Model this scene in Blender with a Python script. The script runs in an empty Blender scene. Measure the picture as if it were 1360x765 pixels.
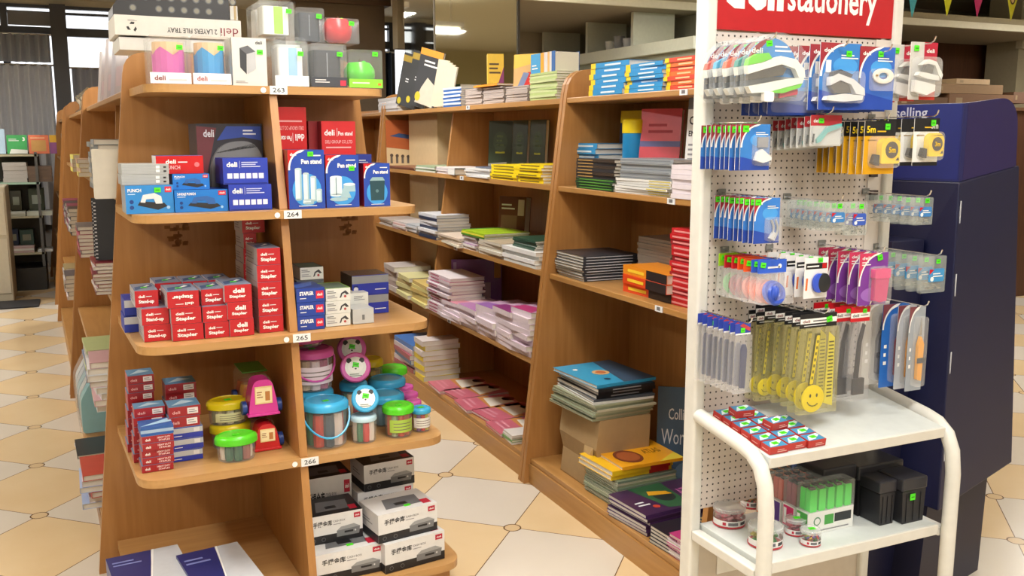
import bpy, math, random
from mathutils import Matrix, Vector, Euler
random.seed(11)
R = math.radians
SC = bpy.context.scene
COL = SC.collection
# ------------------------------------------------------------------ camera model (1360x765)
F, CX, CY, H = 1250., 680., 382.5, 1.5
PITCH = math.atan(202.5/F); YAW = math.atan((680-104)*math.cos(PITCH)/F)
cf = Vector((math.sin(YAW)*math.cos(PITCH), math.cos(YAW)*math.cos(PITCH), -math.sin(PITCH)))
cr = Vector((math.cos(YAW), -math.sin(YAW), 0)); cu = cr.cross(cf)
O = Vector((0, 0, H))
def ray(x, y): return cf + cr*((x-CX)/F) + cu*((CY-y)/F)
def at(x, y, ax, v):
    d = ray(x, y); i = 'xyz'.index(ax); return O + d*((v-O[i])/d[i])
def Xat(px, Y, z):                       # X of the point on the line (Y,z) seen at column px
    k = (px-CX)/F; b = Y*cr.y + (z-H)*cr.z; c = Y*cf.y + (z-H)*cf.z
    return (k*c-b)/(cr.x-k*cf.x)
def Yat(px, X, z):
    k = (px-CX)/F; b = X*cr.x + (z-H)*cr.z; c = X*cf.x + (z-H)*cf.z
    return (k*c-b)/(cr.y-k*cf.y)
def Zat(py, X, Y):
    k = (CY-py)/F; b = X*cu.x + Y*cu.y; c = X*cf.x + Y*cf.y
    return H + (k*c-b)/(cu.z-k*cf.z)
# ------------------------------------------------------------------ materials
MATS = {}
def lin(h):
    h = h.lstrip('#'); out = []
    for i in (0, 2, 4):
        c = int(h[i:i+2], 16)/255; out.append(c/12.92 if c <= .04045 else ((c+.055)/1.055)**2.4)
    return (*out, 1)
def _new(name):
    m = bpy.data.materials.new(name); m.use_nodes = True; MATS[name] = m
    return m, m.node_tree, m.node_tree.nodes['Principled BSDF']
def N(nt, t, **kw):
    n = nt.nodes.new(t)
    for k, v in kw.items():
        if k in n.inputs: n.inputs[k].default_value = v
        else: setattr(n, k, v)
    return n
def mat(h, rough=.5, metal=0., spec=.5, alpha=1., emit=0):
    key = f'{h}_{rough}_{metal}_{spec}_{alpha}_{emit}'
    if key in MATS: return MATS[key]
    m, nt, b = _new(key)
    b.inputs['Roughness'].default_value = rough; b.inputs['Metallic'].default_value = metal
    b.inputs['Specular IOR Level'].default_value = spec; b.inputs['Alpha'].default_value = alpha
    b.inputs['Base Color'].default_value = lin(h)
    if emit: b.inputs['Emission Color'].default_value = lin(h); b.inputs['Emission Strength'].default_value = emit
    elif metal < .5:                                   # slight procedural tone variation
        tc = N(nt, 'ShaderNodeTexCoord'); no = N(nt, 'ShaderNodeTexNoise', Scale=35.); hs = N(nt, 'ShaderNodeHueSaturation')
        mr = N(nt, 'ShaderNodeMapRange'); mr.inputs['To Min'].default_value = .93; mr.inputs['To Max'].default_value = 1.07
        nt.links.new(tc.outputs['Object'], no.inputs['Vector']); nt.links.new(no.outputs['Fac'], mr.inputs['Value'])
        nt.links.new(mr.outputs['Result'], hs.inputs['Value']); hs.inputs['Color'].default_value = lin(h)
        nt.links.new(hs.outputs['Color'], b.inputs['Base Color'])
    return m
def film(h='ffffff', a=.08, rough=.12):                # clear plastic film: mostly transparent with a sheen
    key = f'film_{h}_{a}_{rough}'
    if key in MATS: return MATS[key]
    m = bpy.data.materials.new(key); m.use_nodes = True; nt = m.node_tree; nt.nodes.clear(); MATS[key] = m
    out = N(nt, 'ShaderNodeOutputMaterial'); tr = N(nt, 'ShaderNodeBsdfTransparent'); mx = N(nt, 'ShaderNodeMixShader')
    pb = N(nt, 'ShaderNodeBsdfPrincipled', Roughness=rough); pb.inputs['Base Color'].default_value = lin(h)
    lw = N(nt, 'ShaderNodeLayerWeight', Blend=.35); ma = N(nt, 'ShaderNodeMath', operation='MULTIPLY_ADD')
    tr.inputs['Color'].default_value = (.97, .97, .97, 1)
    nt.links.new(lw.outputs['Facing'], ma.inputs[0]); ma.inputs[1].default_value = .22; ma.inputs[2].default_value = a
    nt.links.new(ma.outputs[0], mx.inputs['Fac']); nt.links.new(tr.outputs[0], mx.inputs[1]); nt.links.new(pb.outputs[0], mx.inputs[2])
    nt.links.new(mx.outputs[0], out.inputs['Surface']); return m
def wood(name, c1, c2, axis='z', rough=.38):
    if name in MATS: return MATS[name]
    m, nt, b = _new(name)
    tc = N(nt, 'ShaderNodeTexCoord'); mp = N(nt, 'ShaderNodeMapping'); no = N(nt, 'ShaderNodeTexNoise', Scale=6., Detail=6., Distortion=.4)
    s = {'z': (7, 7, .5), 'y': (7, .5, 7), 'x': (.5, 7, 7)}[axis]; mp.inputs['Scale'].default_value = s
    cr_ = N(nt, 'ShaderNodeValToRGB'); cr_.color_ramp.elements[0].color = lin(c1); cr_.color_ramp.elements[1].color = lin(c2)
    cr_.color_ramp.elements[0].position = .3; cr_.color_ramp.elements[1].position = .7
    nt.links.new(tc.outputs['Object'], mp.inputs['Vector']); nt.links.new(mp.outputs[0], no.inputs['Vector'])
    nt.links.new(no.outputs['Fac'], cr_.inputs['Fac']); nt.links.new(cr_.outputs['Color'], b.inputs['Base Color'])
    b.inputs['Roughness'].default_value = rough; return m
WOOD = wood('oak_laminate', 'a3713c', 'b28049')
WOODH = wood('oak_laminate_boards', 'b08450', 'bf945e', 'x')
WOODY = wood('oak_laminate_long', 'a87a42', 'b6884f', 'y')
BROWN = wood('brown_panelling', '4a2c18', '5a3720', 'z', .5)
def page_mat(h='e6e2d8'):
    key = 'pages_'+h
    if key in MATS: return MATS[key]
    m, nt, b = _new(key); tc = N(nt, 'ShaderNodeTexCoord'); wv = N(nt, 'ShaderNodeTexWave', Scale=110., Distortion=.6)
    wv.bands_direction = 'Z'; mr = N(nt, 'ShaderNodeMapRange'); mr.inputs['To Min'].default_value = .78; mr.inputs['To Max'].default_value = 1.04
    hs = N(nt, 'ShaderNodeHueSaturation'); hs.inputs['Color'].default_value = lin(h)
    nt.links.new(tc.outputs['Object'], wv.inputs['Vector']); nt.links.new(wv.outputs['Fac'], mr.inputs['Value'])
    nt.links.new(mr.outputs[0], hs.inputs['Value']); nt.links.new(hs.outputs[0], b.inputs['Base Color']); b.inputs['Roughness'].default_value = .8
    return m
# ------------------------------------------------------------------ text outlines
TXT = {}
def text_mesh(s, bold):
    k = (s, bold)
    if k in TXT: return TXT[k]
    cu_ = bpy.data.curves.new('t', 'FONT'); cu_.body = s; cu_.size = 1; cu_.resolution_u = 2; cu_.offset = bold; cu_.fill_mode = 'FRONT'
    ob = bpy.data.objects.new('t', cu_); COL.objects.link(ob); bpy.context.view_layer.update()
    me = bpy.data.meshes.new_from_object(ob.evaluated_get(bpy.context.evaluated_depsgraph_get()))
    v = [(p.co.x, p.co.y) for p in me.vertices]; f = [tuple(p.vertices) for p in me.polygons]
    bpy.data.objects.remove(ob); bpy.data.curves.remove(cu_); bpy.data.meshes.remove(me)
    x0 = min(a for a, _ in v); x1 = max(a for a, _ in v); y1 = max(b for _, b in v); y0 = min(b for _, b in v)
    TXT[k] = (v, f, x0, x1, y0, y1); return TXT[k]
# ------------------------------------------------------------------ mesh builder
class MB:
    def __init__(s): s.v = []; s.f = []; s.mi = []; s.mats = []; s.sm = []; s.o = Vector((0,0,0)); s.r = Vector((1,0,0)); s.u = Vector((0,0,1)); s.M = None
    def _m(s, m):
        if isinstance(m, str): m = mat(m)
        if m not in s.mats: s.mats.append(m)
        return s.mats.index(m)
    def add(s, vs, fs, m, smooth=False):
        b = len(s.v); i = s._m(m)
        for p in vs: s.v.append(s.M @ Vector(p) if s.M else Vector(p))
        for f in fs: s.f.append(tuple(b+k for k in f)); s.mi.append(i); s.sm.append(smooth)
        return s
    def box(s, x0, x1, y0, y1, z0, z1, m, **fm):       # fm: front/back/left/right/top/bottom material
        vs = [(x0,y0,z0),(x1,y0,z0),(x1,y1,z0),(x0,y1,z0),(x0,y0,z1),(x1,y0,z1),(x1,y1,z1),(x0,y1,z1)]
        F6 = dict(bottom=(0,3,2,1), top=(4,5,6,7), front=(0,1,5,4), right=(1,2,6,5), back=(2,3,7,6), left=(3,0,4,7))
        b = len(s.v)
        for p in vs: s.v.append(s.M @ Vector(p) if s.M else Vector(p))
        for k, f in F6.items():
            s.f.append(tuple(b+q for q in f)); s.mi.append(s._m(fm.get(k, m))); s.sm.append(False)
        return s
    def prism(s, pts, a, b, m, axis='y', smooth=False, side=None): # pts 2D; axis y: (x,z) ; x: (y,z) ; z: (x,y)
        mk = {'y': lambda p, t: (p[0], t, p[1]), 'x': lambda p, t: (t, p[0], p[1]), 'z': lambda p, t: (p[0], p[1], t)}[axis]
        n = len(pts); ar = sum(pts[i][0]*pts[(i+1)%n][1]-pts[(i+1)%n][0]*pts[i][1] for i in range(n))
        if ar < 0: pts = pts[::-1]
        if axis == 'y': a, b = b, a
        vs = [mk(p, a) for p in pts] + [mk(p, b) for p in pts]
        s.add(vs, [tuple(range(n))[::-1], tuple(range(n, 2*n))], m)
        s.add(vs, [(i, (i+1)%n, n+(i+1)%n, n+i) for i in range(n)], side or m, smooth)
        return s
    def lathe(s, prof, m, cx=0, cy=0, z=0, sx=1, sy=1, seg=24, smooth=True, cap=True):
        vs = []; fs = []
        for r, h in prof:
            for k in range(seg):
                a = 2*math.pi*k/seg; vs.append((cx+r*sx*math.cos(a), cy+r*sy*math.sin(a), z+h))
        for j in range(len(prof)-1):
            for k in range(seg): fs.append((j*seg+k, j*seg+(k+1)%seg, (j+1)*seg+(k+1)%seg, (j+1)*seg+k))
        if cap:
            fs.append(tuple(range(seg))[::-1]); fs.append(tuple(range((len(prof)-1)*seg, len(prof)*seg)))
        return s.add(vs, fs, m, smooth)
    def tube(s, pts, r, m, seg=8, rz=None):
        pts = [Vector(p) for p in pts]; vs = []; fs = []
        n = None
        for i, p in enumerate(pts):
            t = (pts[min(i+1, len(pts)-1)]-pts[max(i-1, 0)]).normalized()
            if n is None: a = Vector((0,0,1)) if abs(t.z) < .9 else Vector((0,1,0)); n = t.cross(a).normalized()
            else: n = (n-t*n.dot(t)).normalized()
            b = n.cross(t)
            for k in range(seg):
                q = 2*math.pi*k/seg; vs.append(p+n*(r*math.cos(q))+b*((rz or r)*math.sin(q)))
        for i in range(len(pts)-1):
            for k in range(seg): fs.append((i*seg+k, (i+1)*seg+k, (i+1)*seg+(k+1)%seg, i*seg+(k+1)%seg)[::-1])
        fs.append(tuple(range(seg))); fs.append(tuple(range((len(pts)-1)*seg, len(pts)*seg))[::-1])
        return s.add(vs, fs, m, True)
    # 2D drawing on a face
    def frame(s, o=(0,0,0), r=(1,0,0), u=(0,0,1)): s.o = Vector(o); s.r = Vector(r).normalized(); s.u = Vector(u).normalized(); return s
    def poly(s, pts, m, layer=1):
        n = s.r.cross(s.u); e = n*(.0004*layer)
        ar = sum(pts[i][0]*pts[(i+1)%len(pts)][1]-pts[(i+1)%len(pts)][0]*pts[i][1] for i in range(len(pts)))
        if ar < 0: pts = pts[::-1]
        return s.add([s.o+s.r*a+s.u*b+e for a, b in pts], [tuple(range(len(pts)))], m)
    def rect(s, x0, y0, x1, y1, m, layer=1): return s.poly([(x0,y0),(x1,y0),(x1,y1),(x0,y1)], m, layer)
    def disc(s, cx, cy, r, m, layer=1, ry=None, n=20): return s.poly([(cx+r*math.cos(2*math.pi*k/n), cy+(ry or r)*math.sin(2*math.pi*k/n)) for k in range(n)], m, layer)
    def text(s, t, x, y, w, h, m, layer=2, bold=.0, flip=False):   # fitted in the box x,y,w,h
        v, f, x0, x1, y0, y1 = text_mesh(t, bold); e = s.r.cross(s.u)*(.0004*layer); q = []
        for a, b in v:
            a = (a-x0)/(x1-x0); b = (b-y0)/(y1-y0)
            if flip: a, b = 1-a, 1-b
            q.append(s.o+s.r*(x+a*w)+s.u*(y+b*h)+e)
        return s.add(q, f, m)
    def lines(s, x, y, w, h, n, m, layer=2):           # unreadable small print: thin bars
        for k in range(n):
            yy = y+h*(k+.25)/n; s.rect(x, yy, x+w*(1-.35*((k*37) % 10)/10), yy+h*.42/n, m, layer)
        return s
    def build(s, name, parent=None, bevel=0, seg=2):
        me = bpy.data.meshes.new(name); me.from_pydata([tuple(p) for p in s.v], [], s.f)
        for m in s.mats: me.materials.append(m)
        me.polygons.foreach_set('material_index', s.mi)
        me.polygons.foreach_set('use_smooth', s.sm)
        me.update()
        if any(s.sm): me.set_sharp_from_angle(angle=R(40))
        o = bpy.data.objects.new(name, me); COL.objects.link(o)
        if parent: o.parent = parent
        if bevel:
            b = o.modifiers.new('bevel', 'BEVEL'); b.width = bevel; b.segments = seg; b.limit_method = 'ANGLE'; b.angle_limit = R(50)
        return o
LABELS = set()
def tag(o, label, cat, group=None):
    w = label.split()
    if not 4 <= len(w) <= 16: print('LABELLEN', len(w), label)
    if label in LABELS and not group: print('DUP', label)
    LABELS.add(label); o['label'] = label; o['category'] = cat
    if group: o['group'] = group
    return o
def thing(name, label, cat, loc=(0,0,0), rz=0, group=None, rot=None):
    o = bpy.data.objects.new(name, None); COL.objects.link(o); o.empty_display_size = .05
    o.location = loc; o.rotation_euler = rot if rot else (0, 0, rz); return tag(o, label, cat, group)
def struct(o): o['kind'] = 'structure'; return o
def dup(root, loc, rz=None, label=None, rot=None):
    r = root.copy(); COL.objects.link(r); r.location = loc
    if rot is not None: r.rotation_euler = rot
    elif rz is not None: r.rotation_euler = (0, 0, rz)
    if label:
        if label in LABELS: print('DUP', label)
        if len(label.split()) > 16: print('LABELLEN', len(label.split()), label)
        LABELS.add(label); r['label'] = label
    for ch in list(root.children):
        c = ch.copy(); COL.objects.link(c); c.parent = r
        for g in ch.children:
            d = g.copy(); COL.objects.link(d); d.parent = c
    return r
ORD = ['top', 'second', 'third', 'fourth', 'fifth', 'sixth', 'seventh', 'eighth', 'ninth', 'tenth', 'eleventh', 'twelfth', 'thirteenth', 'fourteenth', 'fifteenth', 'sixteenth']
def pos(k, n):                                         # k counts from the bottom
    j = n-1-k
    if n == 1: return 'the only'
    return 'topmost' if j == 0 else ('bottom' if k == 0 else ORD[j]+' from top')
W_, K_, RED, DRED, BLUE, DBLUE, SKY = mat('f2f2f0',.4), mat('1c1c20',.4), mat('c4161c',.35), mat('8e1a22',.35), mat('1f4fae',.35), mat('17205e',.4), mat('2a8fd8',.35)
GREEN_ST = mat('4fe01c', .5); CHROME = mat('d8d8d8', .18, 1.); SILVER = mat('b8bcc0', .35, .6)
PRINTG = mat('8a8a8e', .6); PALE = mat('dfe3e8', .4)
CLEAR = film(); CLEAR2 = film('e8eef0', .09); HAZE = film('f0f4f4', .42, .2)
def sticker(parent, x, y, z, w=.018, h=.014, r=(1,0,0), u=(0,0,1), tilt=0.):
    m = MB(); rr = Vector(r); uu = Vector(u); c, s_ = math.cos(tilt), math.sin(tilt)
    m.frame((x, y, z), rr*c+uu*s_, uu*c-rr*s_); n = m.r.cross(m.u)
    vs = [m.o+m.r*a+m.u*b+n*e for e in (.0, .0009) for a, b in ((0,0),(w,0),(w,h),(0,h))]
    m.add(vs, [(3,2,1,0),(4,5,6,7),(0,1,5,4),(1,2,6,5),(2,3,7,6),(3,0,4,7)], GREEN_ST)
    m.o = m.o+n*.0009; m.lines(w*.2, h*.3, w*.6, h*.4, 1, mat('2b8a12'), 1)
    return m.build('price_sticker', parent)
#@@SHELL
# ================================================================== ROOM SHELL
def floor_mat():
    m, nt, b = _new('stone_tile_floor')
    g = N(nt, 'ShaderNodeNewGeometry'); sp = N(nt, 'ShaderNodeSeparateXYZ'); nt.links.new(g.outputs['Position'], sp.inputs[0])
    def mth(op, a, b_=None, c=None):
        n = N(nt, 'ShaderNodeMath', operation=op)
        for i, q in enumerate((a, b_, c)):
            if q is None: continue
            if isinstance(q, (int, float)): n.inputs[i].default_value = q
            else: nt.links.new(q, n.inputs[i])
        return n.outputs[0]
    TU = .325
    # tile lattice: rows run along Y (pitch TW), columns along X (pitch TU*...)
    dx, dy = mth('SUBTRACT', sp.outputs[0], 1.43), mth('SUBTRACT', sp.outputs[1], 3.141); ct, st_ = math.cos(R(2.9)), math.sin(R(2.9))
    u = mth('MULTIPLY', mth('ADD', mth('MULTIPLY', dx, ct), mth('MULTIPLY', dy, st_)), 1/TU)
    w = mth('MULTIPLY', mth('SUBTRACT', mth('MULTIPLY', dy, ct), mth('MULTIPLY', dx, st_)), 1/TU)
    # skewed lattice -> diamond tiles with vertices on (1.41,3.78)+...
    a = mth('ADD', mth('MULTIPLY', u, .5), mth('MULTIPLY', w, .5)); c = mth('SUBTRACT', mth('MULTIPLY', w, .5), mth('MULTIPLY', u, .5))
    fa = mth('FRACT', mth('ADD', a, 1000)); fc = mth('FRACT', mth('ADD', c, 1000))
    ia = mth('FLOOR', mth('ADD', a, 1000)); ic = mth('FLOOR', mth('ADD', c, 1000))
    ea = mth('MINIMUM', fa, mth('SUBTRACT', 1, fa)); ec = mth('MINIMUM', fc, mth('SUBTRACT', 1, fc))
    e = mth('MINIMUM', ea, ec)
    joint = mth('LESS_THAN', e, .004)
    # small diamond inserts round the lattice vertices
    vsum = mth('POWER', mth('ADD', mth('POWER', ea, 2), mth('POWER', ec, 2)), .5)
    ins = mth('LESS_THAN', vsum, .07); ring = mth('LESS_THAN', mth('ABSOLUTE', mth('SUBTRACT', vsum, .07)), .006)
    jn = mth('MAXIMUM', mth('MULTIPLY', joint, mth('SUBTRACT', 1, ins)), ring)
    par = mth('SUBTRACT', 1, mth('MODULO', mth('ADD', mth('SUBTRACT', ia, ic), 1000), 2))
    no = N(nt, 'ShaderNodeTexNoise', Scale=3., Detail=5.); nt.links.new(g.outputs['Position'], no.inputs['Vector'])
    def mixc(f, A, B):
        n = N(nt, 'ShaderNodeMix', data_type='RGBA'); nt.links.new(f, n.inputs['Factor']) if not isinstance(f, float) else None
        for i, q in ((6, A), (7, B)):
            if isinstance(q, str): n.inputs[i].default_value = lin(q)
            else: nt.links.new(q, n.inputs[i])
        return n.outputs[2]
    cream = mixc(no.outputs['Fac'], 'd3b78c', 'e2cba4'); white = mixc(no.outputs['Fac'], 'cfc6b8', 'dad2c6')
    t = mixc(par, cream, white); t = mixc(ins, t, 'd3b890'); t = mixc(jn, t, '6b5136')
    nt.links.new(t, b.inputs['Base Color']); b.inputs['Roughness'].default_value = .22; return m
X0, X1_, Y0, Y1_, ZC = -4.5, 13., -5., 12., 3.0
m = MB(); m.box(X0-.2, X1_+.2, Y0-.2, Y1_+.2, -.1, 0, floor_mat()); struct(m.build('floor'))
CEIL = mat('d2c8ac', .8); WALL = mat('b8ae94', .8); OLIVE = mat('b3a67c', .7)
m = MB(); m.box(X0-.2, X1_+.2, Y0-.2, Y1_+.2, ZC, ZC+.1, CEIL); struct(m.build('ceiling'))
m = MB(); m.box(X0-.2, X1_+.2, Y0-.15, Y0, 0, 2.0, mat('d6d4cc', .7)); m.box(X0-.2, X1_+.2, Y0-.15, Y0, 2.0, ZC, OLIVE)
m.box(X0-.1, X1_, Y0, Y0+.03, 2.0, 2.1, mat('3c3a38', .5)); struct(m.build('wall_front'))
m = MB(); m.box(X0-.2, X0, Y0, Y1_, 0, ZC, WALL); struct(m.build('wall_left'))
m = MB(); m.box(X1_, X1_+.2, Y0, Y1_, 0, ZC, WALL); struct(m.build('wall_right'))
# back wall with window openings  (sill band z 2.62-2.72, transom above, tall panes below)
FR = mat('3a3c42', .5); m = MB()
m.box(X0-.2, X1_+.2, Y1_, Y1_+.15, 0, .9, mat('8b8680', .7)); m.box(X0-.2, X1_+.2, Y1_, Y1_+.15, 2.92, ZC, WALL)
m.box(4.75, X1_+.2, Y1_, Y1_+.15, .9, 2.92, WALL); m.box(X0-.2, -3.4, Y1_, Y1_+.15, .9, 2.92, WALL)
m.box(1.35, 2.75, Y1_, Y1_+.15, .9, 2.92, WALL); struct(m.build('wall_back'))
def window(n, xs, frost=()):
    m = MB(); a, b = xs[0], xs[-1]
    m.box(a, b, Y1_-.02, Y1_+.06, 2.60, 2.69, FR); m.box(a, b, Y1_-.02, Y1_+.06, .9, .97, FR); m.box(a, b, Y1_-.01, Y1_+.05, 2.835, 2.86, FR)
    m.box(a, b, Y1_-.02, Y1_+.06, 2.895, 2.93, FR)
    for x in xs: m.box(x-.035, x+.035, Y1_-.03, Y1_+.07, .9, 2.93, FR)
    o = struct(m.build(n)); g = MB(); g.box(a, b, Y1_+.02, Y1_+.028, .95, 2.9, film('e8f0ff', .06)); g.build('window_glass', o)
    if frost:
        q = MB()
        for x, y in frost: q.box(x, y, Y1_-.045, Y1_-.035, 2.70, 2.85, mat('6a6a6c', .5))
        q.build('transom_blind', o)
    return o
window('window_1', [-3.4, -1.9, -.66, -.12], [(-.62, -.16), (-1.86, -.70)])
window('window_2', [-.12, .62, 1.35]); window('window_3', [2.75, 3.75, 4.75])
m = MB(); m.box(-.20, -.04, Y1_-.16, Y1_-.03, 0, 2.93, mat('38383c', .5)); struct(m.build('trim_1'))
# curtains on the back windows: pleated sheets
def curtain(label, x0, x1, z0, z1, col, n):
    m = MB(); vs = []; fs = []; k = n*8
    for i in range(k+1):
        x = x0+(x1-x0)*i/k; y = Y1_-.1+.035*math.sin(i*2*math.pi/8)
        vs += [(x, y, z0), (x, y, z1), (x, y+.006, z0), (x, y+.006, z1)]
    for i in range(k): a = i*4; b = a+4; fs += [(a, b, b+1, a+1), (a+2, a+3, b+3, b+2), (a+1, b+1, b+3, a+3), (a, a+2, b+2, b)]
    m.add(vs, fs, col, True); t = thing('curtain', label, 'curtain', (0,0,0)); m.build('pleated_panel', t)
    r = MB(); r.tube([(x0-.03, Y1_-.1, z1), (x1+.03, Y1_-.1, z1)], .012, CHROME); r.build('curtain_rail', t)
curtain('pleated grey curtain across the left windows beyond the glass shelving', -3.3, -.22, .5, 2.27, mat('b2b3b8', .8), 30)
curtain('long charcoal blind panel hanging above the grey pleated curtain', -3.3, -.22, 2.30, 2.60, mat('8e9096', .8), 34)
curtain('narrow grey curtain right of the dark window post', -.02, .9, .6, 2.25, mat('8a8a90', .8), 8)
curtain('dark blue pleated curtain behind the leaning black books', 2.8, 3.72, .8, 2.55, mat('26354a', .8), 12)
curtain('dark blue curtain piece at the right end of the window row', 3.9, 4.7, .8, 2.2, mat('26354a', .8), 8)
# mirror-clad column standing inside the long bookcase
m = MB(); m.box(2.0, 2.53, 5.5, 6.05, 0, ZC, mat('cbb48c', .6)); o = struct(m.build('trim_2'))
MIR = mat('c9c9bf', .03, 1.)
t = thing('mirror_cladding', 'mirror panels cladding the square column above the tall bookcase', 'mirror', (0,0,0))
for a in ((1.985, 2.0, 5.485, 6.06), (2.0, 2.54, 5.485, 5.5)):
    m = MB(); m.box(*a, 1.66, ZC-.01, MIR); m.build('mirror_pane', t)
m = MB(); m.box(1.98, 1.99, 5.48, 5.49, 1.66, ZC-.01, mat('6d675a')); m.box(2.53, 2.545, 5.475, 5.49, 1.66, ZC-.01, mat('3a362e')); m.build('edge_trim', t)
# dropped ceiling, fascia beams, raised wall on the right
SOF = mat('a39a86', .8)
m = MB(); m.box(2.8, X1_, 6.6, 8.6, 2.5, 2.62, SOF); m.box(2.8, X1_, 6.56, 6.6, 2.5, 2.56, mat('d9d6c6', .6)); struct(m.build('ceiling_soffit'))
m = MB(); m.box(2.75, X1_, 8.6, 8.75, 2.3, ZC, mat('99907c', .8)); struct(m.build('ceiling_beam'))
m = MB()
m.box(4.20, 5.4, 5.95, 8.55, 1.3, 2.13, mat('9aa090', .7)); m.box(4.14, 5.4, 5.9, 8.55, 2.13, 2.22, mat('d0d6c8', .5))
struct(m.build('wall_mezzanine'))
t = thing('display_niche', 'pale open display niche with cups above the right bookcases', 'shelving', (0,0,0))
for y_ in (8.50, 7.62, 6.85): m = MB(); m.box(4.2, 4.6, y_-.02, y_+.02, 2.221, 2.499, mat('cfd4c6', .5)); m.build('divider', t)
m = MB(); m.box(4.75, 4.78, 5.95, 8.55, 2.221, 2.499, mat('8d9082', .6)); m.build('back_panel', t)
for i, y_ in enumerate((7.45, 7.3, 7.15, 7.02)):
    c = thing('cup', f'{["white cup at the left","grey cup second","pale jug third","dark mug last"][i]} in the display niche', 'cup', (4.35, y_, 2.2215)); m = MB(); m.lathe([(.03, 0), (.045, .05), (.05, .10+.03*(i % 2))], mat(['e4e6e0','9a9ca0','c8ccd0','3a3c48'][i], .3), seg=16); m.build('bowl', c); m = MB(); m.tube([(0,-.045,.03), (0,-.075,.04), (0,-.075,.07), (0,-.048,.085)], .006, mat(['e4e6e0','9a9ca0','c8ccd0','3a3c48'][i], .3)); m.build('handle', c)
for p in ((803, 33),):
    q = at(*p, 'z', 2.5); t = thing('ceiling_downlight', 'dark round recessed downlight in the dropped ceiling', 'light', q)
    m = MB(); m.lathe([(.13, -.004), (.13, 0), (.10, -.012), (.09, -.012)], K_); m.build('trim_ring', t); m = MB(); m.lathe([(.088, -.006), (.088, 0)], mat('111114', .2)); m.build('lens', t)
# brown pillar / bulkhead behind the left shelves
m = MB(); m.box(1.9, 2.75, 9.0, 9.5, 0, ZC, mat('6a5c4c', .7)); m.box(1.85, 2.8, 8.95, 9.55, 2.72, ZC, mat('54402e', .6)); struct(m.build('trim_3'))
# brown timber wall upper right
m = MB(); m.box(8.15, 10.1, 7.7, 7.85, 0, 2.62, BROWN); m.box(8.1, 10.15, 7.66, 7.7, 2.56, 2.66, K_); struct(m.build('wall_panelled'))
m = MB(); m.box(9.25, 10.5, 7.2, 7.6, 0, ZC, mat('a39a80', .6)); m.box(9.2, 10.6, 7.12, 7.2, 2.42, 2.5, mat('c7c2ac', .6)); struct(m.build('trim_4'))
#@@LIGHTS
w = bpy.data.worlds.new('daylight'); SC.world = w; w.use_nodes = True
w.node_tree.nodes['Background'].inputs[0].default_value = (.93, .96, 1, 1); w.node_tree.nodes['Background'].inputs[1].default_value = 2.2
def fixture(x, y, rz, label, power=60, z=ZC-.28):
    t = thing('fluorescent_fitting', label, 'light', (x, y, z), rz)
    m = MB(); m.box(-.62, .62, -.09, .09, -.05, 0, W_); m.build('housing', t)
    m = MB(); m.tube([(-.6, 0, -.065), (.6, 0, -.065)], .016, mat('fff4dc', .5, 0, .5, 1., 6)); m.build('tube', t)
    l = bpy.data.lights.new('tube_light', 'AREA'); l.shape = 'RECTANGLE'; l.size = 1.25; l.size_y = .3; l.energy = power; l.color = (1, .98, .95)
    o = bpy.data.objects.new('tube_light', l); COL.objects.link(o); o.location = (x, y, z-.10); o.rotation_euler = (0, 0, rz)
    m = MB(); [m.tube([(q, 0, 0), (q, 0, ZC-z)], .006, CHROME) for q in (-.5, .5)]; m.build('hanger', t)
    l2 = bpy.data.lights.new('added_uplight', 'AREA'); l2.shape = 'RECTANGLE'; l2.size = 1.25; l2.size_y = .25; l2.energy = power*.42; l2.color = (1, .98, .95)  # second light, added facing up to brighten the ceiling
    o = bpy.data.objects.new('added_uplight', l2); COL.objects.link(o); o.location = (x, y, z+.02); o.rotation_euler = (R(180), 0, rz)
fixture(.9, .6, 0, 'fluorescent fitting on the ceiling just behind the viewer', 62)
fixture(8.6, -1.0, 0, 'added fill lamp over the right front of the shop', 75)  # unseen lamp added to brighten the ceiling mirrored in the column
fixture(-1.6, 2.2, R(90), 'fluorescent fitting over the left aisle near the front', 62)
fixture(.9, 2.3, R(90), 'fluorescent fitting over the stationery end display', 34)
fixture(3.3, 1.0, 0, 'fluorescent fitting over the white wire stand', 22)
fixture(1.0, 4.9, R(90), 'fluorescent fitting over the middle aisle', 55)
fixture(-1.6, 6.5, R(90), 'fluorescent fitting over the left aisle further back', 70)
fixture(1.2, 9.2, R(90), 'fluorescent fitting near the back windows', 60)
fixture(-1.9, 9.6, 0, 'added fill lamp above the glass shelving', 45)  # extra lamp put in because the shelf items came out dark
fixture(5.2, 4.9, 0, 'fluorescent fitting over the right side of the shop', 60)
fixture(2.9, 6.2, R(90), 'added fill lamp above the far bookcases', 30)  # extra lamp put in to lift the dark far background
fixture(8.5, 5.6, 0, 'fluorescent fitting before the timber wall', 40)
fixture(-.6, -2.6, 0, 'fluorescent fitting far behind the viewer', 60)
fixture(3.4, -2.8, 0, 'added fill lamp far behind the viewer on the right', 70)  # unseen lamp added to light the rear ceiling for the mirror
SC.view_settings.view_transform = 'Standard'; SC.view_settings.look = 'None'; SC.view_settings.gamma = 1; SC.view_settings.exposure = -0.28
SC.view_settings.use_curve_mapping = False
cam = bpy.data.cameras.new('camera'); co = bpy.data.objects.new('camera', cam); COL.objects.link(co); SC.camera = co
cam.sensor_width = 36; cam.lens = F/1360*36; cam.clip_start = .02
co.matrix_world = Matrix((( cr.x, cu.x, -cf.x, 0), (cr.y, cu.y, -cf.y, 0), (cr.z, cu.z, -cf.z, H), (0,0,0,1)))
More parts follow.
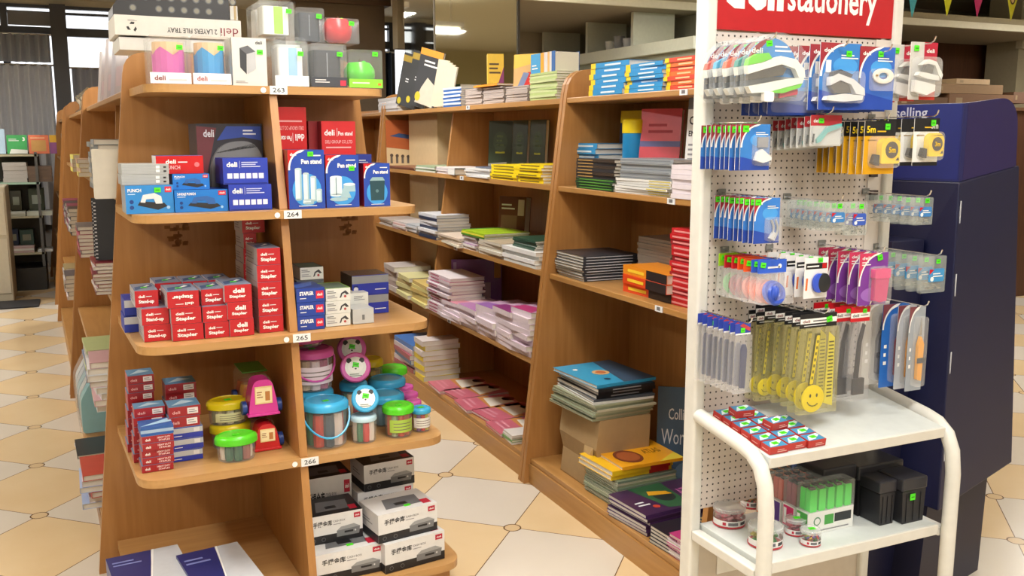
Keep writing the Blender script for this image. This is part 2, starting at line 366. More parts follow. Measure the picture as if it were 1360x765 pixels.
#@@FURNITURE
def rounded(pts, rad, seg=5):                          # round polygon corners; rad list
    out = []; n = len(pts)
    for i in range(n):
        p0, p, p1 = Vector(pts[i-1]), Vector(pts[i]), Vector(pts[(i+1) % n]); r = rad[i]
        if r <= 0: out.append(tuple(p)); continue
        a = p+(p0-p).normalized()*r; b = p+(p1-p).normalized()*r
        for k in range(seg+1):
            t = k/seg; out.append(tuple(a*(1-t)**2+p*2*t*(1-t)+b*t*t))
    return out
BF = lambda z: 1.69+.105*z                             # bookcase shelf front X at height z
SHZ = [.11, .53, .92, 1.29, 1.655]
def panel_profile(f, back, top=1.775):
    return rounded([(f(0)-.022, 0), (back, 0), (back, top), (f(top)-.0, top)], [0, 0, .03, .10])
def bookcase(label, y0, y1, shelves, back=True, parts=()):
    t = thing('bookcase', label, 'bookcase', (0,0,0))
    for a, b in ((y0, y0+.025), (y1-.025, y1)):
        m = MB(); m.prism(panel_profile(BF, 2.21), a, b, WOOD, 'y'); m.build('side_panel', t, .004)
    for z in shelves:
        m = MB()
        if y0 < 5.5 < y1: m.prism([(BF(z), y0+.026), (2.185, y0+.026), (2.185, 5.47), (1.965, 5.47), (1.965, 6.08), (2.185, 6.08), (2.185, y1-.026), (BF(z), y1-.026)], z-.022, z, WOODY, 'z')
        else: m.box(BF(z), 2.185, y0+.026, y1-.026, z-.022, z, WOODY)
        m.build('shelf', t, .003)
        if z > .2:
            m = MB(); yy = (y0+y1)/2-.25; m.box(BF(z)-.004, BF(z)-.0005, yy, yy+.045, z-.021, z-.001, PALE); m.frame((BF(z)-.004, yy+.045, z-.02), (0,-1,0), (0,0,1)); m.rect(.012, .004, .033, .016, mat('6c6c70'), 1); m.build('shelf_label', t)
    m = MB(); m.box(BF(0)+.004, BF(0)+.024, y0+.026, y1-.026, 0, SHZ[0]-.0225, WOODY); m.build('plinth', t)
    for a, b in back:
        m = MB(); m.box(2.19, 2.208, a, b, .02, 1.70, WOOD); m.build('back_panel', t)
    for p in parts:
        m = MB(); m.prism([(1.725, .02), (2.188, .02), (2.188, 1.63), (1.945, 1.63)], p, p+.02, WOOD, 'y'); m.build('partition', t)
    return t
bookcase('oak bookcase with sloping front holding atlases and dictionaries, nearest the wire stand', 2.28, 3.572, [.11, .92, 1.29, 1.655], [(2.306, 3.546)])
bookcase('longer oak bookcase beyond the atlas bookcase with rows of magazines', 3.578, 6.17, SHZ[:3]+SHZ[3:], [(3.604, 5.47), (6.08, 6.144)], [5.07])
bookcase('farther oak bookcase continuing the row behind the gondola end', 6.2, 8.8, SHZ, [(6.226, 8.774)], [7.5])
# --- gondola with end display
GA = R(2.5)
def G(x, y, z): return Vector((.54+x*math.cos(GA)-y*math.sin(GA), 3.4+x*math.sin(GA)+y*math.cos(GA), z))
HW = lambda z: .575-.105*z
def gondola_body(name, label, y0, y1, parts, endpanel=True):
    t = thing(name, label, 'shelving', G(0, 0, 0), GA)
    for a, b in ((y0, y0+.025), (y1-.025, y1)):
        prof = rounded([(-HW(0), 0), (HW(0), 0), (HW(1.77), 1.77), (-HW(1.77), 1.77)], [0, 0, .07, .07])
        m = MB(); m.prism(prof, a, b, WOOD, 'y'); m.build('end_panel', t, .004)
    m = MB(); m.box(-.012, .012, y0+.026, y1-.026, .02, 1.7, WOOD); m.build('centre_panel', t)
    for z in SHZ:
        for s in (-1, 1):
            m = MB(); a, b = sorted((s*.0125, s*(HW(z)-.02))); m.box(a, b, y0+.026, y1-.026, z-.022, z, WOODY); m.build('shelf', t, .003)
    for s in (-1, 1):
        m = MB(); a, b = sorted((s*(HW(0)-.03), s*(HW(0)-.05))); m.box(a, b, y0+.026, y1-.026, 0, .0875, WOODY); m.build('plinth', t)
        for p in parts:
            m = MB(); q = [(s*.0125, .02), (s*(HW(.1)-.13), .02), (s*(HW(1.6)-.08), 1.632), (s*.0125, 1.632)]; m.prism(q, p, p+.02, WOOD, 'y'); m.build('partition', t)
    return t
gd = gondola_body('gondola_shelving', 'double-sided oak gondola whose end display holds staplers and pots', 0, 2.5, [1.22])
# end display boards and divider are parts of this gondola
EF = {1.65: -.40, 1.275: -.52, .902: -.575, .522: -.62, .11: -.69}
EW = {1.65: .37, 1.275: .435, .902: .45, .522: .475, .11: .50}
for z, yf in EF.items():
    w_ = EW[z]; m = MB(); m.prism(rounded([(-w_, yf), (w_, yf), (w_+.01, -.001), (-w_-.01, -.001)], [.085, .085, 0, 0], 8), z-.024, z, WOODH, 'z'); m.build('display_shelf', gd, .005, 3)
dv = lambda z: -.40-(1.65-z)*.19
zs = sorted(EF); 
for i, z in enumerate(zs):                             # upright divider pieces between the boards
    z0 = z+.0; z1 = zs[i+1]-.0245 if i+1 < len(zs) else None
    if z1 is None: continue
    m = MB(); m.prism([(max(EF[z]+.012, dv(z0)), z0), (-.001, z0), (-.001, z1), (max(EF[zs[i+1]]+.012, dv(z1)), z1)], -.012, .012, WOOD, 'x'); m.build('divider', gd, .002)
m = MB(); m.prism([(-.66, 0), (-.001, 0), (-.001, .0855), (-.66, .0855)], -.46, .46, WOOD, 'x'); m.build('plinth', gd)
for z, n in ((1.65, '263'), (1.275, '264'), (.902, '265'), (.522, '266')):
    m = MB(); yf = EF[z]; m.box(-.012, .042, yf-.0025, yf-.0003, z-.0245, z+.001, mat('e4e8ea', .4)); m.frame((-.012, yf-.0025, z-.0245), (1,0,0), (0,0,1))
    m.text(n, .009, .006, .036, .014, mat('3a3a40'), 1, .01); m.disc(-.02, .012, .0085, mat('eef0f0'), 1, n=16); m.build('shelf_label', gd)
for x, y in ((-.30, 1.12), (.30, 1.13)):               # worn adhesive patches on the end panel
    m = MB(); m.frame((x, -.0002, y), (1,0,0), (0,0,1)); random.seed(int(y*100))
    for k in range(26): a, b = random.random()*.07, random.random()*.09; m.rect(a, b, a+.006+.02*random.random(), b+.004+.012*random.random(), mat('8a5a28', .7), 1)
    m.build('adhesive_residue', gd)
gondola_body('gondola_shelving', 'oak gondola seen edge-on beyond the end display in the left aisle', 2.56, 5.06, [3.8])
gondola_body('gondola_shelving', 'farthest oak gondola in the left aisle with rounded side panel', 5.9, 7.8, [6.8])
#@@END
#@@DISPLAY
def prn(m, s, x, y, w, h, c, l=2, b=.02, flip=False): return m.text(s, x, y, w, h, c, l, b, flip)
LOGO = 'deli'
def carton(name, label, cat, xl, xr, yt, Y, z, dep, draw, base, mats={}, group=None, rz=GA, h=None, part='carton'):
    X0 = Xat(xl, Y, z); X1 = Xat(xr, Y, z); mid = .54-(Y-3.4)*.0437
    if Y < 3.4 and z < 1.5:
        if (X0+X1)/2 > mid: X0 = max(X0, XR(Y))
        else: X1 = min(X1, XL(Y))
    w = X1-X0
    if h is None: h = Zat(yt, (X0+X1)/2, Y)-z
    if not group: group = {'hole_punch_box': 'hole punch boxes', 'pen_stand_box': 'pen stand boxes', 'pen_stand_carton': 'red pen stand cartons', 'punch_carton': 'grey ribbed cartons'}.get(name)
    t = thing(name, label, cat, (X0, Y, z), rz, group)
    m = MB().box(0, w, 0, dep, 0, h, base, **mats); draw(m, w, h, dep); m.build(part, t)
    return t, w, h
XR = lambda Y: .54-(Y-3.4)*.0437+.0150
XL = lambda Y: .54-(Y-3.4)*.0437-.0150
def FRT(m): return m.frame((0,0,0), (1,0,0), (0,0,1))
def TOP(m, h): return m.frame((0,0,h), (1,0,0), (0,1,0))
def LFT(m, d): return m.frame((0,d,0), (0,-1,0), (0,0,1))
# ---------- shelf 263
def clear_case(label, xl, xr, yt, Y, z, dep, inner, strip, st=(.66, .72), lbl=None):
    X0 = Xat(xl, Y, z); X1 = Xat(xr, Y, z); w = X1-X0; h = Zat(yt, (X0+X1)/2, Y)-z
    t = thing('boxed_pen_holder', label, 'pen holder', (X0, Y, z), GA, 'pen holders in clear cases on the top board')
    m = MB().prism(rounded([(0,0),(w,0),(w,h),(0,h)], [.001,.001,.008,.008]), 0, dep, CLEAR2, 'y'); m.build('clear_case', t)
    inner(t, w, h, dep)
    if strip:
        m = MB().box(.0, w, -.0012, -.0003, .002, h*.24, strip); m.frame((0, -.0012, 0), (1,0,0), (0,0,1))
        if lbl: lbl(m, w, h)
        m.build('label_strip', t)
    sticker(t, w*st[0], -.0016, h*st[1], tilt=R(-4)); return t
def pencil_cup(col, tip):
    def f(t, w, h, d):
        m = MB(); cx, cy, r = w*.52, d*.5, min(w, d)*.40; n = 16; z0, z1 = .004, h*.80
        hx = [(cx+r*math.cos(2*math.pi*(k+.5)/n), cy+r*math.sin(2*math.pi*(k+.5)/n)) for k in range(n)]
        m.prism(hx, z0, z0+(z1-z0)*.76, col, 'z'); m.build('cup', t)
        m = MB()
        for k in range(n):                              # scalloped rim
            a, b = hx[k], hx[(k+1) % n]; s = k % 4
            za, zb = [(0, .5), (.5, 1), (1, .5), (.5, 0)][s]; zz = z0+(z1-z0)*.76; hh = (z1-z0)*.22
            m.add([(a[0],a[1],zz), (b[0],b[1],zz), (b[0],b[1],zz+hh*zb), (a[0],a[1],zz+hh*za)], [(0,1,2,3)], col)
        m.prism([(cx+(x-cx)*.97, cy+(y-cy)*.97) for x, y in hx], z0+(z1-z0)*.7, z1+.012, tip, 'z'); m.build('rim', t)
    return f
def inner_block(col, stripe=None, mesh=False):
    def f(t, w, h, d):
        m = MB(); m.prism(rounded([(w*.12, d*.12), (w*.88, d*.12), (w*.88, d*.88), (w*.12, d*.88)], [.012]*4), .004, h*.86, col, 'z')
        if stripe: m.frame((0, d*.12-.0002, 0), (1,0,0), (0,0,1)); m.rect(w*.44, .006, w*.70, h*.855, stripe)
        if mesh:
            m.frame((0, d*.12-.0002, 0), (1,0,0), (0,0,1))
            for k in range(1, 6): m.rect(w*.13, h*.14*k, w*.87, h*.14*k+.0012, mat('2c2e34'))
            m.rect(w*.47, .02, w*.5, h*.8, mat('8c9096', .3))
        m.build('holder', t)
    return f
def apple(col):
    def f(t, w, h, d):
        r = min(w, d)*.455; m = MB(); m.lathe([(r*.55, 0), (r*.86, r*.22), (r, r*.75), (r*.97, r*1.15), (r*.7, r*1.55), (r*.3, r*1.62), (r*.08, r*1.5)], col, w*.47, d*.5, .004, seg=28); m.build('apple_cup', t)
        m = MB(); m.tube([(w*.47, d*.5, r*1.5), (w*.5, d*.5, r*1.85)], .003, mat('5a3a20')); m.build('stalk', t)
        m = MB(); m.prism([(w*.5, r*1.7), (w*.62, r*1.78), (w*.72, r*1.66), (w*.6, r*1.62)], d*.5-.002, d*.5+.002, GREEN_ST, 'y'); m.build('leaf', t)
    return f
z = 1.651; Yf = 3.03
def dl(txt, c, base=None):
    def f(m, w, h):
        prn(m, LOGO, w*.10, h*.08, w*.27, h*.10, c); m.rect(w*.45, h*.08, w*.88, h*.11, mat('c8c8cc'), 2)
    return f
clear_case('pink scalloped pencil cup in a clear case on the upper display board', 200, 255, 47, Yf, z, .12, pencil_cup(mat('d865b4',.4), mat('e8c69a',.5)), mat('f2ecf0'), lbl=dl(LOGO, mat('8a5058')))
clear_case('sky blue scalloped pencil cup in a clear case on the upper display board', 257, 308, 48, Yf, z, .12, pencil_cup(mat('3a9fe0',.4), mat('e8c69a',.5)), mat('f2ecf0'), lbl=dl(LOGO, mat('a05058')))
def d_ph(m, w, h, d):
    FRT(m); m.prism([(w*.22, h*.38), (w*.40, h*.24), (w*.42, h*.66), (w*.22, h*.78)], -.0004, -.0001, mat('34363c'), 'y'); m.poly([(w*.22, h*.78), (w*.42, h*.66), (w*.68, h*.72), (w*.46, h*.84)], mat('5c5e64'))
    m.poly([(w*.42, h*.24), (w*.68, h*.36), (w*.68, h*.72), (w*.42, h*.66)], mat('b2b4b8')); prn(m, LOGO, w*.68, h*.87, w*.2, h*.07, mat('44464c')); m.lines(w*.08, h*.05, w*.35, h*.06, 2, PRINTG)
t, w, h = carton('pen_holder_box', 'pale grey printed box picturing a black desk pen holder', 'box', 310, 356, 50, Yf, z, .12, d_ph, mat('cfcfcb'))
sticker(t, w*.72, -.001, h*.66)
clear_case('white pen holder with light blue stripe in a frosted case', 366, 411, 54, Yf, z, .12, inner_block(mat('e6e8ea'), mat('9cc8e8')), mat('eef0ee'), st=(.68, .68))
def dkl(m, w, h): m.lines(w*.1, h*.1, w*.4, h*.1, 2, mat('d8d8d8')); m.rect(w*.8, h*.05, w*.96, h*.17, mat('c83048'), 2)
clear_case('black mesh pen holder in a clear case on the board beside the green apple', 414, 462, 58, Yf, z, .12, inner_block(mat('3a3d44'), mesh=True), mat('3c4048'), st=(.72, .72), lbl=dkl)
def gkl(m, w, h): m.lines(w*.1, h*.1, w*.5, h*.08, 1, mat('e8f8c8')); m.rect(w*.85, h*.08, w*.95, h*.14, mat('d07830'), 2)
clear_case('bright green apple shaped cup in a clear case at the board end', 464, 509, 66, Yf, z, .115, apple(mat('52c824',.25)), mat('86d63a'), st=(.7, .84), lbl=gkl)
# second row behind, visible through and above the first row
clear_case('smoky clear case behind the light blue striped pen holder', 366, 408, 49, Yf+.135, z, .11, inner_block(mat('d2d6d4')), None)
clear_case('clear case of grey mesh behind the black mesh pen holder', 415, 458, 58, Yf+.135, z, .11, inner_block(mat('5a5d64')), None)
clear_case('violet pencil cup case half hidden behind the pink one', 202, 252, 52, Yf+.14, z, .11, pencil_cup(mat('6a62b8',.4), mat('e8c69a')), None)
z2 = Zat(49, Xat(385, Yf+.14, z), Yf+.14)+.004
clear_case('tall white pen holder with lime green stripe stacked on a lower case', 345, 392, 1, Yf+.14, z2, .11, inner_block(mat('e4e8e4'), mat('9ccc4a')), None, st=(.76, .66))
clear_case('leftmost frosted white case of the upper stack', 337, 372, 6, Yf+.27, z2-.003, .10, inner_block(mat('dcdedc')), None)
clear_case('charcoal pen holder in a clear case stacked between green stripe and red apple', 395, 432, 10, Yf+.14, Zat(58, Xat(436, Yf+.14, z), Yf+.14)+.004, .10, inner_block(mat('3a3d44'), mesh=True), None, st=(.7, .7))
clear_case('red apple shaped cup in a clear case stacked above', 434, 478, 24, Yf+.14, Zat(58, Xat(436, Yf+.14, z), Yf+.14)+.004, .11, apple(mat('d8262c',.25)), None, st=(.68, .72))
# big cartons on top of the gondola
def d_tray(m, w, h, d):
    FRT(m); prn(m, '2 LAYERS FILE TRAY', w*.40, h*.22, w*.40, h*.26, mat('2a2a2e'), b=.01, flip=True)
    m.text(LOGO, w*.83, h*.16, w*.145, h*.42, mat('8a2a3a'), 2, .0, True); m.rect(w*.825, h*.12, w*.828, h*.6, mat('6a6a6a'))
    for a in (0, 120, 240):
        c, s_ = math.cos(R(a+90)), math.sin(R(a+90)); cx, cy = w*.13+.012*c, h*.42+.012*s_
        m.poly([(cx-.007*s_-.003*c, cy+.007*c-.003*s_), (cx+.007*s_-.003*c, cy-.007*c-.003*s_), (cx+.009*s_+.004*c, cy-.009*c+.004*s_), (cx-.002*s_+.005*c, cy+.002*c+.005*s_)], mat('2a2a2e'))
    m.lines(w*.10, h*.70, w*.07, h*.1, 2, PRINTG)
Yb = 3.56
X0 = Xat(157, Yb, 1.66)
carton('file_tray_carton', 'plain white long carton under the printed tray carton', 'box', 159, 318, 52, Yb, 1.79, .26, lambda m, w, h, d: None, mat('dcdcd8'))
t, w, h = carton('file_tray_carton', 'white carton printed upside down resting on a plain carton above the gondola', 'box', 153, 322, 23, Yb-.01, Zat(52, .4, Yb)+.004, .27, d_tray, mat('e2e0da'))
ztp = Zat(52, .4, Yb)+.004+h+.001
t = thing('desk_rack', 'black plastic rack with rows of round holes on the white carton', 'rack', (Xat(150, Yb+.02, ztp), Yb+.02, ztp), GA)
w = Xat(306, Yb+.02, ztp)-Xat(150, Yb+.02, ztp); m = MB(); KR = mat('26262a', .35)
m.prism(rounded([(0, 0), (w, 0), (w, .10), (.05, .10), (.0, .03)], [0, 0, .01, .02, .01]), 0, .2, KR, 'y'); m.build('body', t)
m = MB(); m.frame((0, 0, 0), (1,0,0), (0,0,1))
for k in range(9):
    for j in range(2):
        if k in (1, 7) and j == 0: continue
        m.disc(.065+k*.042, .028+j*.038, .012, mat('55585c', .3), 1); m.disc(.065+k*.042, .028+j*.038, .0085, mat('8e8c80', .2), 2)
m.build('hole_rims', t)
t, w, h = carton('wrapped_carton', 'small silver and white carton right of the black rack', 'box', 306, 316, 8, Yb+.03, Zat(52, .4, Yb)+.075, .12, lambda m, w, h, d: m.frame((0,0,0),(1,0,0),(0,0,1)).rect(w*.5, .0, w*.8, h, mat('b09a70')), mat('c8c8c4'), rz=GA)
# leaning frosted case left of pink cup
# ---------- shelf 264
z = 1.276; Yf = 2.93
def d_punch(sub, pic='5a6066', tw=.28):
    def f(m, w, h, d):
        FRT(m); prn(m, sub, w*.05, h*.76, w*tw, h*.12, W_, b=.03); m.lines(w*.05, h*.66, w*.15, h*.06, 1, mat('cfe4f8'))
        m.poly([(w*.24, h*.30), (w*.66, h*.12), (w*.86, h*.24), (w*.80, h*.36), (w*.30, h*.44)], mat('26282c'))
        m.poly([(w*.30, h*.40), (w*.36, h*.66), (w*.60, h*.72), (w*.74, h*.60), (w*.76, h*.34), (w*.62, h*.34), (w*.58, h*.52), (w*.42, h*.50), (w*.40, h*.38)], mat(pic), 2)
        m.rect(w*.82, h*.74, w*.96, h*.94, mat('d02840'), 2); prn(m, LOGO, w*.84, h*.80, w*.10, h*.08, W_, 3)
        m.disc(w*.88, h*.2, h*.06, mat('9cc8ee'), 2)
        m.disc(w*.12, h*.42, h*.07, mat('143a80'), 2); m.disc(w*.12, h*.22, h*.07, mat('143a80'), 2)
    return f
PB = mat('2f86cf', .35)
t, w, h = carton('hole_punch_box', 'blue hole punch box at the far left of the board', 'box', 168, 232, 246, Yf, z, .13, d_punch('PUNCH', 'd8dce0'), PB, dict(left=mat('9aa0a8'), top=mat('5a6a8a')))
sticker(t, w*.60, -.001, h*.74)
def d_grey(m, w, h, d):
    FRT(m)
    for k in range(6): m.rect(0, h*(.1+.15*k), w*.98, h*(.12+.15*k), mat('8a9096'))
    m.rect(w*.72, h*.18, w*.80, h*.44, W_, 2); m.rect(w*.72, h*.56, w*.80, h*.84, W_, 2); m.rect(w*.88, h*.2, w*.94, h*.36, K_, 2); m.rect(w*.88, h*.6, w*.94, h*.76, K_, 2)
zz = z+h+.0008
for k in range(2):
    t, w2, h2 = carton('punch_carton', ['grey ribbed carton directly on the left blue punch box', 'upper grey ribbed carton, topmost at the left of the board'][k], 'box', 162, 225, 0, Yf+.012, zz, .125, d_grey, mat('b0b4b6', .35), h=.0295); zz += .0303
t, w, h = carton('hole_punch_box', 'blue two hole punch box, lower one in the middle', 'box', 233, 304, 252, Yf, z, .13, d_punch('2-HOLE PUNCH', '2c60a8', .34), mat('1f76cc', .35), dict(top=mat('1a4a9c')))
z1 = z+h+.0008
t, w2, h2 = carton('hole_punch_box', 'smaller blue punch box resting on the two hole punch box', 'box', 230, 279, 231, Yf+.02, z1, .10, d_punch('PUNCH', '2c60a8'), mat('1f76cc', .35), dict(top=mat('1a4a9c')))
z3 = z1+h2+.0008
def d_rp(m, w, h, d):
    FRT(m); prn(m, LOGO, w*.20, h*.56, w*.22, h*.24, W_); m.lines(w*.46, h*.58, w*.2, h*.14, 1, PALE); prn(m, 'PUNCH', w*.20, h*.24, w*.30, h*.22, mat('e8b8bc')); m.disc(w*.86, h*.5, h*.14, mat('d87078'))
carton('hole_punch_box', 'dark red punch box topmost in the stack behind the blue boxes', 'box', 208, 271, 207, Yf+.035, z3, .10, d_rp, RED, dict(left=mat('d8d0d0'), top=mat('4a5a9a')))
def d_ind(m, w, h, d):
    FRT(m); prn(m, LOGO, w*.08, h*.66, w*.24, h*.2, W_, b=.03); m.rect(w*.37, h*.62, w*.375, h*.9, W_); m.lines(w*.41, h*.64, w*.42, h*.24, 3, mat('c8d0f0'))
    for k in range(6): m.rect(w*(.09+.14*k), h*.22, w*(.20+.14*k), h*.42, mat('e0e4f4'))
    m.rect(w*.02, h*.02, w*.98, h*.05, mat('10206a'))
NB = mat('2a3fae', .35)
t, w, h = carton('hole_punch_box', 'royal blue box with a row of white icons, lower of two', 'box', 305, 362, 245, Yf-.002, z, .14, d_ind, NB, dict(left=mat('1a2a80'), top=mat('223498')))
carton('hole_punch_box', 'royal blue box with a row of white icons, upper of two', 'box', 297, 357, 210, Yf+.005, z+h+.0008, .13, d_ind, NB, dict(left=mat('1a2a80'), top=mat('1c2c88')))
# big window box with dark punch
t = thing('heavy_punch_box', 'large dark window box holding a black heavy punch', 'box', (Xat(266, Yf+.18, z), Yf+.18, z), GA)
w = min(Xat(357, Yf+.18, z), XL(Yf+.18))-Xat(266, Yf+.18, z); h = Zat(164, .3, Yf+.18)-z
m = MB().box(0, w, .0, .16, 0, h, mat('4a4a52', .4), front=mat('33323c', .3)); FRT(m); prn(m, LOGO, w*.10, h*.84, w*.16, h*.09, mat('d8d8e0')); m.poly([(w*.3, h*.80), (w*.45, h*.97), (w*.98, h*.97), (w*.98, h*.80), (w*.7, h*.84)], mat('2c48a0')); m.poly([(0, h*.3), (w*.10, h*.3), (w*.30, h*.95), (0, h*.97)], mat('6a3038'), 1); m.lines(w*.7, h*.86, w*.2, h*.08, 2, PALE); m.build('carton', t)
m = MB(); m.prism(rounded([(w*.15, h*.02), (w*.97, h*.02), (w*.97, h*.66), (w*.78, h*.80), (w*.36, h*.78), (w*.18, h*.56)], [.005, .005, .04, .03, .04, .03]), -.028, -.001, mat('77787a', .25), 'y', True); m.build('blister_window', t)
m = MB(); m.prism(rounded([(w*.34, h*.48), (w*.88, h*.48), (w*.86, h*.58), (w*.4, h*.6)], [.01]*4), -.034, -.0285, mat('3a3a3c', .3), 'y', True); m.build('punch_handle', t)
def swoosh(m, w, h, red, blue, white=W_, l=1):
    m.rect(0, 0, w, h, blue, l); arc = [(w*(.02+.5*math.sin(a)), h*(.52+.46*(1-math.cos(a)))) for a in [R(q) for q in range(0, 91, 10)]]
    m.poly([(0, h), (0, h*.52)]+arc[:]+[(w*.52, h)], red, l+1)
    m.poly(arc+[(a+w*.06, b) for a, b in arc[::-1]][0:1]+[(a+w*.05*(1-i/9), b-h*.03*(i/9)) for i, (a, b) in enumerate(arc[::-1])], white, l+2)
def swoosh2(m, w, h, red, white=W_, l=1, ry=.55, rx=.55, t_=.045):
    A = [R(q) for q in range(0, 91, 9)]
    out = [(w*(rx*(1-math.cos(a))), h*(1-ry+ry*math.sin(a))) for a in A]      # starts (0,h(1-ry)) rises to (w rx, h)
    m.poly([(0, h)]+out, red, l)
    inn = [(x+w*t_*(1.2-i/12), y-h*.004*i) for i, (x, y) in enumerate(out)]
    inn[-1] = (min(w, inn[-1][0]+w*.03), h)
    for i in range(len(out)-1): m.poly([out[i], out[i+1], inn[i+1], inn[i]], white, l+1)
def d_pen(kind):
    def f(m, w, h, d):
        FRT(m); swoosh2(m, w, h, RED, ry=.34, rx=.42); m.disc(w*.5, h*.32, w*.40, mat('3f9adf', .35), 1, h*.28)
        prn(m, LOGO, w*.06, h*.90, w*.17, h*.05, W_, 3); prn(m, 'Pen stand', w*.36, h*.76, w*.56, h*.085, W_, 3, .04); m.lines(w*.62, h*.88, w*.28, h*.05, 1, PALE); m.lines(w*.26, h*.035, w*.5, h*.03, 1, PALE, 3)
        g1, g2 = mat('cfe2ea', .3), mat('9fc0cc', .3)
        if kind == 0:
            for x, b, t_, ww in ((.18, .16, .68, .18), (.40, .15, .60, .16), (.60, .14, .54, .16), (.76, .12, .32, .15), (.38, .09, .15, .3)):
                m.rect(w*x, h*b, w*(x+ww), h*t_, g1, 2); m.disc(w*(x+ww/2), h*t_, w*ww/2, mat('b4ccd4'), 3, h*.018); m.rect(w*(x+ww*.72), h*b, w*(x+ww), h*t_*.98, g2, 3); m.disc(w*(x+ww/2), h*b, w*ww/2, g2, 2, h*.018)
        elif kind == 1:
            m.rect(w*.12, h*.24, w*.48, h*.58, g1, 2); m.disc(w*.30, h*.58, w*.18, mat('dcecf0'), 3, h*.03); m.disc(w*.30, h*.24, w*.18, g1, 2, h*.03); m.rect(w*.29, h*.24, w*.31, h*.58, mat('50707c'), 4)
            m.rect(w*.52, h*.30, w*.88, h*.44, g2, 2); m.disc(w*.70, h*.44, w*.18, g1, 3, h*.03); m.poly([(w*.42, h*.18), (w*.76, h*.18), (w*.62, h*.40), (w*.5, h*.36)], g2, 3); m.disc(w*.38, h*.16, w*.28, g2, 2, h*.04)
        else:
            m.poly([(w*.26, h*.14), (w*.76, h*.14), (w*.80, h*.60), (w*.22, h*.60)], mat('274a54', .3), 2); m.poly([(w*.22, h*.60), (w*.80, h*.60), (w*.72, h*.68), (w*.32, h*.68)], mat('8fb0b4'), 3); m.disc(w*.5, h*.36, w*.06, mat('5c8088'), 3)
    return f
PSB = mat('2448a8', .35)
t, w, h = carton('pen_stand_box', 'tallest pen stand box picturing five glass tubes beside the divider', 'box', 374, 433, 199, Yf-.012, z, .13, d_pen(0), PSB, dict(left=DRED, top=DBLUE)); sticker(t, w*.54, -.001, h*.89)
t, w, h = carton('pen_stand_box', 'pen stand box picturing round glass pots, second from divider', 'box', 434, 478, 206, Yf-.002, z, .12, d_pen(1), PSB, dict(left=DRED, top=DBLUE)); sticker(t, w*.70, -.001, h*.70)
carton('pen_stand_box', 'pen stand box picturing a square black pot at board end', 'box', 484, 519, 217, Yf+.0, z, .12, d_pen(2), PSB, dict(left=DRED, top=DBLUE))
carton('pen_stand_box', 'narrow blue box peeping out behind the last pen stand boxes', 'box', 471, 495, 205, Yf+.15, z, .08, lambda m, w, h, d: FRT(m).lines(w*.3, h*.82, w*.5, h*.08, 2, PALE), mat('25358c'))
def d_red(flip):
    def f(m, w, h, d):
        FRT(m); y = (.83, .73) if not flip else (.66, .77)
        prn(m, LOGO, w*(.08 if not flip else .62), h*y[0], w*.30, h*.07, W_, flip=flip); m.rect(w*.45, h*.82, w*.46, h*.92, W_) if not flip else m.rect(w*.54, h*.64, w*.55, h*.74, W_)
        prn(m, 'Pen stand', w*(.49 if not flip else .08), h*y[0], w*.42, h*.05, W_, flip=flip); prn(m, 'DELI GROUP CO.,LTD', w*.10, h*y[1], w*.8, h*.045, mat('e8b0b0'), b=.01, flip=flip)
        m.lines(w*.12, h*(y[1]-.06 if not flip else y[1]+.07), w*.74, h*.04, 1, mat('e0a0a0'))
    return f
carton('pen_stand_carton', 'tall red carton printed upside down behind the tallest pen stand box', 'box', 362, 411, 142, Yf+.13, z, .13, d_red(True), RED, dict(left=DRED, top=DRED))
carton('pen_stand_carton', 'red carton with white lettering behind the second pen stand box', 'box', 430, 475, 161, Yf+.125, z, .12, d_red(False), mat('c8242a', .35), dict(left=DRED, top=DRED))
carton('pen_stand_carton', 'dark red carton side between the two lettered red cartons', 'box', 413, 429, 161, Yf+.17, z, .1, lambda m, w, h, d: None, DRED)
# ---------- shelf 265 : staplers
z = .9035
def d_stap(kind='Stapler', flip=False, big=False):
    def f(m, w, h, d):
        FRT(m)
        if big: prn(m, LOGO, w*.30, h*.52, w*.44, h*.28, W_, b=.04, flip=flip); prn(m, kind, w*.16, h*.20, w*.62, h*.22, W_, b=.04, flip=flip)
        else:
            a, b = (.56, .17) if not flip else (.14, .52)
            prn(m, LOGO, w*(.15 if not flip else .55), h*a, w*.28, h*.17, W_, b=.03, flip=flip); m.lines(w*(.47 if not flip else .25), h*(a+.03), w*.25, h*.1, 1, PALE); prn(m, kind, w*.15, h*b, w*.66, h*.28, W_, b=.04, flip=flip)
        TOP(m, h); m.rect(w*.05, d*.05, w*.95, d*.95, mat('8490a8', .3)); m.poly([(w*.05, d*.1), (w*.9, d*.5), (w*.9, d*.8), (w*.1, d*.5)], mat('40557c'), 2); m.poly([(w*.3, d*.3), (w*.8, d*.6), (w*.7, d*.7)], W_, 3)
        LFT(m, d); m.rect(d*.03, h*.05, d*.97, h*.95, mat('b8b4b8', .4)); m.lines(d*.1, h*.2, d*.6, h*.5, 3, mat('8a8088'))
    return f
SR = mat('b9202a', .35)
def stapler(label, xl, xr, Y, z, h, draw, dep=.15, st=False, rz=GA):
    t, w, h = carton('stapler_box', label, 'box', xl, xr, 0, Y, z, dep, draw, SR, dict(left=mat('c8b8bc'), top=mat('7c88a0')), h=h, rz=rz, group='red stapler boxes')
    if st: sticker(t, w*.35, dep*.35, h+.0012, .018, .013, (1,0,0), (0,1,0))
    return t
hs = .0485
for k in range(3): stapler(f'red stand-up stapler box, {pos(k,3)} in the leftmost stack', [192, 189, 180][k], [228, 225, 211][k], 2.895+.03*(k == 2), z+k*(hs+.0008), hs, d_stap('Stand-up'), st=(k == 2))
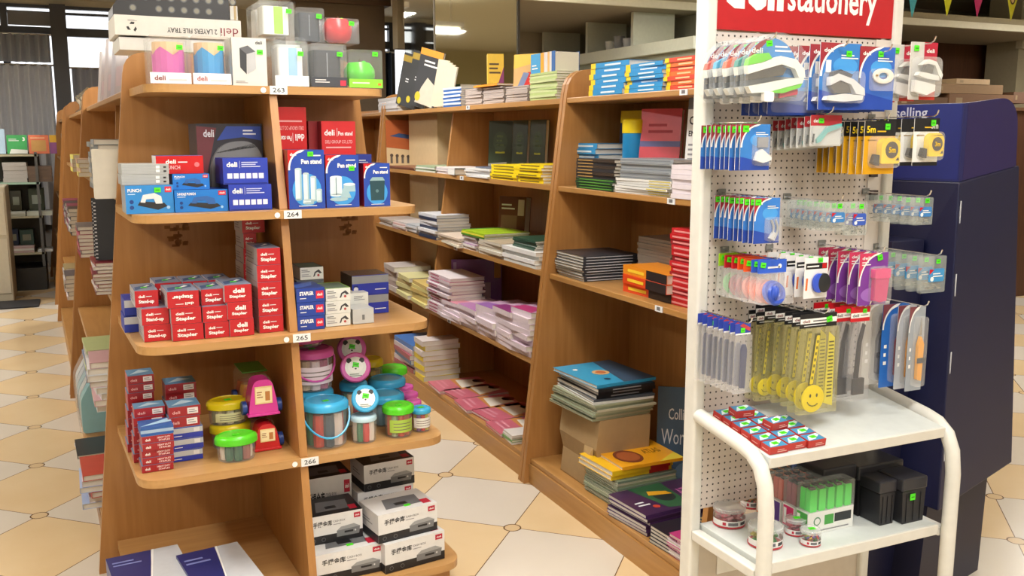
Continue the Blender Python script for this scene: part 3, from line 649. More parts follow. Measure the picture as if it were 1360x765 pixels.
for k in range(3): stapler(f'red stapler box{" printed upside down" if k==2 else ""}, {pos(k,3)} in the second stack from left', [230, 228, 223][k], [271, 268, 265][k], 2.87, z+k*(hs+.0008), hs, d_stap(flip=(k == 2)), st=(k == 2))
for k in range(3): stapler(f'red stapler box, {pos(k,3)} in the third stack from left', [273, 270, 268][k], [305, 303, 301][k], 2.872+.02*(k == 2), z+k*(hs-.001+.0008), hs-.001, d_stap(), st=(k == 2))
for k in range(3): stapler(f'red stapler box with large logo, {pos(k,3)} in the fourth stack from left', [306, 303, 299][k], [338, 336, 335][k], 2.868, z+k*(hs+.0038), hs+.003, d_stap(big=True), st=(k == 2))
for k in range(5): stapler(f'red stapler box, {pos(k,5)} in the tall column against the divider', [345, 344, 343, 342, 342][k], [377, 376, 375, 374, 373][k], 2.885+.003*k, z+k*.0518, .0510, d_stap(), dep=.17)
zc = z+5*.0518
stapler('red stapler box at the back, topmost beside the tall column', 322, 352, 3.06, z+6*.0485, .0475, d_stap(), dep=.13)
for k in range(6): stapler(f'red stapler box in the rear column, {pos(k,6)} below the topmost', 324, 341, 3.058, z+k*.0485, .0477, d_stap(), dep=.13)
for i, (a, b, c) in enumerate(((207, 242, 3), (244, 276, 3), (278, 308, 3))):
    for k in range(c): stapler(f'red stapler box, {pos(k,c)} in the {["left", "middle", "right"][i]} stack of the second row', a, b, 3.055, z+k*.0493, .0485, d_stap(), dep=.14, st=(k == 2))
for k in range(2): carton('stapler_box', f'blue and silver box {["at the bottom","on top"][k]} behind the leftmost red stack', 'box', 166, 186, 0, 3.06, z+k*.052, .12, lambda m, w, h, d: FRT(m).rect(0, h*.5, w, h*.95, mat('c0c4cc')), mat('2438a0'), h=.05)
def d_blue(m, w, h, d):
    FRT(m); prn(m, 'STAPLER', w*.10, h*.50, w*.50, h*.28, W_, b=.04); m.lines(w*.11, h*.22, w*.22, h*.14, 1, PALE); m.rect(w*.68, h*.22, w*.95, h*.78, mat('d02440'), 2); prn(m, LOGO, w*.72, h*.42, w*.19, h*.2, W_, 3)
    TOP(m, h); m.poly([(w*.05, d*.1), (w*.7, d*.4), (w*.9, d*.9), (w*.1, d*.6)], mat('3a5aa8'))
BB = mat('223f98', .35)
for k in range(3): carton('stapler_box', f'blue stapler box, {pos(k,3)} in the blue stack right of the divider', 'box', 391, 432, 0, 2.87, z+k*.0438, .14, d_blue, BB, dict(top=mat('1b2f70'), left=mat('2a4a9c')), h=.043, group='blue stapler boxes')
def d_wh(m, w, h, d):
    FRT(m); m.lines(w*.06, h*.6, w*.35, h*.25, 2, mat('6a6a70')); m.lines(w*.06, h*.2, w*.4, h*.3, 2, mat('9a9aa0')); m.poly([(w*.55, h*.2), (w*.62, h*.6), (w*.8, h*.8), (w*.94, h*.5), (w*.84, h*.45), (w*.76, h*.6), (w*.66, h*.5), (w*.62, h*.25)], mat('3c3c42'), 2); m.disc(w*.78, h*.32, h*.1, mat('b04040'), 2)
    TOP(m, h); m.rect(w*.05, d*.05, w*.95, d*.9, mat('5a6a5c')) 
WB = mat('d9dbd6', .4)
for k in range(3): carton('stapler_box', f'white box picturing a small stapler, {pos(k,3)} beside the blue stack', 'box', 433, 466, 0, 2.895, z+k*.0405, .13, d_wh, WB, dict(top=mat('7fae3c' if k == 2 else 'a0a4a0')), h=.0397, group='white stapler boxes')
carton('stapler_box', 'small white box with dark top on the blue stapler stack', 'box', 399, 430, 0, 3.03, z+3*.0438+.002-.0, .12, d_wh, WB, dict(top=mat('3a3c40')), h=.04)
carton('stapler_box', 'dark base carton under the small white box behind blue stack', 'box', 396, 432, 0, 3.022, z, .13, lambda m, w, h, d: None, mat('55585e'), h=3*.0438+.001)
carton('staple_box', 'small silver carton nearest the rounded board corner', 'box', 469, 497, 0, 2.90, z, .09, lambda m, w, h, d: FRT(m).rect(w*.44, h*.25, w*.56, h*.6, mat('6a6e70')), mat('b9bcbc', .3), h=.048)
carton('staple_box', 'white barcode carton behind the small silver carton', 'box', 466, 490, 0, 3.0, z, .08, lambda m, w, h, d: FRT(m).lines(w*.2, h*.7, w*.6, h*.2, 3, PRINTG), WB, h=.083)
def d_bs(m, w, h, d):
    FRT(m); m.rect(0, h*.58, w, h*.97, mat('8c9094', .3)); m.lines(w*.62, h*.2, w*.3, h*.1, 1, PALE); m.rect(w*.04, h*.08, w*.16, h*.5, mat('16246a'), 2); m.disc(w*.1, h*.3, h*.12, mat('c8c8d0'), 3)
for k in range(2): carton('stapler_box', f'dark blue and silver box, {["lower","upper"][k]} of two at the board\'s right end', 'box', 468, 517, 0, 3.05, z+k*.067, .13, d_bs, mat('2030a0', .35), dict(top=mat('5c5a58', .25), left=mat('54524e')), h=.066)
# ---------- shelf 266
z = .5235
def d_st(c2='e0c8c8'):
    def f(m, w, h, d):
        FRT(m); prn(m, LOGO, w*.10, h*.3, w*.16, h*.35, W_, b=.02); m.rect(w*.42, 0, w*.43, h, DRED); prn(m, 'HEAVY DUTY', w*.48, h*.52, w*.42, h*.26, mat('f0d8d8'), b=.02); prn(m, 'STAPLES', w*.52, h*.16, w*.36, h*.24, mat('f0d8d8'), b=.02)
    return f
def d_st2(m, w, h, d):
    FRT(m); m.rect(w*.58, h*.2, w*.92, h*.8, mat('e8e0e0')); m.lines(w*.62, h*.3, w*.26, h*.4, 2, PRINTG); prn(m, LOGO, w*.1, h*.3, w*.25, h*.3, mat('e8b0b0')); TOP(m, h); m.poly([(0, d*.1), (w, d*.3), (w, d*.95), (0, d*.9)], mat('5f8fb4'), 1); m.poly([(w*.1, d*.2), (w*.9, d*.5), (w*.5, d*.8)], mat('b8d0e0'), 2)
def staple_stack(n, xl, xr, Y, hh, draw, col, where, dep=.09, top='5a88b0', zb=z, z0=0):
    for k in range(n):
        t = carton('staple_box', f'{where}, {pos(k,n)}', 'box', xl+(k % 2)*.8, xr+(k % 2)*.8, 0, Y+.002*(k % 3), zb+k*(hh+.0007), dep, draw, mat(col, .35), dict(top=mat(top), left=mat('a85a60')), h=hh, group='staple boxes')[0]
    return t, zb+n*(hh+.0007)
t, zt = staple_stack(5, 189, 231, 2.845, .0212, d_st(), '9c1f28', 'thin red staple box in the front left stack')
carton('staple_box', 'blue topped staple box lying on the front left red stack', 'box', 187, 231, 0, 2.85, zt, .085, lambda m, w, h, d: (FRT(m).rect(0, h*.3, w, h*.7, mat('9ab4d0')), TOP(m, h).poly([(0, d*.2), (w, d*.5), (w, d)], mat('a8d0ec'))), mat('2c5aa0'), h=.024)
staple_stack(6, 178, 219, 2.95, .027, d_st2, 'a3222c', 'red staple box in the stack behind the front left one', .07)
staple_stack(9, 170, 205, 3.06, .0262, d_st2, '98202a', 'red staple box in the tallest rear left stack', .09)
def d_sb(m, w, h, d): FRT(m).rect(0, h*.45, w, h*.92, mat('b4b8bc', .3)); m.rect(w*.72, h*.5, w*.9, h*.85, mat('d8d8da'), 2); m.lines(w*.1, h*.15, w*.25, h*.15, 1, PALE)
t, zt = staple_stack(3, 227, 270, 2.905, .0345, d_sb, '2636a0', 'blue and silver staple box in the middle left stack', .09, '8f98a8')
t, zt = staple_stack(2, 224, 266, 2.912, .031, d_st2, '9c2029', 'red staple box on the blue and silver stack', .09, '6a90b0', zt)
staple_stack(7, 220, 261, 3.06, .0285, d_st2, '9c2029', 'red staple box in the stack left of the yellow pots', .09)
# lidded tubs
random.seed(5)
def tub(label, px, py_base_z, Y, r, h, lidc, body='clay', lid_h=.022, sx=1., sy=1., handle=None, lbl=None, cat='tub', name='clay_tub', z=z, lidr=1.09, st=True, cols=('c83a3a', '3a8a5a', 'd8d0c0', '30506a', 'e07a30')):
    X = Xat(px, Y, z+h/2); t = thing(name, label, cat, (X, Y, z), GA, 'lidded tubs on the display board')
    m = MB(); m.lathe([(r*.88, 0), (r*.94, .004), (r, h)], film('e8ecec', .1, .1), sx=sx, sy=sy, seg=28); m.build('clear_body', t)
    n = 8                                                # coloured clay sticks or blocks standing inside
    for k in range(n):
        a = 2*math.pi*k/n; rr = r*.60; m = MB(); m.lathe([(r*.24, .004), (r*.27, h*.5), (r*.24, h*.86)], mat(cols[k % len(cols)], .6), rr*math.cos(a)*sx, rr*math.sin(a)*sy, 0, seg=8); m.build('clay_piece', t)
    lr = r*lidr; m = MB(); m.lathe([(lr*.96, h-.006), (lr, h-.004), (lr, h+lid_h*.5), (lr*.95, h+lid_h*.8), (lr*.8, h+lid_h), (lr*.78, h+lid_h*.86), (lr*.3, h+lid_h*.86)], lidc, sx=sx, sy=sy, seg=32); m.build('lid', t)
    if lbl:
        c, wd = lbl; m = MB(); k = 10; r2 = r*1.012; vs = []
        for i in range(k+1):
            a = R(-90)-wd/2+wd*i/k; vs += [(r2*sx*math.cos(a), r2*sy*math.sin(a), h*.22), (r2*sx*math.cos(a), r2*sy*math.sin(a), h*.72)]
        m.add(vs, [(2*i, 2*i+2, 2*i+3, 2*i+1) for i in range(k)], c, True)
        for j in range(3):
            vs = []
            for i in range(k-2):
                a = R(-90)-wd*.35+wd*.7*i/(k-3); vs += [(r2*1.006*sx*math.cos(a), r2*1.006*sy*math.sin(a), h*(.32+.12*j)), (r2*1.006*sx*math.cos(a), r2*1.006*sy*math.sin(a), h*(.35+.12*j))]
            m.add(vs, [(2*i, 2*i+2, 2*i+3, 2*i+1) for i in range(k-3)], mat('70665e'), True)
        m.build('paper_label', t)
    if handle:
        m = MB(); pts = []
        for i in range(15):
            a = math.pi*i/14; pts.append((-r*sx*1.1*math.cos(a), -r*1.1*sy*math.sin(a)*.9-.004, h*.92-h*handle*math.sin(a)))
        m.tube(pts, .0035, lidc, 6); m.build('handle', t)
    if st: sticker(t, -.009, -lr*sy*.3, h+lid_h*.90, .020, .015, (1,0,0), (0,1,0), R(12))
    return t
YL, LG, LB, PK = mat('d9c41c', .25), mat('56c928', .25), mat('3fa9da', .25), mat('d35cae', .3)
Zt = z
tub('oval tub with bright green lid nearest the board edge', 314, 0, 2.865, .052, .058, LG, sx=1.12, sy=.85, cols=('d8cfc4', '2f6a58', '2f6a58', '9a5a5a'), lidr=1.1)
tub('lower oval tub with yellow lid behind the green lidded tub', 307, 0, 3.0, .055, .055, YL, sx=1.1, sy=.8, st=False, cols=('d8c8b0', '9aa05a', 'c8b890'))
tub('upper oval tub with yellow lid stacked on the lower yellow one', 303, 0, 3.0, .055, .055, YL, sx=1.1, sy=.8, z=z+.078, lbl=(mat('d6d2a0'), 1.6), cols=('d8c8b0', 'b0a870', 'c8b890'))
# two toy truck shaped containers stacked
def truck(label, xl, xr, Y, zb, cabc, h, tank=True):
    X0 = Xat(xl, Y, zb); w = min(Xat(xr, Y, zb), XL(Y)-.030)-X0; t = thing('toy_truck_tub', label, 'tub', (X0, Y, zb), GA)
    m = MB(); prof = rounded([(0, 0), (w, 0), (w*.95, h*.42), (w*.80, h), (w*.20, h), (w*.05, h*.42)], [.008, .008, .02, .022, .022, .02])
    m.prism(prof, 0, .07, cabc, 'y'); m.build('cab', t, .004)
    m = MB(); m.box(w*.22, w*.80, -.0022, -.0004, h*.34, h*.82, mat('e6cf94', .4)); m.frame((0, -.0022, 0), (1,0,0), (0,0,1)); m.rect(w*.25, h*.38, w*.77, h*.78, mat('efe0b4'), 1); m.lines(w*.28, h*.5, w*.2, h*.2, 3, mat('9a6a40')); m.rect(w*.56, h*.42, w*.72, h*.68, mat('b87a40'), 2); m.build('picture_label', t)
    m = MB(); m.box(-.004, w+.004, -.004, .075, -.0, .008, cabc); m.build('bumper', t, .002)
    for s in (-1, 1):
        for yy in (.035, .19):
            q = MB(); q.M = Matrix.Translation((w/2+s*(w*.5+.008), yy, .022)) @ Matrix.Rotation(R(90), 4, 'Y'); q.lathe([(.008, -.008), (.022, -.007), (.022, .007), (.008, .008)], mat('1f3f8c', .4), seg=16); q.build('wheel', t)
    if tank:
        m = MB(); m.prism(rounded([(w*.02, .01), (w*.98, .01), (w*.98, h*.8), (w*.8, h*.98), (w*.2, h*.98), (w*.02, h*.8)], [.004]*6), .074, .25, film('f0d8c0', .1), 'y'); m.build('clear_tank', t)
        for k in range(6):
            m = MB(); m.lathe([(.024, 0), (.026, .03), (.02, .055)], mat(['d9762a', 'c8501e', 'e0a030'][k % 3], .5), w*(.3+.4*(k % 2)), .10+.055*(k//2), .014, seg=10); m.build('clay_piece', t)
        m = MB(); m.box(w*.06, w*.94, .11, .25, h*.985, h*1.03, mat('4a8a30', .4)); m.build('tank_lid', t, .003)
    return t
truck('toy truck shaped tub with red cab, lower of the two trucks', 339, 384, 2.90, z, mat('c01c24', .25), .085)
truck('toy truck shaped tub with magenta cab and orange tank, upper truck', 331, 382, 2.905, z+.112, mat('d3379c', .25), .115)
# right compartment tubs
tub('big clear bucket with sky blue lid and blue handle', 432, 0, 2.895, .070, .125, LB, handle=.62, cols=('c84030', '3a4a58', 'e0d0c8', 'd85040', '3a8a68'), lbl=None, lidr=1.08)
tub('small jar with rounded blue lid standing right of the big bucket', 483, 0, 2.875, .042, .075, mat('b8d4e0', .3), st=False, lid_h=.012, cols=('d8d0c8', '3a7a5a', 'c83a3a', 'e8e0d8'), lidr=1.02)
def face_jar(label, px, Y, zc, r, col, dep=.07, tilt=-12, body=True):
    X = Xat(px, Y, zc); t = thing('clay_jar', label, 'jar', (X, Y, zc), group='jars with animal face lids', rot=(R(90+tilt), 0, GA-R(14)))
    m = MB(); m.lathe([(r*.4, .012), (r*.92, .012), (r, .008), (r, -.008), (r*.95, -.012), (r*.5, -.012)], col, seg=32); m.build('lid', t)
    m = MB(); m.frame((0, 0, .0125), (1,0,0), (0,1,0)); FC = mat('e9ece8', .4); m.disc(0, 0, r*.70, FC, 1); m.disc(-r*.42, r*.45, r*.17, mat('33363a'), 2); m.disc(r*.42, r*.45, r*.17, mat('33363a'), 2); m.disc(0, r*.05, r*.5, W_, 3, r*.42)
    m.lines(-r*.4, -r*.62, r*.8, r*.22, 2, mat('5a6a60'), 3); m.disc(-r*.18, r*.02, r*.05, K_, 4); m.disc(r*.18, r*.02, r*.05, K_, 4); m.disc(0, -r*.1, r*.07, mat('4a3a3a'), 4, r*.05); m.build('round_label', t)
    sticker(t, -.010, r*.05, .0145, .020, .015, (1,0,0), (0,1,0), R(-10))
    if body: m = MB(); m.lathe([(r*.9, -.0125), (r*.93, -dep)], film('e8ecec', .1, .1), seg=28); m.build('clear_body', t)
    if body:
        for k in range(5):
            a = k*1.257; m = MB(); m.lathe([(r*.28, -dep*.95), (r*.3, -.016)], mat(['c84a68', '4a8a6a', 'e0c8a0', '5a70a8', 'd87048'][k], .5), r*.5*math.cos(a), r*.5*math.sin(a), 0, seg=8); m.build('clay_piece', t)
    return t
face_jar('jar on its side with blue ringed animal face lid, leaning on a small jar', 485, 2.87, z+.139, .044, LB, .045, -22)
face_jar('jar on its side with pink ringed animal face lid above the blue one', 472, 2.99, z+.215, .050, PK, .07, -18)
face_jar('second pink lidded jar half hidden behind the pink face lid', 467, 3.14, z+.245, .050, PK, .06, -10)
tub('supporting jar hidden mostly below the pink face lids', 470, 0, 3.06, .044, .13, LB, st=False, cols=('c84a68', '3a8a6a', 'e0c8a0'))
tub('clear bucket with magenta lid and pink handle stacked at the divider', 414, 0, 3.03, .068, .115, PK, z=z+.152, handle=.6, lbl=(mat('e3d4dc'), 2.2), cols=('e8d8dc', 'c86a90', 'd8c0a0'))
tub('clear bucket carrying the magenta bucket behind the big blue one', 414, 0, 3.04, .068, .125, LB, st=False, cols=('c84030', '3a4a58', 'e0d0c8'))
tub('topmost magenta lidded tub close under the board above', 405, 0, 3.05, .058, .02, PK, z=z+.294, st=False, lid_h=.016)
tub('green lidded jar with yellow green wrapper at the board corner', 529, 0, 2.885, .045, .085, LG, lbl=(mat('a8c850', .5), 2.0), lidr=1.18, cols=('d8402c', 'e07050', 'b8c8a0'), lid_h=.020)
tub('smallest jar with blue lid at the right tip of the board', 559, 0, 2.90, .031, .068, LB, lbl=(mat('e6e6e0', .5), 2.4), lidr=1.1, cols=('d8402c', 'd8d040', '8a5a9a'), lid_h=.012)
tub('wide tub with blue lid behind the green lidded jar', 512, 0, 3.03, .060, .085, LB, st=False, cols=('b8c8d0', '6a98a8'))
tub('upper wide tub with blue lid against the back panel', 514, 0, 3.17, .062, .10, LB, st=False, z=z+.0, cols=('b8c8d0', '6a98a8'))
tub('green lidded jar at the very back right', 522, 0, 3.32, .05, .10, LG, st=False)
tub('small pink lidded jar behind the smallest blue one', 549, 0, 2.985, .026, .07, PK, st=False, lid_h=.012)
tub('second small pink lidded jar further back', 544, 0, 3.07, .028, .075, PK, st=False, lid_h=.012)
tub('third small pink lidded jar near the back panel', 538, 0, 3.15, .028, .08, PK, st=False, lid_h=.012)
tub('yellow lidded jar behind the pink face jars', 492, 0, 3.26, .045, .155, YL, st=False, cols=('d8c030', 'b09020'))
# ---------- bottom board: cash boxes and flat blue boxes
z = .1115
def d_cash(side=False, rev=0):
    def f(m, w, h, d):
        FRT(m); m.rect(0, 0, w, h*.30, K_, 1); m.text('手提金库', w*.10, h*.60, w*.34, h*.20, mat('26262a'), 2, .02); prn(m, 'CASH BOX', w*.46, h*.70, w*.22, h*.07, mat('55555a'), b=.0); m.lines(w*.46, h*.60, w*.14, h*.05, 1, PRINTG)
        m.poly([(w*.52, h*.16), (w*.93, h*.16), (w*.95, h*.42), (w*.84, h*.54), (w*.60, h*.50), (w*.52, h*.38)], mat('77797c'), 2); m.poly([(w*.52, h*.38), (w*.60, h*.50), (w*.84, h*.54), (w*.95, h*.42)], mat('9c9ea0'), 3); m.rect(w*.66, h*.26, w*.82, h*.33, K_, 3); m.disc(w*.86, h*.3, h*.03, mat('d0d0d2'), 4)
        m.rect(w*.84, h*.74, w*.96, h*.92, mat('b8203a'), 2); prn(m, LOGO, w*.86, h*.80, w*.08, h*.06, W_, 3)
        for q in (.10, .28): m.disc(w*q, h*.15, h*.07, mat('6a6a6e'), 2); m.disc(w*q, h*.15, h*.055, K_, 3)
        TOP(m, h); m.rect(0, d*.0, w, d, mat('d0d0d0') if not side else K_, 1); m.poly([(w*.2, d*.2), (w*.8, d*.2), (w*.85, d*.7), (w*.3, d*.75)], mat('6a6c70'), 2); m.rect(w*.8, d*.1, w*.94, d*.35, mat('b8203a'), 2); m.rect(w*.4, d*.3, w*.6, d*.45, K_, 3)
        LFT(m, d); m.rect(0, 0, d, h*.3, K_, 1); m.rect(0, h*.3, d, h, mat('c8c8ca'), 1); m.lines(d*.2, h*.5, d*.5, h*.2, 2, PRINTG)
    return f
def cash(label, xl, xr, Y, zb, h, dep, rz, dark=False, st=False):
    X0 = max(Xat(xl, Y, zb), XR(Y)); rz = GA if X0 < XR(Y)+.02 else rz; w = (Xat(xr, Y, zb)-X0); t = thing('cash_box_carton', label, 'box', (X0, Y, zb), rz, 'cash box cartons')
    m = MB().box(0, w, 0, dep, 0, h, mat('dedede', .4)); d_cash(dark)(m, w, h, dep); m.build('carton', t)
    if st: sticker(t, w*.5, dep*.15, h+.0012, .022, .014, (1,0,0), (0,1,0))
    return zb+h+.0008
zz = cash('black and white cash box carton, lower in the stack against the divider', 405, 511, 2.765, z, .095, .17, GA+R(2), False, True)
zz = cash('black and white cash box carton, second up against the divider', 405, 483, 2.84, zz, .095, .15, GA, True)
cash('dark topped cash box carton at the back beside the divider', 405, 470, 3.02, z, .25, .14, GA, True)
zz = cash('black and white cash box carton, lower in the stack at the board corner', 512, 596, 2.745, z, .098, .15, GA+R(6))
zz = cash('black and white cash box carton, upper at the board corner', 503, 586, 2.76, zz, .095, .15, GA+R(6), False, True)
zb = z
for k in range(3): zb = cash(f'cash box carton, {pos(k,3)} in the tallest rear stack', [478, 476, 484][k], [551, 552, 553][k], 2.985, zb, .094, .13, GA+R(3), k == 2)
t = carton('cash_box_carton', 'small cash box carton upright between the rear and front stacks', 'box', 482, 496, 0, 2.93, z, .04, lambda m, w, h, d: FRT(m).rect(w*.2, h*.6, w*.8, h*.75, mat('b8203a')), mat('c8c8cc'), h=.11)
def flat(label, px, py, zb, w, d, h, rz):
    p = at(px, py, 'z', zb+h); t = thing('flat_file_box', label, 'box', (p.x, p.y, zb), rz)
    m = MB().box(0, w, 0, d, 0, h, mat('2a3070', .35)); TOP(m, h); m.poly([(w*.42, 0), (w, 0), (w, d), (w*.62, d)], mat('c9cdd4'), 1); m.poly([(w*.0, 0), (w*.42, 0), (w*.5, d*.35), (0, d*.2)], mat('3a62b0'), 2); m.poly([(w*.40, 0), (w*.42, 0), (w*.66, d), (w*.63, d)], W_, 3); m.lines(w*.06, d*.72, w*.38, d*.15, 2, mat('7a82c0')); m.build('lid', t)
flat('flat navy and white file box at the bottom board, left one', 158, 795, z, .22, .30, .055, GA+R(3))
flat('flat navy and white file box beside the divider on the bottom board', 272, 800, z, .195, .36, .065, GA+R(5))
#@@BOOKS
BKC = {}
def book(label, loc, rz, L, W, T, cover, spine=None, band=None, pages='e4dfd4', draw=None, rot=None, group=None, name='book', cat='book', M=None, text=None, lift=0):
    key = (round(L,3), round(W,3), round(T,4), cover, spine, str(band), pages, draw, text)
    if key in BKC:
        t = dup(BKC[key], loc, rz, label, rot)
        if group: t['group'] = group
        elif 'group' in t: del t['group']
    else:
        t = thing(name, label, cat, loc, rz, group, rot); c = max(.0005, min(.0011, T*.055)); cm = mat(cover, .35)
        m = MB(); m.prism([(W, 0), (0, 0), (0, T), (W, T), (W, T-c), (c*1.5, T-c), (c*1.5, c), (W, c)], 0, L, cm, 'x')
        if spine or band or text:
            FRT(m)
            if spine: m.rect(0, 0, L, T, mat(spine, .35))
            if band: m.rect(band[1]*L, 0, band[2]*L, T, mat(band[0], .35), 2); 
            if text: m.rect(L*text[1], T*.32, L*text[2], T*.66, mat(text[0], .4), 3)
        if draw: draw(m, L, W, T)
        m.build('cover', t)
        m = MB(); m.box(.003, L-.003, c*1.7, W-.003, c*1.1, T-c*1.1, page_mat(pages)); m.build('pages', t)
        BKC[key] = t
    if M is not None: t.matrix_world = M
    return t
def stand_book(label, x, y, z, ang, lean, L, W, T, cover, draw=None, pages='e4dfd4', name='book', cat='book', side=0., text=None, spine=None):
    # upright book, front cover facing local -n; ang: direction of its width (left to right); lean: tilt back
    d = Vector((math.cos(ang), math.sin(ang), 0)); n = Vector((math.sin(ang), -math.cos(ang), 0))
    up = (Vector((0,0,1))*math.cos(lean)-n*math.sin(lean)); z += T*abs(math.sin(lean))+W*abs(math.sin(side))*.98+.0006
    if side: q = Matrix.Rotation(side, 3, n); up = q @ up; d = q @ d
    zc = up.cross(d); M = Matrix(((up.x, d.x, zc.x, x), (up.y, d.y, zc.y, y), (up.z, d.z, zc.z, z), (0,0,0,1)))
    return book(label, (x, y, z), 0, L, W, T, cover, draw=draw, pages=pages, name=name, cat=cat, M=M, text=text, spine=spine)
def CV(m): return m.frame((0,0,0), (0,1,0), (1,0,0))    # front cover frame of a standing book: x width, y height
def TV(m, T): return m.frame((0,0,T), (1,0,0), (0,1,0)) # top cover of a lying book
def pile(n, x, y, z, rz, L, W, T, cover, where, jit=.004, jr=1.5, kind='book', group=None, topdraw=None, **kw):
    """n flat books; (x,y) is the spine's start corner; returns the height of the pile's top"""
    if n > 1 and not group: group = f"{kind.replace('_', ' ')}s {where[1]}"
    rnd = random.Random(int(abs(x*1000)+abs(y*777)+n))
    for k in range(n):
        c = cover[k % len(cover)] if isinstance(cover, (list, tuple)) else cover
        q = Vector((rnd.uniform(-jit, jit), rnd.uniform(-jit, jit), 0))
        lab = f'{where[0]}, {pos(k,n)} {where[1]}' if n > 1 else where[0]+' '+where[1]
        book(lab, (x+q.x, y+q.y, z), rz+R(rnd.uniform(-jr, jr)), L, W, T, c, draw=topdraw if k == n-1 else None, group=group, name=kind, cat=kind.replace('_', ' '), **kw); z += T+.0006
    return z
def Tn(pyt, X, Y, z, n): return (Zat(pyt, X, Y)-z)/n-.0006
# facing modes on the bookcase: spine along Y facing the aisle / page ends facing the aisle
def sp_pile(n, pa, pb, pyt, z, W, cover, where, dx=.012, **kw):
    X = BF(z)+dx; ya, yb = Yat(pa, X, z), Yat(pb, X, z); return pile(n, X, ya, z, R(-90), ya-yb, W, Tn(pyt, X, (ya+yb)/2, z, n), cover, where, **kw)
def end_pile(n, pa, pb, pc, pyt, z, cover, where, dx=.015, maxL=.30, **kw):   # page end pa..pb faces the aisle, spine pb..pc faces the viewer
    X = BF(z)+dx; ya, yb = Yat(pa, X, z), Yat(pb, X, z); L = min(Xat(pc, yb, z)-X, maxL); return pile(n, X, yb, z, 0, L, ya-yb, Tn(pyt, X, yb, z, n), cover, where, **kw)
# ---- near bookcase, top board
z = 1.6555
def dic(i): return dict(spine=None)
BL, OR_ = '1f8fd0', 'e0602c'
for i, (a, b, pt, n, cov, where) in enumerate(((784, 831, 82, 6, BL, ('blue dictionary with yellow spine end', 'of left dictionary pile')), (831, 882, 83, 7, BL, ('blue dictionary with yellow spine end', 'of middle dictionary pile')), (883, 926, 75, 7, ['d8442c', 'e8702c'], ('orange red dictionary with yellow spine end', 'of the right pile')))):
    sp_pile(n, a, b, pt, z, .14, cov, where, band=('f2d21c', 0, .13), text=('d8ecf8' if i < 2 else 'f8c898', .38, .80), jr=2.2, jit=.007)
# ---- second board
z = 1.2905
sp_pile(8, 747, 792, 190, z, .15, '2a90cc', ('blue study guide with yellow spine end', 'by the far side panel'), band=('f0d020', 0, .26), text=('cfe6f4', .4, .9), jit=.005, dx=.095)
X = BF(z)+.006
zz = sp_pile(4, 765, 816, 237, z, .083, '24402a', ('dark green workbook', 'of the lower green group'), dx=.003, text=('5a9a3a', .1, .95), jit=.002)
sp_pile(6, 765, 817, 211, zz, .083, ['2c2c30', '3a3028'], ('black and tan workbook', 'stacked on the dark green group'), dx=.003, text=('b08c50', .05, .45), jit=.002)
zz = sp_pile(6, 818, 890, 238, z, .18, ['d8d8d6', 'c8a818', '3a3a30'], ('white workbook', 'below the grey booklets'), dx=.0, text=('c8b820', .62, .98), spine='dcdcda')
sp_pile(7, 824, 892, 211, zz, .18, '8f959c', ('grey booklet', 'of the grey group above white workbooks'), dx=.0, spine='9aa0a6', text=('7c8288', .0, .95))
sp_pile(7, 892, 922, 219, z, .17, ['d8d0d8', 'e0dce0'], ('pale lilac booklet', 'in the pile beside the wire stand post'), dx=.0, spine='dcd4dc')
yy = Yat(850, 2.02, z)
def d_redb(m, L, W, T):
    CV(m); m.rect(0, 0, W, L, mat('d8505c', .35)); m.rect(0, L*.53, W, L*.60, mat('6a6a9a'), 2); m.lines(W*.2, L*.68, W*.6, L*.16, 2, mat('b02838')); 
    for x, h in ((.2, .12), (.48, .26), (.74, .28)): m.disc(W*x, L*(h+.06), W*.05, mat('6a3a28'), 2); m.poly([(W*(x-.05), L*.05), (W*(x+.05), L*.05), (W*(x+.02), L*(h+.04)), (W*(x-.02), L*(h+.04))], mat('d8b040'), 2)
stand_book('red standing textbook with thick white pages behind the grey booklets', 1.98, Yat(846, 1.98, zz), z, R(-58), R(6), .31, .17, .028, 'd8505c', d_redb)
def d_kcse(m, L, W, T): CV(m); m.rect(0, 0, W, L, mat('2c3a58')); m.rect(0, L*.84, W, L, mat('e8c820'), 2); prn(m, 'KCSE', W*.45, L*.60, W*.5, L*.10, mat('c8a838'), b=.02); m.disc(W*.6, L*.25, W*.3, mat('4a5a70'), 2)
stand_book('dark blue standing revision book with yellow top left of the cylinder', 2.06, Yat(819, 2.06, zz), z, R(-75), R(4), .31, .12, .02, '2c3a58', d_kcse)
t = thing('cardboard_tube', 'blue cylinder with yellow cap standing beside the red textbook', 'tube', (1.99, Yat(840, 1.99, zz), z)); h = Zat(158, 1.99, t.location.y)-z
m = MB(); m.lathe([(.040, 0), (.042, .004), (.042, h*.82)], mat('2288c4', .3)); m.build('body', t); m = MB(); m.lathe([(.044, h*.8), (.044, h*.98), (.038, h)], mat('ead11e', .3)); m.build('cap', t)
def d_comp(m, L, W, T): CV(m); m.rect(0, 0, W, L, mat('dcdcda')); m.rect(0, L*.88, W, L, mat('6a6e74'), 2); prn(m, 'COMPUTER', W*.05, L*.72, W*.9, L*.09, K_, b=.03); prn(m, 'ENCYCLOPEDIA', W*.05, L*.60, W*.9, L*.06, K_, b=.03); m.lines(W*.06, L*.34, W*.6, L*.2, 4, PRINTG); m.disc(W*.3, L*.14, W*.3, mat('3a3a40'), 2)
stand_book('white standing computer encyclopedia partly behind the stand post', 1.96, Yat(906, 1.96, z), z, R(-66), R(5), .34, .17, .03, 'dcdcda', d_comp)
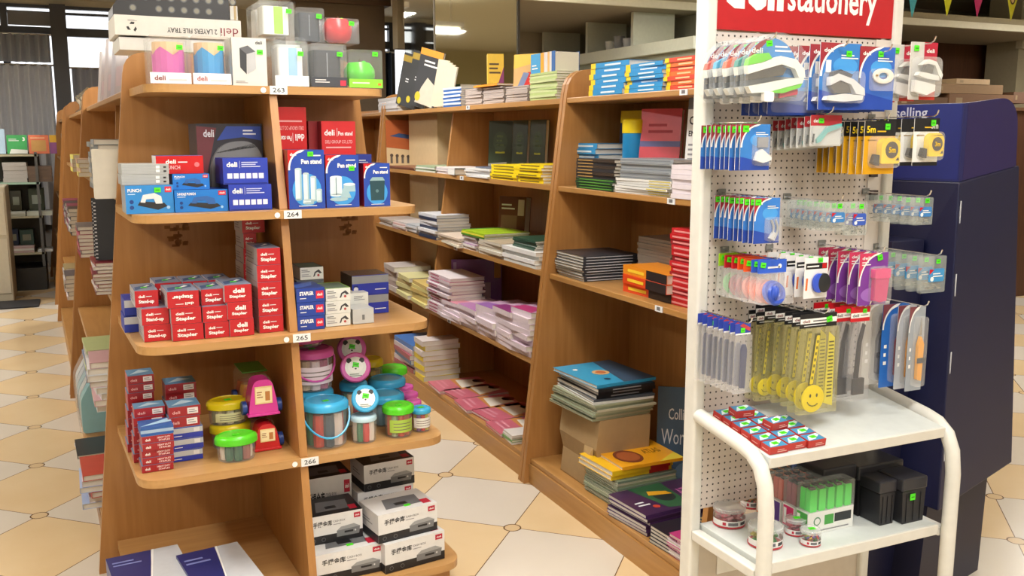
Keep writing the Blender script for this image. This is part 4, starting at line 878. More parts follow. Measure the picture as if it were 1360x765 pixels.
# ---- third board
z = .9205
end_pile(9, 737, 774, 846, 341, z, '33353c', ('black booklet with white lettering', 'of the dark booklet pile'), text=('b8bcc4', .05, .9), jit=.006)
zz = sp_pile(3, 827, 889, 358, z, .15, ['d8481c', 'd8481c', 'e08a20'], ('orange and black study book', 'lying in front'), dx=.045, band=('2a2426', .55, 1.), text=('f0c838', .12, .5), jr=3)
sp_pile(16, 846, 890, 317, z, .15, ['8e8478', 'a09084', '7c8478'], ('worn grey brown booklet', 'of the tall grey pile'), dx=.20, spine='8c8278', pages='b8ac98', jit=.004)
sp_pile(14, 889, 925, 305, z, .19, ['b81c24', 'c42830', '8c2028'], ('red exercise book', 'of the tall red pile'), dx=.06, spine=None, text=('e09090', .1, .8), jit=.005)
# ---- bottom board
z = .1105
def d_top_blue(m, L, W, T): TV(m, T); m.rect(0, 0, L, W, mat('3aa0cc', .3)); m.poly([(L*.45, 0), (L, 0), (L, W), (L*.7, W)], mat('3a5068'), 2); m.disc(L*.45, W*.5, L*.13, mat('d8b078'), 3); m.disc(L*.45, W*.5, L*.08, mat('b86a40'), 4); m.disc(L*.2, W*.75, L*.04, W_, 3); m.disc(L*.33, W*.2, L*.05, mat('183a5a'), 3)
def bpt(px, py, zz): return at(px, py, 'z', zz)
# stack A on a paper parcel
pA = bpt(790, 640, z)
XA = BF(z)+.05; ya = Yat(742, XA, .3); yb = Yat(792, XA, .3)
t = thing('paper_parcel', 'crumpled brown paper parcel under the tall book stack', 'parcel', (XA+.005, yb, z))
m = MB(); rn = random.Random(3); hp = Zat(560, XA, yb)-z; nx = 6
prof = [(0, 0), (.24, 0), (.235, hp*.5), (.24, hp), (.01, hp), (-.006, hp*.6), (.012, hp*.35)]
m.prism(prof, 0, ya-yb-.01, mat('a58a62', .7), 'y'); m.poly([(0, 0)], mat('a58a62', .7)) if 0 else None
m.build('wrapped_body', t, .004)
m = MB(); m.add([(-.007, .02, hp*.62), (-.02, .05, hp*.45), (-.008, .09, hp*.6), (.0, .06, hp*.15), (-.014, .10, hp*.3), (-.006, .03, hp*.2)], [(0, 1, 5), (0, 2, 1), (1, 2, 4), (1, 4, 3), (1, 3, 5)], mat('b89c70', .6)); m.build('folded_flap', t)
zz = z+hp+.001
zz = pile(7, XA-.012, yb-.01, zz, R(2), .27, ya-yb+.02, .0088, ['9aa084', 'b8b49c', '88927a'], ('pale green booklet', 'of the lower group on the parcel'), jit=.01, pages='c8c8b4')
zz = pile(2, XA-.01, yb, zz, R(-2), .27, ya-yb+.01, .009, ['d8d8d4', '4a5058'], ('white paged booklet', 'over the pale green group'), jit=.008)
zz = pile(3, XA+.01, yb, zz, R(1), .26, ya-yb, .0145, '202226', ('thick black textbook', 'under the blue covered atlas'), text=('8a8e94', .25, .75), jit=.012)
pile(1, XA-.0, yb+.0, zz, R(3), .28, ya-yb+.01, .012, '3aa0cc', ('blue atlas with a globe on its cover,', 'top of the tallest stack'), topdraw=d_top_blue)
# stack B
XB = BF(z)+.03; yb = Yat(815, XB, .25); ya = Yat(778, XB, .25)
def d_yel(m, L, W, T): TV(m, T); m.rect(0, 0, L, W, mat('f0a81c', .3)); m.disc(L*.30, W*.4, L*.20, mat('7a3a20'), 2, W*.3); m.disc(L*.30, W*.4, L*.16, mat('a85a30'), 3, W*.22); m.text('ATLAS', L*.58, W*.40, L*.28, W*.20, mat('8a5a10'), 2, .03); m.lines(L*.6, W*.7, L*.25, W*.1, 1, mat('a87818')); m.poly([(L*.6, 0), (L, 0), (L, W*.3)], mat('e8d040'), 2)
zz = pile(12, XB+.02, yb, z, R(3), .27, .235, .0088, ['8f9a7c', 'c8c8b0', '788a78'], ('pale grey green booklet', 'beneath the yellow atlases'), jit=.006, pages='c0c4b4')
zz = pile(2, XB-.0, yb+.01, zz, R(3), .28, .235, .019, 'e8b81c', ('thick yellow atlas with red spine end', 'of the two'), band=('c02820', .62, .95), jit=.006, spine='ecc820')
pile(1, XB+.04, yb+.0, zz, R(0), .275, .24, .012, 'f0a81c', ('yellow atlas with brown globe picture', 'on the middle stack'), topdraw=d_yel)
# stack C: purple atlases, lying with pages to the aisle
def d_pur(m, L, W, T): TV(m, T); m.rect(0, 0, L, W, mat('40244a', .3)); m.poly([(L*.35, W*.1), (L*.62, 0), (L*.7, W), (L*.25, W)], mat('2a5a3a'), 2); m.disc(L*.5, W*.5, L*.12, mat('1c2a2a'), 3, W*.2); m.poly([(L*.35, W*.62), (L*.62, W*.52), (L*.6, W*.66), (L*.4, W*.78)], mat('d8a020'), 4); m.text('ATLAS', L*.70, W*.40, L*.28, W*.26, mat('b0609a'), 3, .03); m.disc(L*.25, W*.22, L*.04, mat('c04030'), 3); m.lines(L*.08, W*.3, L*.15, W*.2, 2, PALE)
XC = BF(z)+.012; yb = Yat(865, XC, .14)
zc = pile(6, XC+.01, Yat(858, XC, .15), z, R(6), .34, .23, .0125, ['40244a', '52306a'], ('purple cover school atlas', 'of the front purple pile'), topdraw=d_pur, jit=.008)
def d_blk(m, L, W, T): TV(m, T); m.rect(0, 0, L, W, mat('221c28', .3)); m.text('ATLAS', L*.50, W*.56, L*.42, W*.22, mat('c8a860'), 3, .03); m.lines(L*.4, W*.3, L*.4, W*.2, 3, mat('b8b080')); m.poly([(L*.1, 0), (L*.5, 0), (L*.3, W*.12)], mat('a03060'), 2)
pile(5, BF(z)+.015, Yat(897, XC, .14), z, R(4), .30, .15, .0115, ['1e1a24', '2a2430'], ('black cover comprehensive atlas', 'of the pile nearest the stand'), topdraw=d_blk, jit=.006)
pile(7, BF(z)+.018, Yat(925, XC, .14), z, R(3), .28, .16, .0105, ['b83a78', 'd8d0d8', 'c87098'], ('pink edged atlas', 'against the white stand post'), jit=.005)
def d_world(m, L, W, T): CV(m); m.rect(0, 0, W, L, mat('486078', .35)); m.text('Collins', W*.30, L*.66, W*.6, L*.12, PALE, 2, .01); m.text('World', W*.12, L*.40, W*.8, L*.16, PALE, 2, .0); m.disc(W*.8, L*.1, W*.3, mat('6a8498'), 2)
stand_book('slate blue standing world atlas behind the yellow atlases', XB+.31, Yat(872, XB+.31, .3), z, R(-35), R(8), .385, .15, .02, '486078', d_world)
def d_cp(m, L, W, T): CV(m); m.rect(0, 0, W, L, mat('1f7fc0', .35)); m.text('Collins', W*.12, L*.74, W*.76, L*.13, W_, 2, .02); m.text('Primary', W*.12, L*.54, W*.7, L*.11, mat('d04a70'), 2, .02); m.text('World', W*.10, L*.36, W*.7, L*.12, W_, 2, .02); m.disc(W*.6, L*.1, W*.34, mat('3aa0d8'), 2, L*.09); m.disc(W*.2, L*.24, W*.05, W_, 2)
stand_book('bright blue standing atlas with white lettering beside the stand', 1.93, 2.66, zc+.002, R(-55), R(5), .335, .22, .02, '1f7fc0', d_cp)
# ================= far bookcase, near bay (Y 3.6 .. 4.87)
z = 1.6555
sp_pile(10, 589, 612, 116, z, .20, ['2f66b0', 'e0e4ee'], ('blue and white spined booklet', 'of the pile at the column'), dx=.004, spine=None, jit=.003)
X = BF(z)+.01
for i, (a, b, n) in enumerate(((614, 640, 11), (642, 669, 12), (672, 701, 12))):
    sp_pile(n, a, b, 118-i*2, z, .22, 'b0a49c', ('pale grey book', f'of the {["left","middle","right"][i]} grey pile on the top board'), dx=.03, spine='b8aca6', jit=.003, pages='c8bcb4')
sp_pile(3, 628, 662, 129, z, .02, 'e88a1c', ('thin orange booklet', 'at the shelf edge'), dx=.001, spine='e88a1c') if 0 else None
ztp = Zat(118, X+.03, 4.6)
def d_orange(m, L, W, T): TV(m, T); m.rect(0, 0, L, W, mat('e8921c', .3)); m.rect(L*.55, W*.1, L*.95, W*.9, mat('f0b040'), 2)
book('thin orange workbook lying over the grey piles', (X+.0, Yat(629, X, ztp), ztp+.004), R(-90), Yat(629, X, z)-Yat(660, X, z), .17, .01, 'e8921c', draw=d_orange)
def d_yb(m, L, W, T): CV(m); m.rect(0, 0, W, L, mat('d8b81c', .35)); m.lines(W*.1, L*.35, W*.7, L*.4, 3, mat('4a3a18')); m.poly([(W*.6, 0), (W, 0), (W, L*.6)], mat('7a2a6a'), 2)
stand_book('yellow standing book with thick white page block', X+.10, Yat(648, X+.1, z), Zat(116, X+.1, Yat(648, X+.1, z))+.004, R(-18), R(4), .165, .085, .05, 'd8b81c', d_yb)
def d_rb(m, L, W, T): CV(m); m.rect(0, 0, W, L, mat('d8b078', .35)); m.poly([(0, 0), (W, 0), (W, L*.62), (W*.5, L*.62)], mat('d02820'), 2); m.poly([(0, L*.1), (W*.2, L*.1), (W*.55, L*.6), (W*.35, L*.62)], mat('7888b0'), 3); m.lines(W*.55, L*.4, W*.3, L*.14, 2, W_); m.poly([(0, L*.7), (W, L*.85), (W, L), (0, L)], mat('e8c050'), 2)
stand_book('red and yellow standing magazine on the top board', X+.02, Yat(681, X+.02, z), z+.0, R(-62), R(3), Zat(70, X, Yat(690, X, z))-z, .17, .012, 'd8b078', d_rb)
zz = sp_pile(11, 704, 739, 96, z, .20, ['b4c884', 'c8d4a0'], ('pale green booklet', 'of the pile by the rounded panel'), dx=.01, spine=None, jit=.003)
yy = Yat(705, X+.03, zz); hh = Zat(73, X+.03, yy)-zz
wd = [('3a98d0', .10, 'blue'), ('e8a020', .035, 'orange'), ('d0ccd0', .035, 'white'), ('dcb070', .02, 'tan'), ('d8d4d4', .02, 'pale grey'), ('2c62a8', .035, 'dark blue')]
y_ = yy
for c, w_, nm in wd:
    stand_book(f'{nm} book standing in the row above the pale green pile', X+.03, y_, zz, R(-90), 0, hh, w_-.002, .12, c, (lambda m, L, W, T: (CV(m), m.lines(W*.15, L*.2, W*.6, L*.3, 2, W_))) if nm == 'blue' else None); y_ -= w_
def d_bk(m, L, W, T): CV(m); m.rect(0, 0, W, L, mat('33363c', .35)); m.rect(0, L*.88, W, L, mat('d89030'), 2); m.lines(W*.25, L*.68, W*.6, L*.14, 2, W_); m.poly([(W*.1, 0), (W*.9, 0), (W, L*.35), (W*.5, L*.5), (W*.3, L*.3)], mat('c8c0b0'), 2); m.disc(W*.2, L*.12, W*.12, mat('c8b830'), 3)
def d_bk2(m, L, W, T): CV(m); m.rect(0, 0, W, L, mat('2f3338', .35)); m.rect(0, L*.84, W, L*.96, mat('a08838'), 2); m.lines(W*.3, L*.45, W*.5, L*.1, 2, PALE); m.disc(W*.15, L*.08, W*.1, mat('c8b830'), 3)
for i, (a, w_, f, nm) in enumerate(((531, .21, d_bk2, 'charcoal magazine leaning at the far end of the top board'), (543, .21, d_bk2, 'dark magazine leaning between the charcoal and computing ones'), (553, .23, d_bk, 'black computing magazine with orange top leaning by the column'))):
    yy = Yat(a, X+.015, z); stand_book(nm, X-.012, yy, z, R(-74), R(5), .325, w_, .014, '33363c', f, side=R(-13))
for i in range(4): stand_book(['cream backed magazine leaning behind the black computing one', 'second cream magazine of the leaning row', 'third cream magazine of the leaning row', 'last cream magazine of the leaning row by the column'][i], X+.005, Yat(572+4*i, X+.005, z), z, R(-62), R(5), .27-.015*i, .08, .012, 'c8bfa8', side=R(-10))
sp_pile(8, 588, 592, 104, z, .2, ['3c6a34', '54803c'], ('green booklet', 'of the pile behind the blue spines'), dx=.03, spine=None) if 0 else None
pile(9, X+.22, Yat(588, X+.22, z), z, R(-90), .30, .14, .016, ['3c6a34', '4f7a3a', '2f5a2c'], ('green covered booklet', 'of the pile beside the mirror column'), jit=.005)
sp_pile(5, 503, 529, 130, z, .2, ['c8c8cc', 'dadade'], ('silvery wrapped booklet', 'of the pile at the board\'s far end'), dx=.01, spine=None)
# second board
z = 1.2905
for i, (a, b, n, pt) in enumerate(((651, 686, 5, 219), (687, 719, 6, 218))): sp_pile(n, a, b, pt, z, .18, 'f0d418', ('yellow spined study book', f'of the {["left","right"][i]} yellow pile'), dx=.008, text=('6a5a20', .1, .85), jit=.006, spine='f2d81a')
zz = sp_pile(5, 620, 650, 224, z, .2, ['e4e4e4', 'd0d0d4'], ('white booklet', 'slumped left of the yellow piles'), dx=.0, jr=5, jit=.012, spine='e0e0e0')
book('blue grey booklet tilted on the white booklets and yellow books', (BF(z)+.03, Yat(636, X, z), zz+.002), R(-84), .30, .18, .006, '5a6478')
book('open dark magazine with green circle at the board edge', (BF(z)+.0, Yat(606, X, z), z+.001), R(-95), .13, .17, .03, '26302a', spine='e4e4e0')
sp_pile(5, 580, 604, 222, z, .2, ['e6dede', 'd4ccd0'], ('pinkish white booklet', 'of the low pile by the open magazine'), dx=.005, spine=None)
sp_pile(4, 552, 578, 220, z, .18, ['d8dcd0', '9ab090'], ('thin white leaflet', 'of the pile before the column'), dx=.0, spine=None)
sp_pile(3, 517, 549, 221, z, .2, ['8a5a44', '7a4a3c'], ('brown jotter', 'of the low brown pile'), dx=.0)
def d_dk(m, L, W, T): CV(m); m.rect(0, 0, W, L, mat('2c3a26', .35)); m.disc(W*.5, L*.6, W*.3, mat('3a4c30'), 2, L*.2); m.lines(W*.35, L*.5, W*.3, L*.25, 3, mat('7a8a58')); m.lines(W*.3, L*.36, W*.4, L*.08, 1, mat('b0b020')); m.poly([(0, 0), (W*.7, 0), (W*.8, L*.22), (0, L*.18)], mat('8a8c84'), 2)
for i, (a, nm, xx) in enumerate(((648, 'left', 2.06), (679, 'middle', 2.10), (702, 'right', 2.11))): stand_book(f'dark green book standing against the back panel, {nm} of three', xx, Yat(a, xx, z), z+.003, R([-60, -74, -82][i]), R(3), .285, [.16, .12, .14][i], .02, '2c3a26', d_dk)
def d_of(m, L, W, T): CV(m); m.rect(0, 0, W, L, mat('a85524', .4)); m.poly([(W*.1, L*.66), (W*.9, L*.58), (W, L*.66), (W*.4, L*.72)], mat('2a4470'), 2); m.poly([(0, 0), (W, 0), (W, L*.34), (0, L*.42)], mat('c8b088'), 2); 
def d_of2(m, L, W, T):
    d_of(m, L, W, T)
    for k in range(5): m.disc(W*(.15+.17*k), L*(.25-.01*k), W*.05, mat('4a3a30'), 3); m.rect(W*(.11+.17*k), L*.08, W*(.18+.17*k), L*.22, mat('5a5048'), 3)
stand_book('large orange book with figures standing at the far partition', 1.86, 6.10, z, R(-6), R(4), .31, .22, .015, 'a85524', d_of2)
# third board
z = .9205
zz = sp_pile(4, 668, 711, 330, z, .22, ['d8dcd8', 'e8e8e8'], ('white paged book', 'of the right corner pile'), dx=.0, spine=None, jit=.008)
zz = sp_pile(5, 682, 712, 317, zz, .2, ['244a38', 'c8ccc8'], ('dark green textbook', 'topping the right corner pile'), dx=.02, spine='2c5040')
zz = sp_pile(5, 636, 666, 320, z, .24, ['b8a890', 'd8d8d0'], ('white paged workbook', 'under the lime green ones'), dx=.0, spine='cfc8b8')
def d_lg(m, L, W, T): TV(m, T); m.rect(0, 0, L, W, mat('a8cc2c', .3)); m.rect(0, 0, L*.12, W, mat('4a8a2c'), 2); m.rect(L*.4, W*.1, L*.42, W*.9, mat('5a8a2a'), 2); m.rect(L*.65, W*.1, L*.66, W*.8, mat('5a8a2a'), 2)
pile(3, BF(z)+.0, Yat(636, X, z)+.02, zz, R(-90), .30, .25, .008, ['4a8a2c', 'e8e050', 'a8cc2c'], ('lime green workbook', 'over the white paged workbooks'), topdraw=d_lg, jit=.008)
sp_pile(6, 617, 634, 309, z, .2, ['e4e0e0', '8a4a8a'], ('white booklet', 'of the small pile left of lime green'), dx=.01, spine='e4e0e0', jit=.01)
sp_pile(4, 584, 614, 313, z, .22, ['e8e4d0', 'd8c8b8'], ('cream leaflet', 'of the fanned pile by the partition'), dx=.0, spine=None, jr=6, jit=.012)
def d_brown(m, L, W, T): CV(m); m.rect(0, 0, W, L, mat('6a3c30', .4)); m.rect(W*.1, L*.08, W*.7, L*.62, mat('8a6a54'), 2); m.rect(W*.72, L*.62, W*.95, L*.94, mat('c8b0a8'), 2); m.lines(W*.1, L*.72, W*.5, L*.15, 2, PALE)
stand_book('brown standing reader with thick grey pages on the third board', 1.985, Yat(660, 1.985, z), z, R(-60), R(6), .26, .17, .05, '6a3c30', d_brown)
for i, (a, b, n, pt, cv) in enumerate(((504, 520, 4, 290, ['d8d0cc', 'c0b8b4']), (522, 538, 4, 294, ['d8b8b4', 'd8d4d4']), (540, 554, 5, 298, ['b8c0c8', 'd8d8dc']), (556, 579, 8, 284, ['2c3a54', 'd8dce4', 'e4e4e8']))):
    sp_pile(n, a, b, pt, z, .2, cv, (['grey leaflet', 'pinkish leaflet', 'silver grey leaflet', 'navy and white booklet'][i], f'of the far bay pile, {["first","second","third","tallest"][i]} from the gondola'), dx=.0, spine=None, jit=.008)
# fourth board
z = .5305
def d_purp(m, L, W, T): CV(m); m.rect(0, 0, W, L, mat('8a4c9c', .3)); m.rect(W*.04, L*.06, W*.10, L*.94, mat('b898c8'), 2); m.disc(W*.35, L*.2, W*.1, mat('d8b030'), 2, L*.25); m.disc(W*.55, L*.35, W*.1, mat('5a3a30'), 3); m.rect(W*.62, L*.05, W*.78, L*.5, mat('c8a8b8'), 2); m.rect(W*.85, L*.6, W*.98, L*.95, mat('d8a830'), 2); m.rect(W*.1, L*.08, W*.25, L*.4, mat('5a2a8a'), 3)
stand_book('wide purple magazine standing behind the pink piles', 1.90, 5.02, z, R(-24), R(3), .265, .29, .006, '8a4c9c', d_purp)
sp_pile(12, 569, 598, 365, z, .2, ['e0d4dc', 'b04a6a', 'e4dce0'], ('white and rose booklet', 'of the tall pile by the partition'), dx=.0, spine='dcd0d8', text=('b04870', .1, .5), jit=.01)
for i, (a, b, n, pt) in enumerate(((588, 612, 5, 402), (610, 634, 5, 408), (632, 657, 5, 408), (655, 679, 7, 410), (677, 701, 8, 412))):
    def d_pk(m, L, W, T, i=i): TV(m, T); m.rect(0, 0, L, W, mat('c8a4c0', .3)); m.poly([(0, 0), (L, 0), (L*.6, W*.4), (0, W*.3)], mat(['d88aa0', 'b078b0', '9a6ab0', '8a3a78', 'b8407a'][i], .3), 2); m.disc(L*.6, W*.6, L*.2, mat('e0b8c0'), 3)
    sp_pile(n, a, b, pt, z, .24, ['e6d8e2', 'd8c4d4'], ('pink and white magazine', f'of the {["first","second","third","fourth","fifth"][i]} pile along the board'), dx=-.006, spine='e4d6e0', topdraw=d_pk, jr=5, jit=.012, kind='magazine')
for i, (a, b, n, pt, cv, nm) in enumerate(((512, 528, 5, 352, ['c8c0bc', 'b8a8a4'], 'grey'), (528, 546, 5, 366, ['d8d49c', 'b8a878'], 'pale yellow'), (548, 570, 6, 376, ['dcd48c', 'd0b870'], 'straw yellow'))):
    sp_pile(n, a, b, pt, z, .24, cv, (f'{nm} pamphlet', 'of its pile in the far bay'), dx=.0, spine=None, jr=4, jit=.01)
# bottom board: overlapping pink magazines
z = .1105
def d_mag(m, L, W, T): TV(m, T); m.rect(0, 0, L, W, mat('c86a7c', .3)); m.rect(0, W*.42, L, W*.62, mat('c8884a'), 2); m.poly([(L*.15, W*.5), (L*.9, W*.45), (L*.7, W*.95), (L*.2, W*.85)], mat('e4dccc'), 3); m.disc(L*.4, W*.9, L*.16, mat('7a3a2a'), 3); m.lines(L*.1, W*.1, L*.7, W*.2, 2, mat('d890a0'), 3)
for i, (a, b) in enumerate(((569, 588), (586, 604), (603, 624), (623, 646), (645, 668))):
    sp_pile(2, a, b, 0, z, .27, 'c86a7c', ('pink covered magazine', f'of the {["first","second","third","fourth","fifth"][i]} thin pile from the partition'), dx=.005, topdraw=d_mag, jr=4, jit=.01, kind='magazine') if 0 else None
    X = BF(z)+.006; ya, yb = Yat(a, X, z), Yat(b, X, z)
    pile(3, X+(.012 if i % 2 else 0), ya, z, R(-90+(4 if i % 2 else -3)), ya-yb-.005, .30, .006, ['c86a7c', 'd8c8c8', 'd07088'], ('pink covered magazine', f'of the {["first","second","third","fourth","fifth"][i]} thin pile from the partition'), topdraw=d_mag, kind='magazine', jit=.003)
ya = Yat(668, X, z)
pile(4, X, ya, z, R(-92), .11, .28, .010, ['d8d4d0', '6a9a4a', 'd8d8d4'], ('white and green magazine', 'of the pile near the side panel'), kind='magazine')
for i, (a, b, n, pt, cv, nm) in enumerate(((524, 548, 6, 452, ['a04a5a', 'd8ccd0', '4a7ac0'], 'red white and blue'), (551, 563, 8, 450, ['e0c820', 'd8d0d0'], 'yellow'))):
    sp_pile(n, a, b, pt, z, .22, cv, (f'{nm} magazine', 'of its pile on the far bottom board'), dx=.0, spine=None, jr=3, kind='magazine')
#@@LEFTSIDE
# ---- left face of the gondola (items face -x in the gondola frame)
def gl(lx, ly, z): return G(lx, ly, z)
def lpile(n, ly, z, L, W, T, cover, where, face='spine', kind='book', **kw):
    rz = GA+R(90) if 0 else GA+R(-90)
    # spine faces local -x: start at far end
    p = G(-(HW(z)-.02)-.045, ly+L, z); return pile(n, p.x, p.y, z, GA+R(-90), L, W, T, cover, where, kind=kind, **kw)
z = 1.2905
lpile(10, .42, z, .22, .17, .019, ['9aa0a8', 'b4b8bc', '8a9098'], ('grey spiral notebook', 'of the near grey pile in the left aisle'), spine=None, kind='notebook', jit=.008)
lpile(9, .72, z, .22, .17, .020, ['8c9298', 'b0b4ba'], ('grey wrapped notebook', 'of the farther grey pile in the left aisle'), kind='notebook', jit=.008)
lpile(4, 1.95, z, .3, .2, .022, ['d8cc70', 'c8a890'], ('cream and yellow book', 'of the lower pair group in the left aisle'))
z = 1.6555
def d_lean(m, L, W, T): CV(m); m.rect(0, 0, W, L, mat('c8bcc4', .2)); m.rect(W*.1, L*.1, W*.9, L*.35, mat('b0949c'), 2)
for i in range(6):
    p = G(-(HW(1.65)-.04)-.01, .68+i*.2, z); stand_book(['pale plastic wrapped book standing first behind the end panel on top', 'second wrapped book standing on the left aisle top board', 'third wrapped book standing on the left aisle top board', 'fourth wrapped book standing on the left aisle top board', 'fifth wrapped book standing on the left aisle top board', 'last wrapped book standing on the left aisle top board'][i], p.x, p.y, z, GA+R(-80), R(6), .30-.012*i, .175, .03, ['c0b4bc', 'a8a0b0', 'd0c4c8', 'b8a8ac', '9a8a90', 'c8c0c4'][i], d_lean if i % 2 == 0 else None)
# white board and small box protruding at the left edge of display shelf
p = at(127, 277, 'y', 3.52); t = thing('white_panel', 'white plastic board standing at the left edge of the gondola', 'board', (p.x, 3.52, 1.277)); h = Zat(203, p.x, 3.52)-1.277
z = .9205
lpile(9, .36, z, .24, .17, .0125, ['6a2430', 'd8d0d0', '8a2c38'], ('maroon hardcover notebook', 'of the maroon pile in the left aisle'), kind='notebook')
lpile(8, 1.55, z, .28, .18, .018, ['9a2440', '6a6a70', 'c87088'], ('magenta and grey notebook', 'of the farther pile in the left aisle'), kind='notebook')
def d_spir(m, L, W, T):
    CV(m); m.rect(0, 0, W, L, mat('2c2e34', .3))
    for k in range(16): m.rect(.002, L*(.03+.06*k), .010, L*(.05+.06*k), mat('c8c8cc', .3), 2)
p = G(-(HW(1.0)-.01), .30+.34, .0)
z2 = .9205+9*.0131+.002
for i in range(2):
    p = G(-(HW(1.1)-.02), .40+.09*i, 0); stand_book(['black spiral album standing on the maroon notebooks', 'second black spiral album behind the first'][i], p.x-.055, p.y+.02, z2, GA+R(-12), R(4), .225, .19, .02, '2c2e34', d_spir, name='album', cat='album')
z = .5305
lpile(8, .16, z, .20, .16, .022, ['d8dce0', 'c8a0a8', 'e4e6ea'], ('white wrapped stationery pack', 'of the near pile in the left aisle'), kind='paper_pack', jit=.012, jr=6)
lpile(8, .62, z, .28, .18, .016, ['6a7aa0', 'c8c8cc', '9a4a6a', 'b8c890'], ('mixed coloured notebook', 'of the pile in the left aisle middle board'), kind='notebook', jit=.01)
z = .1105
lpile(6, .34, z, .24, .16, .022, ['a8b8d8', 'd8d0dc', 'c04838'], ('pale blue and pink pad', 'at bottom of the left aisle'), kind='notepad', jit=.012, jr=5)
lpile(3, .88, z, .25, .17, .014, ['26282c', 'd8dce4'], ('black and white clipboard', 'of the low pile in the left aisle'), kind='clipboard', jit=.012, jr=6)
for i in range(5):
    p = G(-(HW(.3)+.03), 1.35+.12*i, 0); t = thing('wrapped_bag', f'clear wrapped turquoise bag, {["first","second","third","fourth","fifth"][i]} from the near end of the bottom board', 'bag', (p.x+.02, p.y, .1115), GA)
    m = MB(); m.prism(rounded([(0, 0), (.16, 0), (.15, .17), (.10, .25), (.05, .25), (.0, .16)], [.02]*6), 0, .10, mat(['8fc4cc', 'b8c0c8', '7ab0c0', 'a8b8c8', 'c8d0d8'][i], .3), 'y', True); m.build('bag_body', t, .008); m = MB(); m.prism(rounded([(-.012, -.0), (.17, -.0), (.16, .18), (.12, .275), (.04, .27), (-.012, .17)], [.02]*6), -.008, .108, film('ffffff', .05, .08), 'y', True); m.build('clear_wrap', t)
# glittering key rings etc on further gondola
z = 1.6555
for i in range(7):
    p = G(-(HW(1.65)-.05), 2.75+.16*i, z); t = thing('trinket', f'silver trinket, {["first","second","third","fourth","fifth","sixth","seventh"][i]} on the far left gondola top', 'trinket', p)
    m = MB(); m.lathe([(.03, 0), (.035, .004), (.008, .02), (.008, .05+.01*(i % 3)), (.028, .075+.01*(i % 3)), (.03, .10), (.0, .125)], CHROME, seg=12); m.build('body', t)
z = 1.2905
def lp2(n, ly, z, *a, **k): return lpile(n, ly, z, *a, **k)
lp2(4, 2.70, z, .3, .2, .024, ['d8cc60', 'c0a090', 'c8d0b0'], ('pale yellow book', 'of the pile on the second left gondola'))
z = .9205
for i in range(4): lp2(7, 2.68+.27*i, z, .24, .18, .022, [['26262a', 'd0d0d4'], ['7a2848', 'b8b0b4'], ['30303a', 'b8b8b8'], ['8a3050', '404048']][i], ('patterned boxed item', f'of the {["first","second","third","fourth"][i]} stack on the far left gondola'), kind='boxed_item')
z = .5305
for i in range(2): lp2(6, 2.75+.34*i, z, .28, .18, .024, [['d8c8c8', '4a4a50'], ['b8b8bc', '9a8a60']][i], ('mixed pack', f'of the {["near","far"][i]} stack, lower far left gondola'), kind='paper_pack')
for zz_, cc in ((1.2905, '3a3028'), (.9205, '2c2c30'), (.5305, '26282c')):
    for i in range(2):
        p = G(-(HW(zz_)-.03), 6.0+.4*i, zz_); pile(5, p.x, p.y+.3, zz_, GA+R(-90), .3, .2, .045, [cc, 'b8b4b0'], ('dark striped pack', f'{["near","far"][i]} stack, {dict([(1.2905,"upper"),(.9205,"middle"),(.5305,"lower")])[zz_]} board of farthest gondola'), kind='paper_pack')
# white board item geometry
t = [o for o in COL.objects if o.name.startswith('white_panel')][0]
m = MB(); m.prism(rounded([(0, 0), (.15, 0), (.15, h), (0, h)], [.006]*4), 0, .03, mat('d8d4c8', .4), 'y'); m.build('panel', t, .004)
t.location.z = 1.2905; t.location.x = .035; t.location.y = 3.445
t = thing('small_box', 'small red and blue box beside the white plastic board', 'box', (G(-.42, -.12, 0).x, 3.26, 1.276), GA); m = MB().box(0, .035, 0, .05, 0, .085, mat('24387c')); FRT(m); m.poly([(0, .04), (.035, .06), (.035, .085), (0, .085)], RED); m.build('carton', t)
#@@FARSHELF glass shelving at the back left
t = thing('glass_shelving', 'dark based glass shelving unit against the back windows', 'shelving', (0,0,0))
xa, xb, yA, yB = -2.6, -.375, 10.35, 10.75
m = MB(); m.box(xa, xb, yA-.1, yB, 0, .22, mat('141416', .3)); m.build('base', t)
for z_, nm in ((.36, 'f'), (.72, 'f'), (1.05, 'f'), (1.32, 'f')):
    m = MB(); m.box(xa, xb, yA, yB, z_-.02, z_, mat('a8c8b4' if z_ == 1.05 else 'b0aa90', .2)); m.build('glass_shelf', t)
m = MB(); m.box(xa, xb, yB, yB+.02, .2, 1.34, mat('3a352a', .5)); m.build('back_panel', t)
for x in (xa, -1.5, xb-.03):
    m = MB(); m.box(x, x+.025, yA, yA+.025, .2, 1.34, mat('5a5a58', .4)); m.build('upright', t)
def stand_far(label, px0, px1, pyt, z_, c, f=None, T=.03):
    x0 = Xat(px0, yA+.05, z_); x1 = Xat(px1, yA+.05, z_); stand_book(label, x0, yA+.05, z_+.002, 0, R(6), Zat(pyt, x0, yA+.05)-z_, x1-x0, T, c, f)
def d_g3(m, L, W, T): CV(m); m.rect(0, 0, W, L, mat('2f9c50', .35)); m.text('3', W*.78, L*.68, W*.12, L*.2, W_, 2, .03); m.lines(W*.1, L*.66, W*.5, L*.16, 2, PALE); m.poly([(W*.1, 0), (W, 0), (W, L*.2), (W*.2, L*.25)], mat('d8dcd8'), 2)
def d_or(m, L, W, T): CV(m); m.rect(0, 0, W, L, mat('d8704c', .35)); m.rect(W*.12, L*.12, W*.85, L*.72, mat('c89a58'), 2); m.lines(W*.1, L*.80, W*.7, L*.1, 1, mat('f0c8a0'))
stand_far('green workbook with a number three standing on the glass shelving', 10, 37, 180, 1.32, '2f9c50', d_g3)
stand_far('orange red picture book on the glass shelving', 39, 66, 180, 1.32, 'd8704c', d_or)
